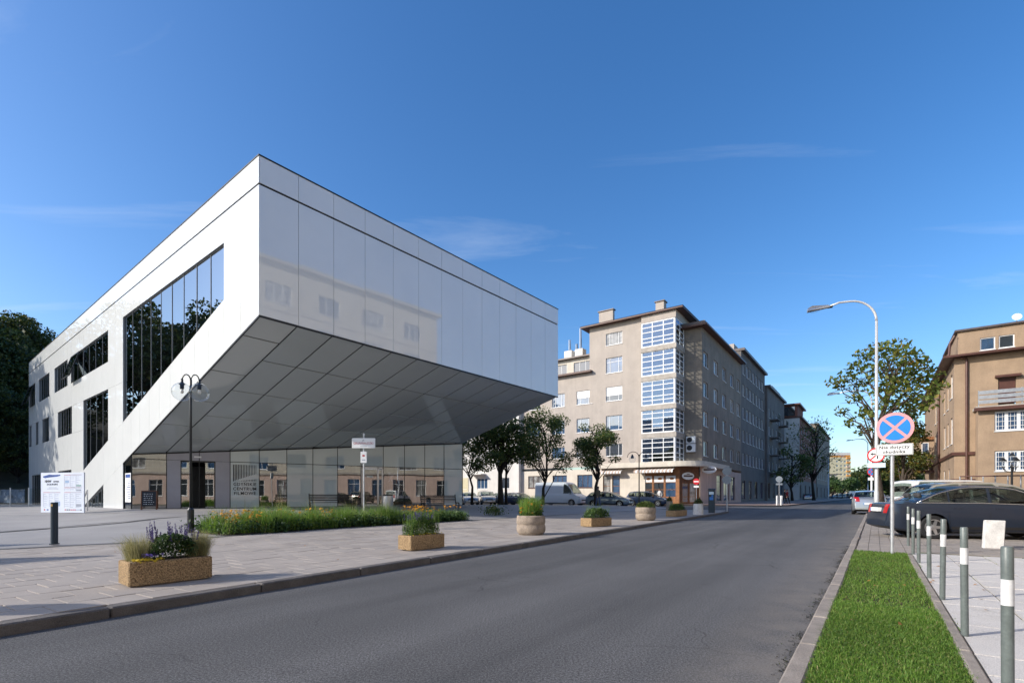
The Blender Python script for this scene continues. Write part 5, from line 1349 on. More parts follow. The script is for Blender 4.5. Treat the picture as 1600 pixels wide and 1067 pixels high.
t_, Fq = round_back('red no-entry sign on a thin white post by the café', 1088, None, 2.75, .32, Y=52, facecol='sign_red2')
mb = MB(); mb.box(-.24, .24, -.06, .06, .0045, .006); place(mb, Fq).build('white_bar', M['frame_white'], t_)
mb = MB(); mb.box(-.25, .25, -.62, -.42, 0, .004); place(mb, Fq).build('text_plate', M['frame_white'], t_)
t_, Fq = round_back('grey round sign back with a plate on the traffic island', 1217.5, None, 3.0, .32, Y=52.5)
mb = MB(); mb.box(-.3, .3, -.6, -.42, 0, .004); place(mb, Fq).build('text_plate', M['sign_back'], t_)
for k, px in enumerate((1213.8, 1217, 1220.3, 1224.2)):
    p = Vector(((px - 800) / FPX * 51.8, 51.8 + .3 * (k % 2), .1))
    mb = MB(); mb.lathe([(.07, 0), (.07, .95), (.05, .98)], n=12); o_ = mb.build('white_post', M['frame_white']); o_.location = p
    tag(o_, ['leftmost', 'second', 'third', 'rightmost'][k] + ' of the four short white posts below the round sign', 'post', 'white posts at the crossing')

# planters
def box_planter(label, FL, FRr, BL, h):
    a, b, c = GR(*FL, .1), GR(*FRr, .1), GR(*BL, .1)
    t_ = thing('planter', label, 'planter', a, math.atan2(b.y - a.y, b.x - a.x), 'rectangular planters')
    L_ = (b - a).length; W_ = min((c - a).length, .48)
    mb = MB(); mb.cbox(0, L_, 0, W_, .02, h, .012); 
    bx = mb.build('trough', M['exposed_agg'], t_)
    mb = MB(); mb.box(.05, L_ - .05, .05, W_ - .05, h - .03, h + .004); mb.build('soil', M['soil'], t_)
    mb = MB(); mb.box(.08, L_ - .08, .05, W_ - .05, .0, .02); mb.build('foot', M['old_concrete'], t_)
    return t_, L_, W_, h
def round_planter(label, px, py, w_px, h):
    p = GR(px, py, .1); r_ = w_px / 2 / FPX * p.y
    p = p + Vector((0, r_, 0))
    t_ = thing('round_planter', label, 'planter', p, 0, 'round concrete planters')
    prof = [(r_ * .78, 0), (r_ * .84, .02), (r_ * .97, h * .14), (r_, h * .3), (r_ * .98, h * .47), (r_ * .93, h * .52), (r_ * .98, h * .57), (r_, h * .72), (r_ * .98, h * .93), (r_ * .94, h * .99), (r_ * .8, h), (r_ * .76, h * .9)]
    mb = MB(); mb.lathe(prof, n=36); mb.v = [(x * (1 + .012 * math.sin(9 * z * 7 + x * 31)), y * (1 + .012 * math.sin(23 * x + z * 40)), z) for x, y, z in mb.v]
    mb.build('bowl', M['old_concrete'], t_, smooth=True)
    mb = MB(); mb.lathe([(r_ * .82, h * .91), (r_ * .4, h * .95), (.01, h * .96)], n=20); mb.build('soil', M['soil'], t_, smooth=True)
    return t_, r_, h
PLN = [box_planter('nearest pebble-dashed planter with tall purple salvia and yellow flowers', (201, 919), (332, 903.8), (185.6, 912), .285),
       box_planter('middle pebble-dashed planter with bushy lavender on the pavement', (642, 861.3), (695, 855.5), (624, 858.8), .287),
       box_planter('small rectangular planter with low green plants, third from the camera', (924, 823.5), (956, 821.5), (920.5, 821.8), .29),
       box_planter('farthest small rectangular planter near the ticket machine', (1056, 807.4), (1073.5, 805.4), (1051.5, 806.2), .3)]
RPN = [round_planter('round weathered concrete planter with grass and yellow flowers', 830.5, 836.5, 47, .51),
       round_planter('shaded round concrete planter with dense dark shrub', 1013, 813.4, 32, .55)]
for (px, py, w_, h, lb) in ((1091, 803.6, 15, .58, 'tall tapered concrete tub with a small shrub by the ticket machine'), (1046, 796.5, 10, .62, 'concrete tub with a bush before the café windows')):
    p = GR(px, py, .1); r_ = w_ / 2 / FPX * p.y
    t_ = thing('concrete_tub', lb, 'planter', p, R(20))
    mb = MB(); mb.lathe([(r_ * 1.05, 0), (r_ * .95, h), (r_ * .8, h), (r_ * .78, h - .06)], n=8); mb.build('tub', M['pale_concrete'] if px > 1060 else M['old_concrete'], t_)
    RPN.append((t_, r_, h))

# glass guard and printed banner at the far left
gg = thing('glass_guard', 'low frameless glass guard at the left edge of the plaza', 'railing', (0, 0, 0))
g0, g1 = PX(-40, 773, 39), PX(134, 773, 37.5)
for k in range(6):
    a, b = g0.lerp(g1, k / 6 + .004), g0.lerp(g1, (k + 1) / 6 - .004); z0 = .3
    mb = MB(); mb.prism([(a.x, a.y, z0), (b.x, b.y, z0), (b.x, b.y, z0 + 1.35), (a.x, a.y, z0 + 1.35)], (0, .02, 0)); mb.build('glass_panel', M['glass_thin'], gg)
    mb = MB(); mb.box(b.x - .02, b.x + .02, b.y - .02, b.y + .04, z0 - .1, z0 + 1.4); mb.build('post', M['alu'], gg)
M['banner'] = pm('banner_print', (.12, .16, .22), .6, var=.5, vscale=1.6, col2=(.45, .43, .42), c2scale=1.4, c2lo=.52, c2hi=.6)
b0, b1 = PX(-30, 773, 42), PX(38, 773, 41)
mb = MB(); mb.prism([(b0.x, b0.y, .5), (b1.x, b1.y, .5), (b1.x, b1.y, 1.6), (b0.x, b0.y, 1.6)], (0, .04, 0)); bnr = mb.build('banner', M['banner']); tag(bnr, 'long dark printed banner behind the glass guard', 'banner')
hr_ = PX(131, 795, 27.5); 
mb = MB(); mb.tube([(0, 0, 0), (0, 0, 1.15), (-.35, .1, .5), (-.45, .12, 0)], .035, 8); o_ = mb.build('stair_handrail', M['alu']); o_.location = (hr_.x + .2, hr_.y, plaza_z(hr_.x, hr_.y) - .02); tag(o_, 'short bent steel handrail beside the programme board', 'handrail')

# beyond the left edge: unseen boards added to shade the plaza, sign shadowing the road
for (x, y, L_, h, lb) in ((-10.7, 7.75, 5.0, 2.1, 'tall unseen board added for its shadow beyond the left edge, nearer the road'), (-14.7, 9.6, 4.0, 2.6, 'tall unseen board added for its shadow beyond the left edge, deeper in the plaza')):
    t_ = thing('shadow_board', lb, 'sign board', (x, y, .1), math.atan2(-TS.y, -TS.x), 'unseen boards added for their shadows')
    mb = MB(); mb.box(0, L_, -.04, .04, .12, h); mb.build('panel', M['board'], t_)
    for q in (.1, L_ - .18):
        mb = MB(); mb.box(q, q + .08, -.05, .05, 0, h + .02); mb.build('leg', M['galv'], t_)
t_ = thing('road_sign', 'round road sign beyond the left edge by the kerb', 'road sign', (-8.55, 3.5, .1))
mb = MB(); mb.tube([(0, 0, -.1), (0, 0, 2.55)], .03, 8); mb.build('post', M['galv'], t_)
Fq = signframe(Vector((0, 0, 2.25)) + TS * .05, TS); mb = MB(); disc(mb, .32, .004, 28); place(mb, Fq).build('sign_disc', M['sign_back'], t_)
# ------------------------------------------------------------------ vegetation
M['bark'] = pm('bark', (0.075, 0.058, 0.045), 0.95, var=0.25, vscale=6, bump=0.7, bscale=30)
M['bark_dark'] = pm('bark_dark', (0.03, 0.025, 0.02), 0.95, var=0.25, vscale=6)
M['leaf_maple'] = leafmat('leaf_maple', [(0, (.06, .10, .02)), (.5, (.13, .18, .032)), (.88, (.24, .25, .05)), (.97, (.34, .24, .045)), (1, (.32, .14, .02))], .5)
M['leaf_street'] = leafmat('leaf_street', [(0, (.045, .08, .02)), (.5, (.085, .135, .032)), (.9, (.15, .19, .045)), (1, (.24, .19, .04))], .45)
M['leaf_wood'] = leafmat('leaf_wood', [(0, (.022, .04, .011)), (.5, (.045, .072, .016)), (.9, (.09, .115, .025)), (1, (.18, .16, .035))], .3)
M['leaf_autumn'] = leafmat('leaf_autumn', [(0, (.05, .075, .018)), (.5, (.10, .125, .025)), (.85, (.18, .17, .035)), (1, (.32, .18, .03))], .4)
M['leaf_green'] = leafmat('leaf_green', [(0, (.03, .065, .018)), (.6, (.06, .115, .03)), (1, (.10, .16, .04))], .35)
M['grass_lawn'] = leafmat('grass_lawn', [(0, (.058, .14, .016)), (.45, (.125, .25, .032)), (.86, (.21, .33, .055)), (.96, (.28, .29, .09)), (1, (.36, .29, .14))], .45)
M['grass_long'] = leafmat('grass_long', [(0, (.07, .16, .02)), (.5, (.15, .28, .035)), (.88, (.24, .36, .06)), (1, (.40, .38, .14))], .45)
M['grass_straw'] = leafmat('grass_straw', [(0, (.16, .17, .06)), (.5, (.30, .28, .12)), (1, (.48, .43, .22))], .45)
M['petal_orange'] = leafmat('petal_orange', [(0, (.50, .20, .01)), (1, (.75, .36, .02))], .3)
M['petal_yellow'] = leafmat('petal_yellow', [(0, (.60, .42, .02)), (1, (.78, .62, .06))], .3)
M['petal_purple'] = leafmat('petal_purple', [(0, (.035, .022, .10)), (.6, (.07, .045, .20)), (1, (.14, .10, .34))], .25)
M['petal_violet'] = leafmat('petal_violet', [(0, (.16, .10, .45)), (1, (.30, .22, .65))], .25)
M['leaf_fallen'] = leafmat('leaf_fallen', [(0, (.22, .10, .03)), (1, (.42, .2, .05))], .2)

def unit(v): return v / np.maximum(np.linalg.norm(v, axis=-1, keepdims=True), 1e-9)
def leaves(c, size, flat=0.0, aspect=.62, rng=RNG):
    "rhombic leaves, random attitude; c (k,3)"
    k = len(c)
    n = rng.normal(size=(k, 3)); n[:, 2] = np.abs(n[:, 2]) + flat; n = unit(n)
    a = unit(np.cross(n, rng.normal(size=(k, 3)))); b = np.cross(n, a)
    s = size * rng.uniform(.6, 1.3, (k, 1))
    droop = n * s * -.18
    return np.stack([c - a * s * .5, c + b * s * aspect * .5 - droop * .3, c + a * s * .5 + droop, c - b * s * aspect * .5 - droop * .3], 1)
def blades(base, h, w_, lean, rng=RNG, az=None):
    k = len(base)
    az = rng.uniform(0, 2 * np.pi, k) if az is None else az
    d = np.stack([np.cos(az), np.sin(az), np.zeros(k)], 1)
    fa = rng.uniform(0, 2 * np.pi, k); f_ = np.stack([np.cos(fa), np.sin(fa), np.zeros(k)], 1)
    hh = (h * rng.uniform(.55, 1.2, k))[:, None]; ln = (np.abs(rng.normal(size=k)) * lean)[:, None] * hh
    up = np.array([[0, 0, 1.0]])
    b0 = base - f_ * w_ / 2; b1 = base + f_ * w_ / 2
    mid = base + up * hh * .62 + d * ln * .35
    tip = base + up * hh * np.maximum(.35, 1 - .25 * ln / hh) + d * ln
    q1 = np.stack([b0, b1, mid + f_ * w_ * .38, mid - f_ * w_ * .38], 1)
    q2 = np.stack([mid - f_ * w_ * .38, mid + f_ * w_ * .38, tip + f_ * w_ * .06, tip - f_ * w_ * .06], 1)
    return np.concatenate([q1, q2])
def cl_pts(cs, rs, n, rng=RNG, shell=.5):
    "n points through each clump ball"
    out = []
    for c, r in zip(cs, rs):
        k = max(4, int(n * r ** 2))
        v = unit(rng.normal(size=(k, 3))) * (rng.uniform(shell ** 3, 1, (k, 1)) ** (1 / 3)) * r
        v[:, 2] *= .75
        out.append(np.array(c)[None] + v)
    return np.concatenate(out)
def grow(trunk_pts, trunk_r, tips, mat, name, parent, r_tip=.012, seed=0, sub=3, spread=.5):
    "trunk tube, one bent limb to every tip, twigs around it"
    rg = random.Random(seed)
    mb = MB(); n = len(trunk_pts)
    mb.tube(trunk_pts, [trunk_r * (1 - .62 * i / (n - 1)) * (1.35 if i == 0 else 1) for i in range(n)], 10)
    tp = [Vector(p) for p in trunk_pts]
    for t_ in tips:
        t_ = Vector(t_)
        # start on the trunk below the tip
        hz = t_.z - (t_ - tp[-1]).to_2d().length * .8
        best = min(range(1, n), key=lambda i: abs(tp[i].z - hz)); s = tp[best].lerp(tp[best - 1], rg.uniform(0, .6))
        m1 = s.lerp(t_, .4) + Vector((rg.uniform(-.1, .1), rg.uniform(-.1, .1), .12)) * (t_ - s).length
        m2 = s.lerp(t_, .75) + Vector((rg.uniform(-.08, .08), rg.uniform(-.08, .08), .06)) * (t_ - s).length
        r0 = trunk_r * rg.uniform(.25, .42)
        mb.tube([s, m1, m2, t_], [r0, r0 * .6, r0 * .35, r_tip], 6)
        for k in range(sub):
            b = m1.lerp(t_, rg.uniform(.1, .9)); e = b + Vector((rg.uniform(-1, 1), rg.uniform(-1, 1), rg.uniform(-.3, .9))) * spread
            mb.tube([b, b.lerp(e, .5) + Vector((0, 0, .05)), e], [r0 * .25, r0 * .16, r_tip * .5], 5)
    return mb.build(name, M[mat], parent, smooth=True)
def make_tree(label, loc, trunk, tr, tips, radii, nleaf, leaf, lmat, bmat='bark', seed=1, group=None, name='tree', sub=3, spread=.5, flat=.2):
    rg = np.random.default_rng(seed)
    t_ = thing(name, label, 'tree', loc, 0, group)
    grow(trunk, tr, tips, bmat, 'trunk', t_, seed=seed, sub=sub, spread=spread)
    c = cl_pts(tips, radii, nleaf, rg, .2)
    link('crown', quads_mesh('crown', leaves(c, leaf, flat, rng=rg), M[lmat]), t_)
    return t_

# maple on the right: clumps where the photograph shows them
MY = 27.0
mb0 = Vector((576 / FPX * MY, MY, .05))
rgm = random.Random(5)
mtips = []; mr = []
for (px, py, r_) in ((1302, 597, .42), (1322, 590, .5), (1312, 602, .4), (1338, 575, .6), (1352, 556, .6), (1376, 548, .75), (1400, 545, .8), (1418, 560, .8), (1395, 572, .85), (1366, 580, .7), (1345, 600, .6), (1380, 604, .75), (1408, 598, .85), (1428, 585, .8), (1440, 568, .6), (1452, 590, .7), (1462, 604, .55), (1436, 612, .75), (1334, 622, .45), (1314, 642, .38), (1330, 660, .42), (1352, 645, .5), (1345, 672, .4), (1385, 630, .6), (1412, 628, .7), (1368, 668, .35), (1450, 628, .6), (1424, 640, .7)):
    yy = MY + rgm.uniform(-1.6, 1.6)
    p = PX(px, py, yy) - mb0; mtips.append(p[:]); mr.append(r_ * 1.0)
make_tree('maple with thinning green and yellow leaves beside the tall street lamp', mb0, [(0, 0, -.1), (-.05, 0, 1.2), (-.2, .1, 2.6), (-.35, 0, 3.9), (.1, .1, 5.2), (.5, 0, 6.6), (.8, .1, 7.6)], .2, mtips, mr, 190, .25, 'leaf_maple', seed=3, sub=5, spread=.9)
def blob_tree(label, loc, h, cr, cb, seed, ncl, nleaf, leaf, lmat, bmat='bark', tr=.14, group=None, name='tree', zs=1.0, sub=3, fork=False):
    rg = random.Random(seed); tips = []; rad = []
    for k in range(ncl):
        a = rg.uniform(0, 6.283); e = rg.uniform(-.75, 1.0); q = cr * rg.uniform(.45, .95) * math.sqrt(max(0, 1 - e * e * .8))
        tips.append((math.cos(a) * q, math.sin(a) * q, cb + (h - cb) * (.5 + .46 * e))); rad.append(cr * rg.uniform(.22, .42))
    tk = [(0, 0, -.3), (rg.uniform(-.05, .05) * h * .3, rg.uniform(-.05, .05) * h * .3, cb * .6), (rg.uniform(-.05, .05) * h, 0, cb), (rg.uniform(-.05, .05) * h, rg.uniform(-.04, .04) * h, (cb + h) / 2), (0, 0, h * .85)]
    return make_tree(label, loc, tk, tr, tips, rad, nleaf, leaf, lmat, bmat, seed, group, name, sub, cr * .3)
# street trees under and beyond the cantilever
blob_tree('small street tree, leftmost under the corner of the cantilever', PX(737, 773, 44).xy.to_3d() + Z3 * .1, 6.0, 1.9, 2.9, 21, 24, 330, .2, 'leaf_street', 'bark_dark', .11, 'street trees on the square')
tt = blob_tree('street tree with a thick dark trunk under the edge of the cantilever', PX(783, 773, 43).xy.to_3d() + Z3 * .1, 8.0, 2.5, 3.2, 22, 32, 300, .21, 'leaf_street', 'bark_dark', .24, 'street trees on the square')
blob_tree('thin street tree just right of the thick dark trunk', PX(790.5, 773, 44).xy.to_3d() + Z3 * .1, 7.2, 2.0, 3.3, 23, 22, 280, .2, 'leaf_street', 'bark_dark', .12, 'street trees on the square')
blob_tree('street tree in front of the white van', PX(848, 773, 45).xy.to_3d() + Z3 * .1, 8.3, 2.6, 2.7, 27, 34, 270, .2, 'leaf_street', 'bark_dark', .14, 'street trees on the square')
blob_tree('round-crowned street tree in front of the silver hatchback', PX(931, 773, 46).xy.to_3d() + Z3 * .1, 7.7, 2.35, 3.0, 25, 28, 310, .2, 'leaf_street', 'bark_dark', .17, 'street trees on the square')
# right side, behind the maple
blob_tree('green tree turning yellow behind the no-stopping sign', PX(1410, 773, 52).xy.to_3d(), 9.5, 2.7, 2.0, 31, 30, 190, .3, 'leaf_autumn', 'bark', .2)
blob_tree('dense green tree between the lamp pole and the brown house', PX(1422, 773, 70).xy.to_3d(), 10, 3.4, 2.0, 32, 34, 110, .34, 'leaf_green', 'bark', .2)
blob_tree('low tree behind the parked cars on the right', PX(1395, 773, 74).xy.to_3d(), 6.5, 3.2, 1.5, 33, 24, 130, .34, 'leaf_street', 'bark', .2)
# nearly bare tree on the left of the street
blob_tree('almost bare dark tree before the pale grey block down the street', PX(1272, 773, 98).xy.to_3d(), 16, 5.0, 4.5, 41, 40, 7, .42, 'leaf_street', 'bark_dark', .26, sub=9)
blob_tree('dark bushy street tree before the brick block', PX(1238, 773, 90).xy.to_3d(), 9.5, 3.2, 2.6, 42, 26, 60, .4, 'leaf_street', 'bark_dark', .22)
for k, (px, Y, h, r_, lb) in enumerate(((1287, 215, 8.5, 6, 'round green tree left of the crossing at the end of the street'), (1316, 235, 8, 7, 'broad green tree below the high-rise'), (1300, 205, 6.5, 4, 'low dark tree in front of the broad one by the crossing'))):
    blob_tree(lb, PX(px, 773, Y).xy.to_3d(), h, r_, 2, 50 + k, 30, 26, .9, 'leaf_green', 'bark', .4, 'trees at the end of the street')
# far wooded ridge
rg = np.random.default_rng(77); k = 26000
xs_ = rg.uniform(280, 520, k); ys_ = rg.uniform(520, 640, k)
top = 12 + 14 * np.exp(-((xs_ / ys_ - .70) / .05) ** 2) + 5 * np.sin(xs_ * .21) + 3 * np.sin(xs_ * .53 + 1)
zz_ = top * rg.uniform(0, 1, k) ** .45
tag(link('far_wood', quads_mesh('far_wood', leaves(np.stack([xs_, ys_, zz_], 1), 3.2, .3, rng=rg), M['leaf_wood'])), 'distant wooded ridge beyond the end of the street', 'woodland', kind='stuff')

# wooded hill on the left
M['hill'] = pm('hill_earth', (0.045, 0.04, 0.022), .95, var=.3, vscale=.6)
def hill_z(x, y):
    d = (-46 - x) * .62 + (y - 50) * .6
    d2 = (-58 - x)
    v = max(d, d2) if y > 20 else d2
    return max(-.1, min(15.0, v * .5)) if v > 0 else -.1
mb = MB(); nx_, ny_ = 40, 40
for i in range(nx_ + 1):
    for j in range(ny_ + 1):
        x = -150 + 165 * i / nx_; y = -20 + 160 * j / ny_
        mb.v.append((x, y, hill_z(x, y) - (.5 if hill_z(x, y) < 0 else 0)))
for i in range(nx_):
    for j in range(ny_):
        a = i * (ny_ + 1) + j; mb.f.append((a, a + ny_ + 1, a + ny_ + 2, a + 1)); mb.mi.append(0)
tag(mb.build('hill', M['hill'], None, smooth=True), kind='structure')
protos = []
hill_spots = [(-10, 62, 12.5), (22, 60, 11.8), (50, 63, 10.6), (76, 66, 9.6), (4, 70, 13.5), (38, 74, 12), (66, 76, 10.5), (90, 74, 9), (-40, 58, 13), (-70, 62, 14), (15, 54.5, 8.5), (42, 55, 7.5), (62, 57, 7), (-15, 52, 9), (84, 58, 6.5), (28, 52.5, 6)]
lbl = ['second row', 'front row', 'back row']
for k, (px, Y, h) in enumerate(hill_spots):
    p = PX(px, 773, Y); p.z = max(0, hill_z(p.x, p.y)) - .1
    lb = f'dense dark hillside tree, {["tall", "broad", "leaning", "dark", "high", "rear", "upper", "right-hand", "outer", "outermost", "low", "lower", "small", "low outer", "smallest", "short"][k]} one left of the white building'
    if k < 4:
        t_ = blob_tree(lb, p, 13.0, 4.6, 1.6, 60 + k, 44, 82, .42, 'leaf_wood', 'bark_dark', .28, 'trees on the wooded hill', name='hillside_tree'); protos.append(t_); t_.scale = (h / 13, h / 13, h / 13)
    else:
        clone_at(protos[k % 4], p, random.uniform(0, 6), lb, 'trees on the wooded hill', h / 13)
# trees beyond the left edge, mirrored in the big window
for k, (x, y, h, lb) in enumerate(((-64, 43, 20, 'large hillside tree mirrored in the big side window'), (-70, 37, 22, 'hillside tree beyond the left edge, second from the plaza'), (-75, 50, 20, 'hillside tree beyond the left edge, highest up the slope'), (-82, 42, 20, 'hillside tree beyond the left edge, farthest from the plaza'), (-60, 52, 14, 'hillside tree beyond the left edge beside the glass guard'), (-68, 56, 15, 'hillside tree beyond the left edge above the banner'))):
    clone_at(protos[k % 4], (x, y, max(0, hill_z(x, y)) - .1), random.uniform(0, 6), lb, 'trees on the wooded hill', h / 13)

# lawn strip
rg = np.random.default_rng(5); k = 95000
u = rg.uniform(-1.6, 12.33, k); u = np.where(rg.uniform(0, 1, k) < .5, rg.uniform(1.2, 6.5, k), u); v = rg.uniform(.108, .932, k)
base = np.stack([KR0.x + TS.x * u + NS.x * v, TS.y * u + NS.y * v, np.full(k, .05)], 1)
patch = .5 + .5 * np.sin(u * 2.1 + 1.7 * np.sin(v * 5)) * np.sin(v * 7 + u) * 1.4
hs_ = .025 + .012 * patch + .006 * rg.normal(size=k); hs_ = np.concatenate([hs_, hs_])
bw_ = blades(base, .05, .0055, .6, rg); bw_[:, :, 2] = .05 + (bw_[:, :, 2] - .05) * (hs_ / .046)[:, None]
tag(link('lawn', quads_mesh('lawn', bw_, M['grass_lawn'])), 'mown green lawn strip between the road kerb and the bollards', 'lawn', kind='stuff')
# weeds in the joints and fallen leaves
k = 900; u = rg.uniform(2, 12.3, k); v = np.where(rg.uniform(0, 1, k) < .4, 1.005, 1.0 + .5 * rg.integers(0, 5, k)) + rg.normal(size=k) * .012
cl = np.floor(u * 1.6 + v * 3); keep = (np.sin(cl * 12.9898) * 43758.5453 % 1) < .4
base = np.stack([KR0.x + TS.x * u + NS.x * v, TS.y * u + NS.y * v, np.full(k, .055)], 1)[keep]
tag(link('joint_weeds', quads_mesh('joint_weeds', blades(base, .025, .005, 1.6, rg), M['grass_long'])), 'small weeds growing in the joints of the right pavement', 'weeds', kind='stuff')
k = 26; u = rg.uniform(2.2, 11, k); v = rg.uniform(.15, 1.6, k)
cc = np.stack([KR0.x + TS.x * u + NS.x * v, TS.y * u + NS.y * v, np.where(v < .92, .098, .072)], 1)
k2 = 16; q = rg.uniform(.4, 6.5, k2); pp_ = rg.uniform(-1, 14, k2)
cc2 = np.stack([K0.x + NL.x * q + DL.x * pp_, K0.y + NL.y * q + DL.y * pp_, np.full(k2, .112)], 1)
lv = leaves(np.concatenate([cc, cc2]), .05, 3.0, .7, rg)
tag(link('fallen_leaves', quads_mesh('fallen_leaves', lv, M['leaf_fallen'])), 'scattered fallen brown leaves on lawn and pavements', 'leaves', kind='stuff')

# flower bed along the plaza
BF = [Vector((-7.3, 12.9, 0)), Vector((-6.3, 14.5, 0)), Vector((-5.0, 16.5, 0)), Vector((-3.4, 18.6, 0)), Vector((-2.5, 19.8, 0)), Vector((-1.7, 20.9, 0))]
def bedpt(s, d):
    n = len(BF) - 1; i = min(int(s * n), n - 1); f = s * n - i
    return BF[i].lerp(BF[i + 1], f) + NL * d
bed_poly = [bedpt(s / 20, .05) for s in range(21)] + [bedpt(s / 20, 1.7 if s < 16 else 1.2) for s in range(20, -1, -1)]
mb = MB(); mb.poly([(p.x, p.y, .125) for p in bed_poly]); tag(mb.build('flower_bed', M['soil']), kind='structure')
rg = np.random.default_rng(15)
GB, GS, GO, GL = [], [], [], []
for i in range(330):
    s = rg.uniform(0, 1); d = rg.uniform(.15, 1.6)
    if s > .8 and rg.uniform() < .6: continue
    if s < .12 and rg.uniform() < .5: continue
    c = bedpt(s, d); hh = rg.uniform(.38, .72) * (1 if s < .55 else .68)
    n_ = int(rg.uniform(60, 130))
    b = np.stack([c.x + rg.normal(size=n_) * .09, c.y + rg.normal(size=n_) * .09, np.full(n_, .12)], 1)
    GB.append(blades(b, hh, .009, .45, rg))
    if rg.uniform() < .16:
        n_ = 12; b = np.stack([c.x + rg.normal(size=n_) * .07, c.y + rg.normal(size=n_) * .07, np.full(n_, .12)], 1)
        GS.append(blades(b, hh * 1.55, .008, .35, rg))
for i in range(360):
    s = rg.uniform(0, .97); d = rg.uniform(.05, .9) if s > .1 else rg.uniform(.05, 2)
    c = bedpt(s, d); n_ = 40
    GL.append(leaves(np.array([[c.x, c.y, .2]]) + rg.normal(size=(n_, 3)) * np.array([[.13, .13, .1]]) + np.array([[0, 0, rg.uniform(0, .12)]]), .085, .5, .6, rg))
def flower(c, r_, rg, tilt=.5):
    n = unit(np.array([rg.normal() * tilt, rg.normal() * tilt - .35, 1.0])); a = unit(np.cross(n, [0, 1, .2])); b = np.cross(n, a)
    out = []
    for j in range(5):
        t0 = j * 1.2566 + rg.uniform(0, .3); d = a * math.cos(t0) + b * math.sin(t0); e = a * math.cos(t0 + 1.57) + b * math.sin(t0 + 1.57)
        out.append(np.stack([c, c + d * r_ * .6 + e * r_ * .35, c + d * r_ - n * r_ * .2, c + d * r_ * .6 - e * r_ * .35]))
    return np.stack(out)
ST = []
for i in range(330):
    z_ = rg.uniform(0, 1)
    s = .02 + .12 * rg.uniform() if z_ < .4 else (.2 + .22 * rg.uniform() if z_ < .6 else (.62 + .12 * rg.uniform() if z_ < .9 else rg.uniform(.75, .98)))
    c = bedpt(s, rg.uniform(.2, 1.4)); h = rg.uniform(.3, .62)
    GO.append(flower(np.array([c.x, c.y, .12 + h]), rg.uniform(.036, .055), rg))
    ST.append(blades(np.array([[c.x, c.y, .12]]), h, .006, .02, rg))
beds = [('ornamental_grass', 'dense tufts of ornamental grass filling the flower bed', GB, 'grass_long', 'grass'), ('straw_grass', 'pale feathery grass plumes rising from the flower bed', GS + ST[:40], 'grass_straw', 'grass'), ('bed_leaves', 'low broad-leaved plants at the edge of the flower bed', GL + ST[40:], 'leaf_green', 'plants'), ('orange_flowers', 'orange and yellow coneflowers in the flower bed', GO, 'petal_orange', 'flowers')]
for nm, lb, arr, mt, ct_ in beds: tag(link(nm, quads_mesh(nm, np.concatenate(arr), M[mt])), lb, ct_, kind='stuff')
sp_ = PX(772, 773, 25.5)
blob = leaves(np.array([[sp_.x, sp_.y, .35]]) + RNG.normal(size=(500, 3)) * np.array([[.25, .25, .14]]), .1, .2)
tag(link('low_shrub', quads_mesh('low_shrub', blob, M['leaf_street'])), 'small dark shrub at the right end of the flower bed', 'shrub')

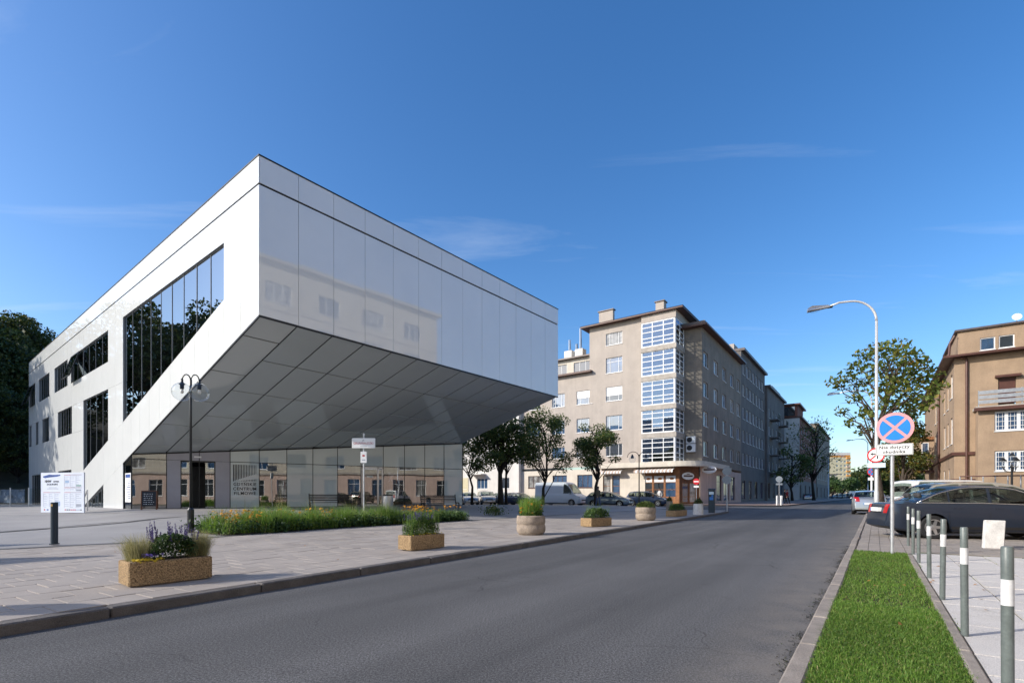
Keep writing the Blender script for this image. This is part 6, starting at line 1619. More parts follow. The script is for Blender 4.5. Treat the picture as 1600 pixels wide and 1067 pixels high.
# plants in the planters
def fill_box(idx, kind):
    t_, L_, W_, h = PLN[idx]; rg = np.random.default_rng(90 + idx)
    def box_pts(n, x0, x1, z0, z1, dome=True):
        x = rg.uniform(x0, x1, n); y = rg.uniform(.06, W_ - .06, n); f = np.sqrt(np.clip(1 - ((x - (x0 + x1) / 2) / ((x1 - x0) / 2 + .02)) ** 2, .05, 1))
        return np.stack([x, y, h + z0 + (z1 - z0) * f * rg.uniform(0, 1, n) ** .6], 1)
    if kind == 'salvia':
        link('foliage', quads_mesh('foliage', leaves(box_pts(2600, L_ * .27, L_ * .84, 0, .30), .036, .3, .6, rg), M['leaf_green']), t_)
        g = []
        for x0, az0 in ((.09, 2.6), (.17, 1.2), (L_ - .1, .3), (L_ - .16, 0.9), (L_ - .05, -.4)):
            n = 520; b = np.stack([x0 + rg.normal(size=n) * .03, W_ * .45 + rg.normal(size=n) * .06, np.full(n, h)], 1)
            g.append(blades(b, .30, .0024, .6, rg, az=rg.normal(size=n) * 1.0 + az0))
        link('feather_grass', quads_mesh('feather_grass', np.concatenate(g), M['grass_straw']), t_)
        pu = []; stx = []
        for i in range(30):
            x, y = rg.uniform(L_ * .3, L_ * .86), rg.uniform(.08, W_ - .06); z0 = h + .16; ht = rg.uniform(.09, .27)
            n = 95; zz = rg.uniform(0, 1, n); rad = .012 * (1 - .75 * zz); a = rg.uniform(0, 6.28, n)
            ln = rg.normal() * .08
            c = np.stack([x + rad * np.cos(a) + ln * zz * ht, y + rad * np.sin(a), z0 + .05 + zz * ht], 1)
            pu.append(leaves(c, .013, 0, .7, rg)); stx.append(blades(np.array([[x, y, h + .03]]), .22, .004, .02, rg))
        link('salvia_spikes', quads_mesh('salvia_spikes', np.concatenate(pu), M['petal_purple']), t_); link('stems', quads_mesh('stems', np.concatenate(stx), M['leaf_green']), t_)
        fl = [flower(np.array([rg.uniform(.05, L_ * .4), rg.uniform(.0, .1), h + rg.uniform(-.01, .03)]), .017, rg) for i in range(110)] + [flower(np.array([L_ * .62, .1, h + .09]), .03, rg), flower(np.array([L_ * .6, .14, h + .2]), .03, rg), flower(np.array([L_ * .68, .12, h + .13]), .02, rg)]
        link('yellow_flowers', quads_mesh('yellow_flowers', np.concatenate(fl), M['petal_yellow']), t_)
        fl = [flower(np.array([L_ * .27 + rg.normal() * .05, .09 + rg.normal() * .03, h + .05 + rg.uniform(0, .035)]), .014, rg) for i in range(60)]
        link('violet_flowers', quads_mesh('violet_flowers', np.concatenate(fl), M['petal_violet']), t_)
    elif kind == 'lavender':
        link('foliage', quads_mesh('foliage', leaves(box_pts(2400, .04, L_ - .08, 0, .36), .04, .2, .4, rg), M['leaf_green']), t_)
        n = 420; b = np.stack([rg.uniform(.03, L_ - .08, n), rg.uniform(.05, W_ - .05, n), np.full(n, h)], 1); link('tall_stems', quads_mesh('tall_stems', blades(b, .44, .004, .25, rg), M['grass_long']), t_)
        pu = []
        for i in range(26):
            x, y = rg.uniform(.08, L_ - .12), rg.uniform(.06, W_ - .06); n = 50; zz = rg.uniform(0, 1, n)
            pu.append(leaves(np.stack([x + rg.normal(size=n) * .008, y + rg.normal(size=n) * .008, h + .28 + zz * rg.uniform(.06, .18)], 1), .015, 0, .7, rg))
        link('purple_spikes', quads_mesh('purple_spikes', np.concatenate(pu), M['petal_purple']), t_)
        fl = [flower(np.array([rg.uniform(.04, L_ - .05), rg.uniform(.0, .15), h + rg.uniform(0, .03)]), .016, rg) for i in range(50)]
        link('yellow_flowers', quads_mesh('yellow_flowers', np.concatenate(fl), M['petal_yellow']), t_)
    else:
        link('foliage', quads_mesh('foliage', leaves(box_pts(1300, .03, L_ - .03, 0, .32), .06, .1, .5, rg), M['leaf_green']), t_)
        n = 160; b = np.stack([rg.uniform(.03, L_ - .03, n), rg.uniform(.05, W_ - .05, n), np.full(n, h)], 1); link('grass_tuft', quads_mesh('grass_tuft', blades(b, .45, .006, .4, rg), M['grass_long']), t_)
fill_box(0, 'salvia'); fill_box(1, 'lavender'); fill_box(2, 'low'); fill_box(3, 'low')
t_, r_, h = RPN[0]; rg = np.random.default_rng(131)
n = 1000; a = rg.uniform(0, 6.28, n); q = np.sqrt(rg.uniform(0, 1, n)) * r_ * .75
link('grass_tuft', quads_mesh('grass_tuft', blades(np.stack([q * np.cos(a), q * np.sin(a), np.full(n, h * .93)], 1), .52, .008, .3, rg), M['grass_long']), t_)
n = 500; a = rg.uniform(0, 6.28, n); q = np.sqrt(rg.uniform(0, 1, n)) * r_ * .85
link('foliage', quads_mesh('foliage', leaves(np.stack([q * np.cos(a), q * np.sin(a), h + rg.uniform(0, .12, n)], 1), .06, .4, .6, rg), M['leaf_green']), t_)
fl = [flower(np.array([rg.uniform(-r_, r_) * .8, rg.uniform(-r_, 0) * .7, h + rg.uniform(.08, .36)]), .042, rg, .9) for i in range(16)]
link('yellow_flowers', quads_mesh('yellow_flowers', np.concatenate(fl), M['petal_orange']), t_)
for (t_, r_, h), (n, hh, mt) in zip(RPN[1:], ((1500, .5, 'leaf_street'), (350, .6, 'leaf_street'), (350, .6, 'leaf_street'))):
    v = unit(rg.normal(size=(n, 3))) * rg.uniform(.3, 1, (n, 1)) ** .5 * np.array([[r_ * .95, r_ * .95, hh * .55]])
    v[:, 2] = np.abs(v[:, 2]) + h * .95
    link('foliage', quads_mesh('foliage', leaves(v, .085, .1, .5, rg), M[mt]), t_)
# mulch strip with the street trees, behind the square
mb = MB(); a, b = PX(700, 773, 47), PX(1010, 773, 41); a.z = b.z = .16
mb.prism([(a.x, a.y, .02), (b.x, b.y, .02), (b.x + 1, b.y + 3, .02), (a.x + 1, a.y + 3, .02)], (0, 0, .1)); tag(mb.build('planting_strip', M['soil']), kind='structure')

# dark crumbs and moss along the right kerb
rg = np.random.default_rng(8); k = 4500
u = rg.uniform(1.5, 14, k); v = -np.abs(rg.normal(size=k)) * .05 - .004; keep = np.sin(u * 3.1) + np.sin(u * 7.7 + 1) + rg.normal(size=k) * .8 > -.2
cc = np.stack([KR0.x + TS.x * u + NS.x * v, TS.y * u + NS.y * v, np.full(k, .006)], 1)[keep]
M['crumbs'] = leafmat('crumbs', [(0, (.012, .011, .008)), (.7, (.035, .03, .02)), (1, (.05, .06, .02))], .05)
tag(link('kerb_debris', quads_mesh('kerb_debris', leaves(cc, .013, 2.0, .8, rg), M['crumbs'])), 'dark moss crumbs and grit along the right kerb', 'debris', kind='stuff')
# ------------------------------------------------------------------ cars
def paint(name, col, metal=.5, rough=.28, coat=1.0): return pm(name, col, rough, metal=metal, var=.02, coat=coat)
M['tyre'] = pm('tyre', (.015, .015, .016), .85, var=.1)
M['rim'] = pm('rim_alloy', (.45, .46, .47), .3, metal=.9, var=.03)
M['car_black'] = pm('car_black_trim', (.012, .012, .013), .5, var=0)
M['car_glass'] = glassmat('car_glass', 1.55, (.50, .56, .53))
M['seat'] = pm('car_seat', (.045, .045, .048), .8, var=.1)
M['tail_red'] = pm('tail_red', (.38, .012, .014), .12, var=0, ior=1.6)
M['lamp_clear'] = pm('headlamp', (.55, .57, .6), .08, metal=.3, var=0)
M['chrome'] = pm('chrome', (.7, .71, .72), .15, metal=1, var=0)
def lerp_pts(pts, x):
    for (x0, z0), (x1, z1) in zip(pts[:-1], pts[1:]):
        if x <= x1: return z0 + (z1 - z0) * max(0, (x - x0) / max(1e-6, x1 - x0))
    return pts[-1][1]
def smooth_prof(pts, n=5):
    "Catmull-Rom through profile points, monotone in x"
    P = [pts[0]] + list(pts) + [pts[-1]]; out = []
    for i in range(1, len(P) - 2):
        for k in range(n):
            t = k / n; r = []
            for c in (0, 1):
                p0, p1, p2, p3 = P[i - 1][c], P[i][c], P[i + 1][c], P[i + 2][c]
                m1, m2 = (p2 - p0) / 2 * .7, (p3 - p1) / 2 * .7
                r.append((2 * t ** 3 - 3 * t ** 2 + 1) * p1 + (t ** 3 - 2 * t ** 2 + t) * m1 + (-2 * t ** 3 + 3 * t ** 2) * p2 + (t ** 3 - t ** 2) * m2)
            out.append((r[0], r[1]))
    out.append(pts[-1]); return out
KINDS = {
 # top outline (x from the rear, z), beltline, wheels, window splits (from the rear), roof half-width ratio
 'sedan': dict(L=4.7, W=1.74, top=[(0, .50), (.03, .66), (.10, .93), (.30, .985), (.62, 1.02), (1.15, 1.28), (1.7, 1.43), (2.25, 1.455), (2.85, 1.40), (3.35, 1.17), (3.62, .99), (4.2, .90), (4.55, .78), (4.67, .62), (4.7, .45)], belt=[(0, .97), (2.2, .955), (4.7, .86)], wheels=(1.05, 3.75), wr=.315, win=[(.72, 1.38), (1.42, 2.26), (2.32, 3.4)], ws=(2.95, 3.6), rw=(.66, 1.45), tum=.20),
 'hatch': dict(L=4.35, W=1.82, top=[(0, .45), (.03, .75), (.10, .98), (.25, 1.10), (.62, 1.42), (1.2, 1.49), (1.9, 1.49), (2.45, 1.42), (2.95, 1.20), (3.3, 1.03), (3.9, .90), (4.2, .78), (4.32, .6), (4.35, .42)], belt=[(0, 1.05), (2.0, .96), (4.35, .88)], wheels=(.85, 3.45), wr=.315, win=[(.5, 1.15), (1.2, 2.0), (2.06, 3.0)], ws=(2.5, 3.28), rw=(.22, .6), tum=.19),
 'mpv': dict(L=4.5, W=1.82, top=[(0, .45), (.03, .8), (.08, 1.0), (.22, 1.2), (.5, 1.55), (1.1, 1.64), (1.9, 1.64), (2.5, 1.57), (3.1, 1.30), (3.5, 1.08), (4.05, .95), (4.35, .8), (4.47, .6), (4.5, .42)], belt=[(0, 1.08), (2.0, 1.0), (4.5, .92)], wheels=(.8, 3.6), wr=.32, win=[(.4, 1.15), (1.22, 2.1), (2.16, 3.2)], ws=(2.6, 3.46), rw=(.2, .5), tum=.17),
 'estate': dict(L=4.4, W=1.8, top=[(0, .45), (.02, .9), (.05, 1.1), (.10, 1.6), (.2, 1.82), (1.0, 1.85), (2.3, 1.84), (2.7, 1.74), (3.2, 1.3), (3.5, 1.1), (4.05, .98), (4.3, .8), (4.38, .6), (4.4, .42)], belt=[(0, 1.1), (4.4, .98)], wheels=(.75, 3.5), wr=.32, win=[(.3, 1.2), (1.28, 2.1), (2.18, 3.2)], ws=(2.78, 3.46), rw=(.055, .115), tum=.12),
 'van': dict(L=5.6, W=2.05, top=[(0, .5), (.02, 1.2), (.05, 2.2), (.12, 2.45), (.4, 2.52), (3.4, 2.52), (3.9, 2.44), (4.35, 2.05), (4.75, 1.5), (4.95, 1.25), (5.3, 1.1), (5.5, .9), (5.58, .65), (5.6, .45)], belt=[(0, 1.32), (4.2, 1.3), (5.6, 1.1)], wheels=(1.0, 4.65), wr=.34, win=[(3.7, 4.62)], ws=(4.1, 4.9), rw=None, tum=.08),
}
def make_car(name, label, kind, pmat, loc, rz, group=None, scale=1.0, plate=True):
    K = KINDS[kind]; L, W = K['L'], K['W']; hw0 = W / 2
    t_ = thing(name, label, 'van' if kind == 'van' else 'car', loc, rz, group); t_.scale = (scale,) * 3
    top = smooth_prof(K['top']); H = max(z for x, z in top)
    zr = lambda x: lerp_pts(top, x); bl = lambda x: lerp_pts(K['belt'], x)
    def hw(x):
        e = min(x, L - x); 
        return hw0 * (1 - .20 * max(0, 1 - e / .35) ** 2 - .05 * max(0, 1 - e / 1.2))
    def low(x): e = min(x, L - x); return .19 + .13 * max(0, 1 - e / .5) ** 1.5
    wr = K['wr']; ra = wr + .055; zc = wr
    def arch(x):
        for xw in K['wheels']:
            d = abs(x - xw)
            if d < ra: return zc + math.sqrt(ra * ra - d * d)
        return 0
    def gy(x, z):    # half width of the cabin side at height z
        b = bl(x); tt = max(0, (z - b) / (H - b))
        return hw(x) * (.955 - K['tum'] * tt ** 1.25)
    xs = sorted({round(L * i / 60, 4) for i in range(61)} | {round(x, 4) for x, z in top} | {round(xw + ra * math.sin(R(a)), 4) for xw in K['wheels'] for a in range(-90, 91, 15)})
    xs = [x for x in xs if 0 <= x <= L]
    def section(x):
        t = zr(x); b = min(bl(x), t - .035); lo = low(x); h_ = hw(x); ar = arch(x)
        if t - .03 < lo + .05: lo = t - .1
        b = max(b, lo + .02)
        pts = [(0, lo), (h_ * .9, lo)]
        for f, wv in ((.06, .965), (.22, .985), (.45, 1.0), (.62, 1.0), (.82, .992), (.94, .972)): pts.append((h_ * wv, lo + (b - lo) * f))
        pts.append((h_ * .955, b))
        ze = max(t - .045, b + .004)
        for f in (.08, .45, .86, 1.0): z = b + (ze - b) * f; pts.append((gy(x, z), z))
        ye = pts[-1][0]
        for v in (.88, .6, .3, 0): pts.append((ye * v, ze + (max(t, ze) - ze) * (1 - v * v)))
        if ar: pts = [(y, max(z, min(ar, b - .02)) if i > 0 else z) for i, (y, z) in enumerate(pts)]
        return pts, ye, ze
    mb = MB(); secs = [section(x)[0] for x in xs]; n = len(secs[0])
    for sgn in (1, -1):
        base = len(mb.v)
        for x, s_ in zip(xs, secs): mb.v += [(x - L / 2, sgn * y, z) for y, z in s_]
        for i in range(len(xs) - 1):
            xm_ = (xs[i] + xs[i + 1]) / 2; side_open = zr(xm_) - bl(xm_) > .22 and any(a_ + .03 < xm_ < b_ - .03 for a_, b_ in K['win'])
            top_open = any(r_ and r_[0] + .02 < xm_ < r_[1] - .02 for r_ in (K['ws'], K['rw']))
            for k in range(n - 1):
                if (side_open and k in (9, 10)) or (top_open and k >= 13): continue
                q = [base + i * n + k, base + (i + 1) * n + k, base + (i + 1) * n + k + 1, base + i * n + k + 1]
                mb.f.append(tuple(q if sgn < 0 else q[::-1])); mb.mi.append(1 if k == 0 else 0)
        for i in (0, len(xs) - 1):
            f_ = [base + i * n + k for k in range(n)]; mb.f.append(tuple(f_)); mb.mi.append(0)
    me = mb.mesh('body', [pmat, M['car_black']])
    bm = bmesh.new(); bm.from_mesh(me); bmesh.ops.remove_doubles(bm, verts=bm.verts, dist=.0006); bmesh.ops.recalc_face_normals(bm, faces=bm.faces); bm.to_mesh(me); bm.free()
    smooth_by_angle(me, 32); link('body', me, t_)
    # side windows, on both sides
    for (x0, x1) in K['win']:
        for sgn in (1, -1):
            g = MB(); rows = []; nz, nxx = 7, 8
            zt = H - .10
            for j in range(nz + 1):
                z = bl((x0 + x1) / 2) + .025 + (zt - bl((x0 + x1) / 2) - .025) * j / nz
                ok = [x for x in [x0 + (x1 - x0) * q / 60 for q in range(61)] if zr(x) - .085 >= z]
                if len(ok) < 2: break
                a, b = ok[0], ok[-1]
                rows.append([(a + (b - a) * q / nxx - L / 2, sgn * (gy(a + (b - a) * q / nxx, z) + .006), z) for q in range(nxx + 1)])
            for r_ in rows: g.v += r_
            for j in range(len(rows) - 1):
                for q in range(nxx):
                    a = j * (nxx + 1) + q; f_ = (a, a + 1, a + nxx + 2, a + nxx + 1); g.f.append(f_ if sgn < 0 else f_[::-1]); g.mi.append(0)
            if len(rows) > 1: g.build('side_window', M['car_glass'], t_, smooth=True)
    def topsurf(x, v, off=.006):
        s_, ye, ze = section(x); return (x - L / 2, v * ye, ze + (max(zr(x), ze) - ze) * (1 - v * v) + off)
    for nm, rg_, dx in (('windscreen', K['ws'], .012), ('rear_window', K['rw'], -.008)):
        if not rg_: continue
        g = MB(); nx2, ny2 = 8, 10
        for i in range(nx2 + 1):
            x = rg_[0] + (rg_[1] - rg_[0]) * i / nx2
            for j in range(ny2 + 1):
                p = topsurf(x, -.93 + 1.86 * j / ny2); g.v.append((p[0] + dx, p[1], p[2]))
        for i in range(nx2):
            for j in range(ny2):
                a = i * (ny2 + 1) + j; g.f.append((a, a + ny2 + 1, a + ny2 + 2, a + 1)); g.mi.append(0)
        g.build(nm, M['car_glass'], t_, smooth=True)
    xf, xr = K['ws'][0] - .55, K['win'][0][0] + .35
    for nm, xx, ys in (('front_seat', xf - .35, (-.36, .36)), ('rear_seat', max(xr, xf - 1.35), (-.3, .3))):
        if kind == 'van' and nm == 'rear_seat': continue
        for yy in ys:
            g = MB(); g.cbox(xx - L / 2, xx + .5 - L / 2, yy - .24, yy + .24, .35, .55, .03); Mt = Matrix.Translation((xx - L / 2, yy, .5)) @ Matrix.Rotation(R(-14), 4, 'Y'); g.cbox(-.08, .06, -.24, .24, 0, .55, .03, Mt); g.cbox(-.05, .05, -.13, .13, .58, .76, .03, Mt); g.build(nm, M['seat'], t_)
    g = MB(); g.box(xf + .35 - L / 2, K['ws'][1] - .25 - L / 2, -hw0 * .8, hw0 * .8, .4, bl(xf) - .06); g.build('dashboard', M['seat'], t_)
    # chrome waist line and seams, sill strip
    xw0, xw1 = K['win'][0][0] - .05, K['win'][-1][1] + .05
    for sgn in (1, -1):
        g = MB(); pts = [(x - L / 2, sgn * (hw(x) * .957 + .004), bl(x) + .008) for x in [xw0 + (xw1 - xw0) * q / 16 for q in range(17)]]
        g.tube(pts, .012, 6); g.build('waist_trim', M['chrome' if kind == 'sedan' else 'car_black'], t_, smooth=True)
        if kind == 'sedan':
            arc = [(x - L / 2, sgn * (gy(x, zr(x) - .07) + .006), zr(x) - .07) for x in [.72 + (3.32 - .72) * q / 30 for q in range(31)] if zr(x) - .07 > bl(x)]
            g = MB(); g.tube(arc, .012, 6); g.build('window_trim', M['chrome'], t_, smooth=True)
        for xd in [w_[0] - .03 for w_ in K['win'][1:]] + [K['win'][-1][1] - .02]:
            g = MB(); pts = [(xd - L / 2, sgn * (hw(xd) * f + .0015), z) for z, f in ((low(xd) + .1, .985), (.45, 1.0), (.7, .9975), (bl(xd) - .02, .965))]; g.tube(pts, .004, 4); g.build('door_seam', M['car_black'], t_)
        for w_ in K['win'][-2:]:
            g = MB(); xh = w_[0] + .06; yv = hw(xh) * .985; g.box(xh - L / 2, xh + .2 - L / 2, sgn * yv - .012, sgn * yv + .022, bl(xh) - .15, bl(xh) - .115); g.build('door_handle', pmat, t_)
        xm = K['win'][-1][1] - .2; g = MB(); g.ball((xm - L / 2, sgn * (hw0 * .96 + .09), bl(xm) + .06), .09, 10, 6, (.8, 1.1, .75)); g.build('wing_mirror', pmat, t_, smooth=True)
        g = MB(); g.box(K['wheels'][0] + ra + .02 - L / 2, K['wheels'][1] - ra - .02 - L / 2, sgn * hw0 * .985 - .01, sgn * hw0 * .985 + .012, .27, .34); g.build('sill', M['car_black'], t_)
        # lamps
        hi = .93 if kind == 'sedan' else (1.5 if kind == 'van' else (1.25 if kind == 'estate' else 1.08)); lo_ = .68 if kind == 'sedan' else .8
        g = MB(); cols_ = 5; zz = [lo_ + (hi - lo_) * q / 5 for q in range(6)]
        for z in zz:
            xx = next(x for x in [q / 400 for q in range(400)] if zr(x) >= z or q_end(x))
            for q in range(cols_ + 1):
                v = .62 + .36 * q / cols_; hh = hw(xx + .01)
                g.v.append((xx - L / 2 - .012 + (.10 if q == cols_ else 0) + .02 * v ** 6, sgn * hh * (v if q < cols_ else 1.0) * .985, z))
        for j in range(5):
            for q in range(cols_):
                a = j * (cols_ + 1) + q; g.f.append((a, a + 1, a + cols_ + 2, a + cols_ + 1)); g.mi.append(0)
        g.build('tail_lamp', M['tail_red'], t_, smooth=True)
        g = MB(); xl = L - .22; g.ball((xl - L / 2, sgn * hw0 * .72, zr(xl) - .10), .15, 12, 8, (1.1, 1.2, .55)); g.build('headlamp', M['lamp_clear'], t_, smooth=True)
    if plate:
        g = MB(); g.box(-L / 2 - .03, -L / 2 + .06, -.26, .26, .72 if kind == 'sedan' else .62, .83 if kind == 'sedan' else .73); g.build('number_plate', M['frame_white'], t_)
        g = MB(); g.box(-L / 2 - .032, -L / 2 - .029, .225, .26, .722 if kind == 'sedan' else .622, .828 if kind == 'sedan' else .728); g.build('plate_band', M['sign_blue'], t_)
        g = MB(); g.box(L / 2 - .03, L / 2 + .02, -.26, .26, .42, .53); g.build('number_plate', M['frame_white'], t_)
    g = MB(); g.box(L / 2 - .06, L / 2 + .008, -hw0 * .45, hw0 * .45, .56, .68); g.build('grille', M['car_black'], t_)
    for xw in K['wheels']:
        for sgn in (1, -1):
            Mw = Matrix.Translation((xw - L / 2, sgn * (hw0 - .115), wr)) @ Matrix.Rotation(R(-90) * sgn, 4, 'X')
            g = MB(); g.lathe([(wr * .66, -.1), (wr * .93, -.1), (wr, -.07), (wr, .07), (wr * .93, .1), (wr * .68, .1), (wr * .66, .07)], n=28, M=Mw); wh_ = g.build('wheel', M['tyre'], t_); smooth_by_angle(wh_.data, 50)
            g = MB(); g.lathe([(wr * .68, -.02), (wr * .68, .098), (wr * .62, .1), (wr * .6, .06)], n=28, M=Mw); 
            for k in range(5):
                Ms = Mw @ Matrix.Rotation(R(72 * k), 4, 'Z'); g.prism([Ms @ Vector(p) for p in ((.03, -.045, .075), (wr * .62, -.028, .09), (wr * .62, .028, .09), (.03, .045, .075))], Ms.to_3x3() @ Vector((0, 0, -.04)))
            g.lathe([(.055, .05), (.05, .1), (.01, .102)], n=12, M=Mw); g.build('rim', M['rim'], wh_)
            g = MB(); g.lathe([(wr * .6, .0), (.02, .01)], n=20, M=Mw); g.build('brake_disc', M['car_black'], wh_)
    return t_
def q_end(x): return x > .99
P_dark = paint('paint_dark_blue', (.016, .024, .042), .2, .3, .25); P_champ = paint('paint_champagne', (.45, .42, .37), .6); P_white = paint('paint_white', (.7, .7, .69), 0, .3)
P_van = paint('paint_pale_blue', (.48, .54, .60), 0, .35); P_silver = paint('paint_silver', (.38, .40, .42), .7); P_black = paint('paint_black', (.01, .011, .013), .2, .2); P_bluegrey = paint('paint_blue_grey', (.14, .19, .25), .6); P_navy = paint('paint_navy', (.012, .025, .06), .4)
AX = Vector((.963, -.27, 0)).normalized(); ARZ = math.atan2(AX.y, AX.x); ASD = Vector((-AX.y, AX.x, 0))
sc_ = .93
def by_rear_wheel(kind, P, s): K = KINDS[kind]; return P + AX * (K['L'] / 2 - K['wheels'][0]) * s
rwp = Vector((10.56, 12.7, .05)) + ASD * (.74 * sc_)
make_car('parked_car', 'dark blue saloon parked nose-in behind the bollards', 'sedan', P_dark, by_rear_wheel('sedan', rwp, sc_), ARZ, 'cars parked on the right', sc_)
make_car('parked_car', 'champagne family car parked just behind the dark saloon', 'mpv', P_champ, by_rear_wheel('mpv', rwp + ASD * 2.35 + AX * 1.35, sc_), ARZ, 'cars parked on the right', sc_ * .98)
make_car('parked_car', 'white boxy estate with upright red tail lamps in the parking row', 'estate', P_white, by_rear_wheel('estate', rwp + ASD * 6.6 + AX * 2.75, .9), ARZ + R(8), 'cars parked on the right', .9)
make_car('parked_car', 'dark car at the far right end of the parking row', 'hatch', P_black, PX(1625, 773, 24).xy.to_3d(), ARZ + R(100), 'cars parked on the right', 1.0)
make_car('parked_car', 'small silver car parked along the right kerb ahead', 'hatch', P_silver, PX(1358, 773, 31).xy.to_3d(), math.atan2(TS.y, TS.x), 'cars parked on the right', .95)
NSA = math.atan2(NS.y, NS.x)
make_car('delivery_van', 'pale grey delivery van parked beside the corner tenement', 'van', P_van, PX(876, 773, 54).xy.to_3d(), NSA, None, 1.0)
make_car('side_street_car', 'silver blue hatchback parked in front of the delivery van', 'hatch', P_bluegrey, PX(952, 773, 48.5).xy.to_3d(), NSA + R(6), 'cars on the side street', 1.0)
make_car('side_street_car', 'dark navy car parked beyond the silver hatchback', 'mpv', P_navy, PX(1012, 773, 52.5).xy.to_3d(), NSA + R(4), 'cars on the side street', .95)
for px, Y, kd, pt, rz, lb in ((732, 60, 'hatch', P_silver, -75, 'leftmost car facing us under the cantilever, beside the glazed wall'), (760, 61, 'mpv', P_champ, -78, 'pale car facing us, second from the glazed wall'), (788, 60, 'hatch', P_white, -72, 'white car behind the dark tree trunks'), (808, 58, 'sedan', P_navy, -40, 'dark low car left of the delivery van')):
    make_car('side_street_car', lb, kd, pt, PX(px, 773, Y).xy.to_3d(), R(rz), 'cars on the side street', 1.0)
for px, Y, kd, pt, rz, lb in ((1309, 158, 'hatch', P_bluegrey, 175, 'blue car crossing the far junction, left one'), (1322, 165, 'mpv', P_black, 170, 'dark car crossing the far junction, right one'), (1331, 185, 'van', P_white, 60, 'white van beyond the far junction'), (1337, 120, 'sedan', P_navy, 60, 'dark car driving away on the right lane'), (1262, 112, 'hatch', P_silver, 60, 'silver car parked under the bare tree')):
    make_car('far_car', lb, kd, pt, PX(px, 773, Y).xy.to_3d(), R(rz), 'cars far down the street', 1.0)

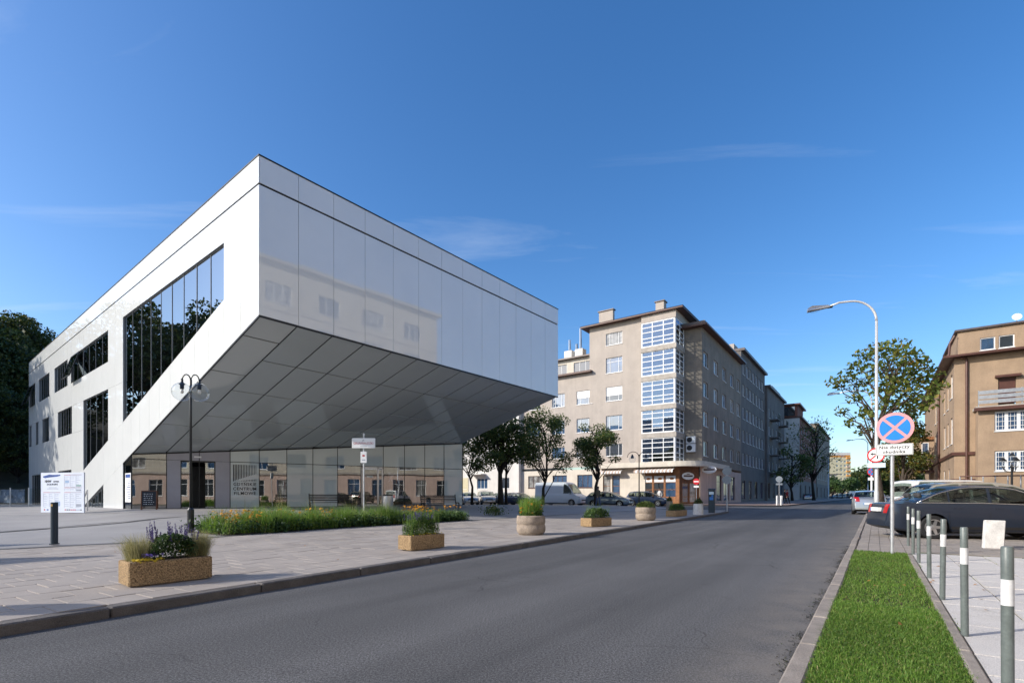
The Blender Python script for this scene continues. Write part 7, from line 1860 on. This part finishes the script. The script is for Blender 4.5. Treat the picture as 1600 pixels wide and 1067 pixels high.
# ------------------------------------------------------------------ people
M['skin'] = pm('skin', (.42, .25, .18), .6, var=.03); M['hair'] = pm('hair_brown', (.05, .03, .02), .7, var=.1)
M['c_olive'] = pm('cloth_olive', (.10, .085, .055), .9, var=.12); M['c_jeans'] = pm('cloth_jeans', (.05, .08, .16), .9, var=.1); M['c_white'] = pm('cloth_white', (.6, .58, .56), .9, var=.08); M['c_black'] = pm('cloth_black', (.015, .015, .018), .9, var=.1); M['c_red'] = pm('cloth_red', (.2, .03, .03), .9, var=.1); M['shoe'] = pm('shoe', (.03, .022, .018), .6, var=.1)
def person(label, loc, rz, top, legs, step=.2, group=None, arm=.25, coat=.0):
    t_ = thing('person', label, 'person', loc, rz, group)
    V = []; E = []; Rd = []
    def v(p, r, par=None):
        V.append(p); Rd.append(r); 
        if par is not None: E.append((par, len(V) - 1))
        return len(V) - 1
    pel = v((0, 0, .94), .15); ab = v((0, .0, 1.12), .135, pel); chx = v((0, .01, 1.32), .165, ab); nk0 = v((0, .0, 1.47), .075, chx); nk = v((0, -.01, 1.53), .055, nk0); hd = v((0, -.02, 1.62), .088, nk); hd2 = v((0, -.015, 1.70), .085, hd); v((0, -.01, 1.755), .05, hd2)
    for s in (-1, 1):
        st = s * step
        hp = v((s * .095, 0, .9), .105, pel); kn = v((s * .1, -st * .55 - .02, .5), .068, hp); an = v((s * .1, -st + (.06 if st < 0 else 0), .1), .045, kn); ft = v((s * .105, -st - .05, .045), .045, an); v((s * .11, -st - .18, .035), .035, ft)
        sh = v((s * .19, .01, 1.4), .072, chx); el = v((s * .25, .02 + st * .35, 1.14), .05, sh); wr_ = v((s * .24, -arm * .5 + st * .6, .93), .036, el); pm_ = v((s * .235, -arm * .6 + st * .65, .86), .038, wr_)
        for k, dx in enumerate((-.025, -.008, .009, .025)): v((s * .235 + dx * .4, -arm * .62 + st * .68 + dx, .775 - (.01 if k in (0, 3) else 0)), .012, pm_)
        v((s * .235 - s * .01, -arm * .6 + st * .65 - .045, .83), .012, pm_)
    me = bpy.data.meshes.new('body'); me.from_pydata(V, E, []); o = bpy.data.objects.new('body', me); COL.objects.link(o)
    o.modifiers.new('skin', 'SKIN'); sv = me.skin_vertices[0].data
    for i, r in enumerate(Rd): sv[i].radius = (r, r * (.72 if i in (0, 1, 2) else .95)); sv[i].use_root = (i == 0)
    sb = o.modifiers.new('sub', 'SUBSURF'); sb.levels = 1
    dg = bpy.context.evaluated_depsgraph_get(); m2 = bpy.data.meshes.new_from_object(o.evaluated_get(dg)); bpy.data.objects.remove(o)
    for m_ in (M['skin'], top, legs, M['shoe']): m2.materials.append(m_)
    for p in m2.polygons:
        z = p.center.z; x = abs(p.center.x); p.use_smooth = True
        hand = x > .17 and z < .92
        p.material_index = 0 if (z > 1.49 or hand) else (1 if (z > .98 - coat or (x > .175 and z > .85)) else (2 if z > .09 else 3))
    link('body', m2, t_)
    mb = MB(); mb.ball((0, .012, 1.70), .102, 14, 8, (.95, 1.05, 1.0)); mb.v = [(x, y + (.03 if z < 1.66 else 0), max(z, 1.64)) for x, y, z in mb.v]; mb.build('hair', M['hair'], t_, smooth=True)
    mb = MB()
    for s in (-1, 1): mb.ball((s * .035, -.098, 1.665), .012, 8, 5)
    mb.build('eyes', M['print_black'], t_); mb = MB(); mb.ball((0, -.112, 1.635), .016, 8, 5, (.8, 1, 1.4)); mb.build('nose', M['skin'], t_, smooth=True)
    return t_
person('man in an olive jacket and blue jeans walking past the street tree', PX(934.5, 773, 43.5).xy.to_3d() + Z3 * .1, R(30), M['c_olive'], M['c_jeans'], .15, None, .2, .12)
person('woman in a pale top striding past the café windows', PX(1030.5, 773, 54.5).xy.to_3d() + Z3 * .1, R(-70), M['c_white'], M['c_black'], .34)
for px, Y, tp, lg, rz, lb in ((1226, 60, 'c_black', 'c_black', 40, 'dark-clothed person near the shopfronts, left of the pair'), (1230, 61.5, 'c_red', 'c_black', 20, 'person in a dark red top near the shopfronts'), (1301, 150, 'c_black', 'c_jeans', 90, 'leftmost person on the far crossing'), (1308, 150, 'c_black', 'c_black', 90, 'second person from the left on the far crossing'), (1316, 151, 'c_olive', 'c_black', 80, 'third person from the left on the far crossing'), (1324, 150, 'c_black', 'c_jeans', -90, 'fourth person on the far crossing'), (1331, 151, 'c_black', 'c_black', -90, 'fifth person on the far crossing, in front of the dark car'), (1337, 150, 'c_white', 'c_black', 90, 'rightmost person on the far crossing, in a pale top')):
    person(lb, PX(px, 773, Y).xy.to_3d() + Z3 * .05, R(rz), M[tp], M[lg], .25, 'people in the distance')
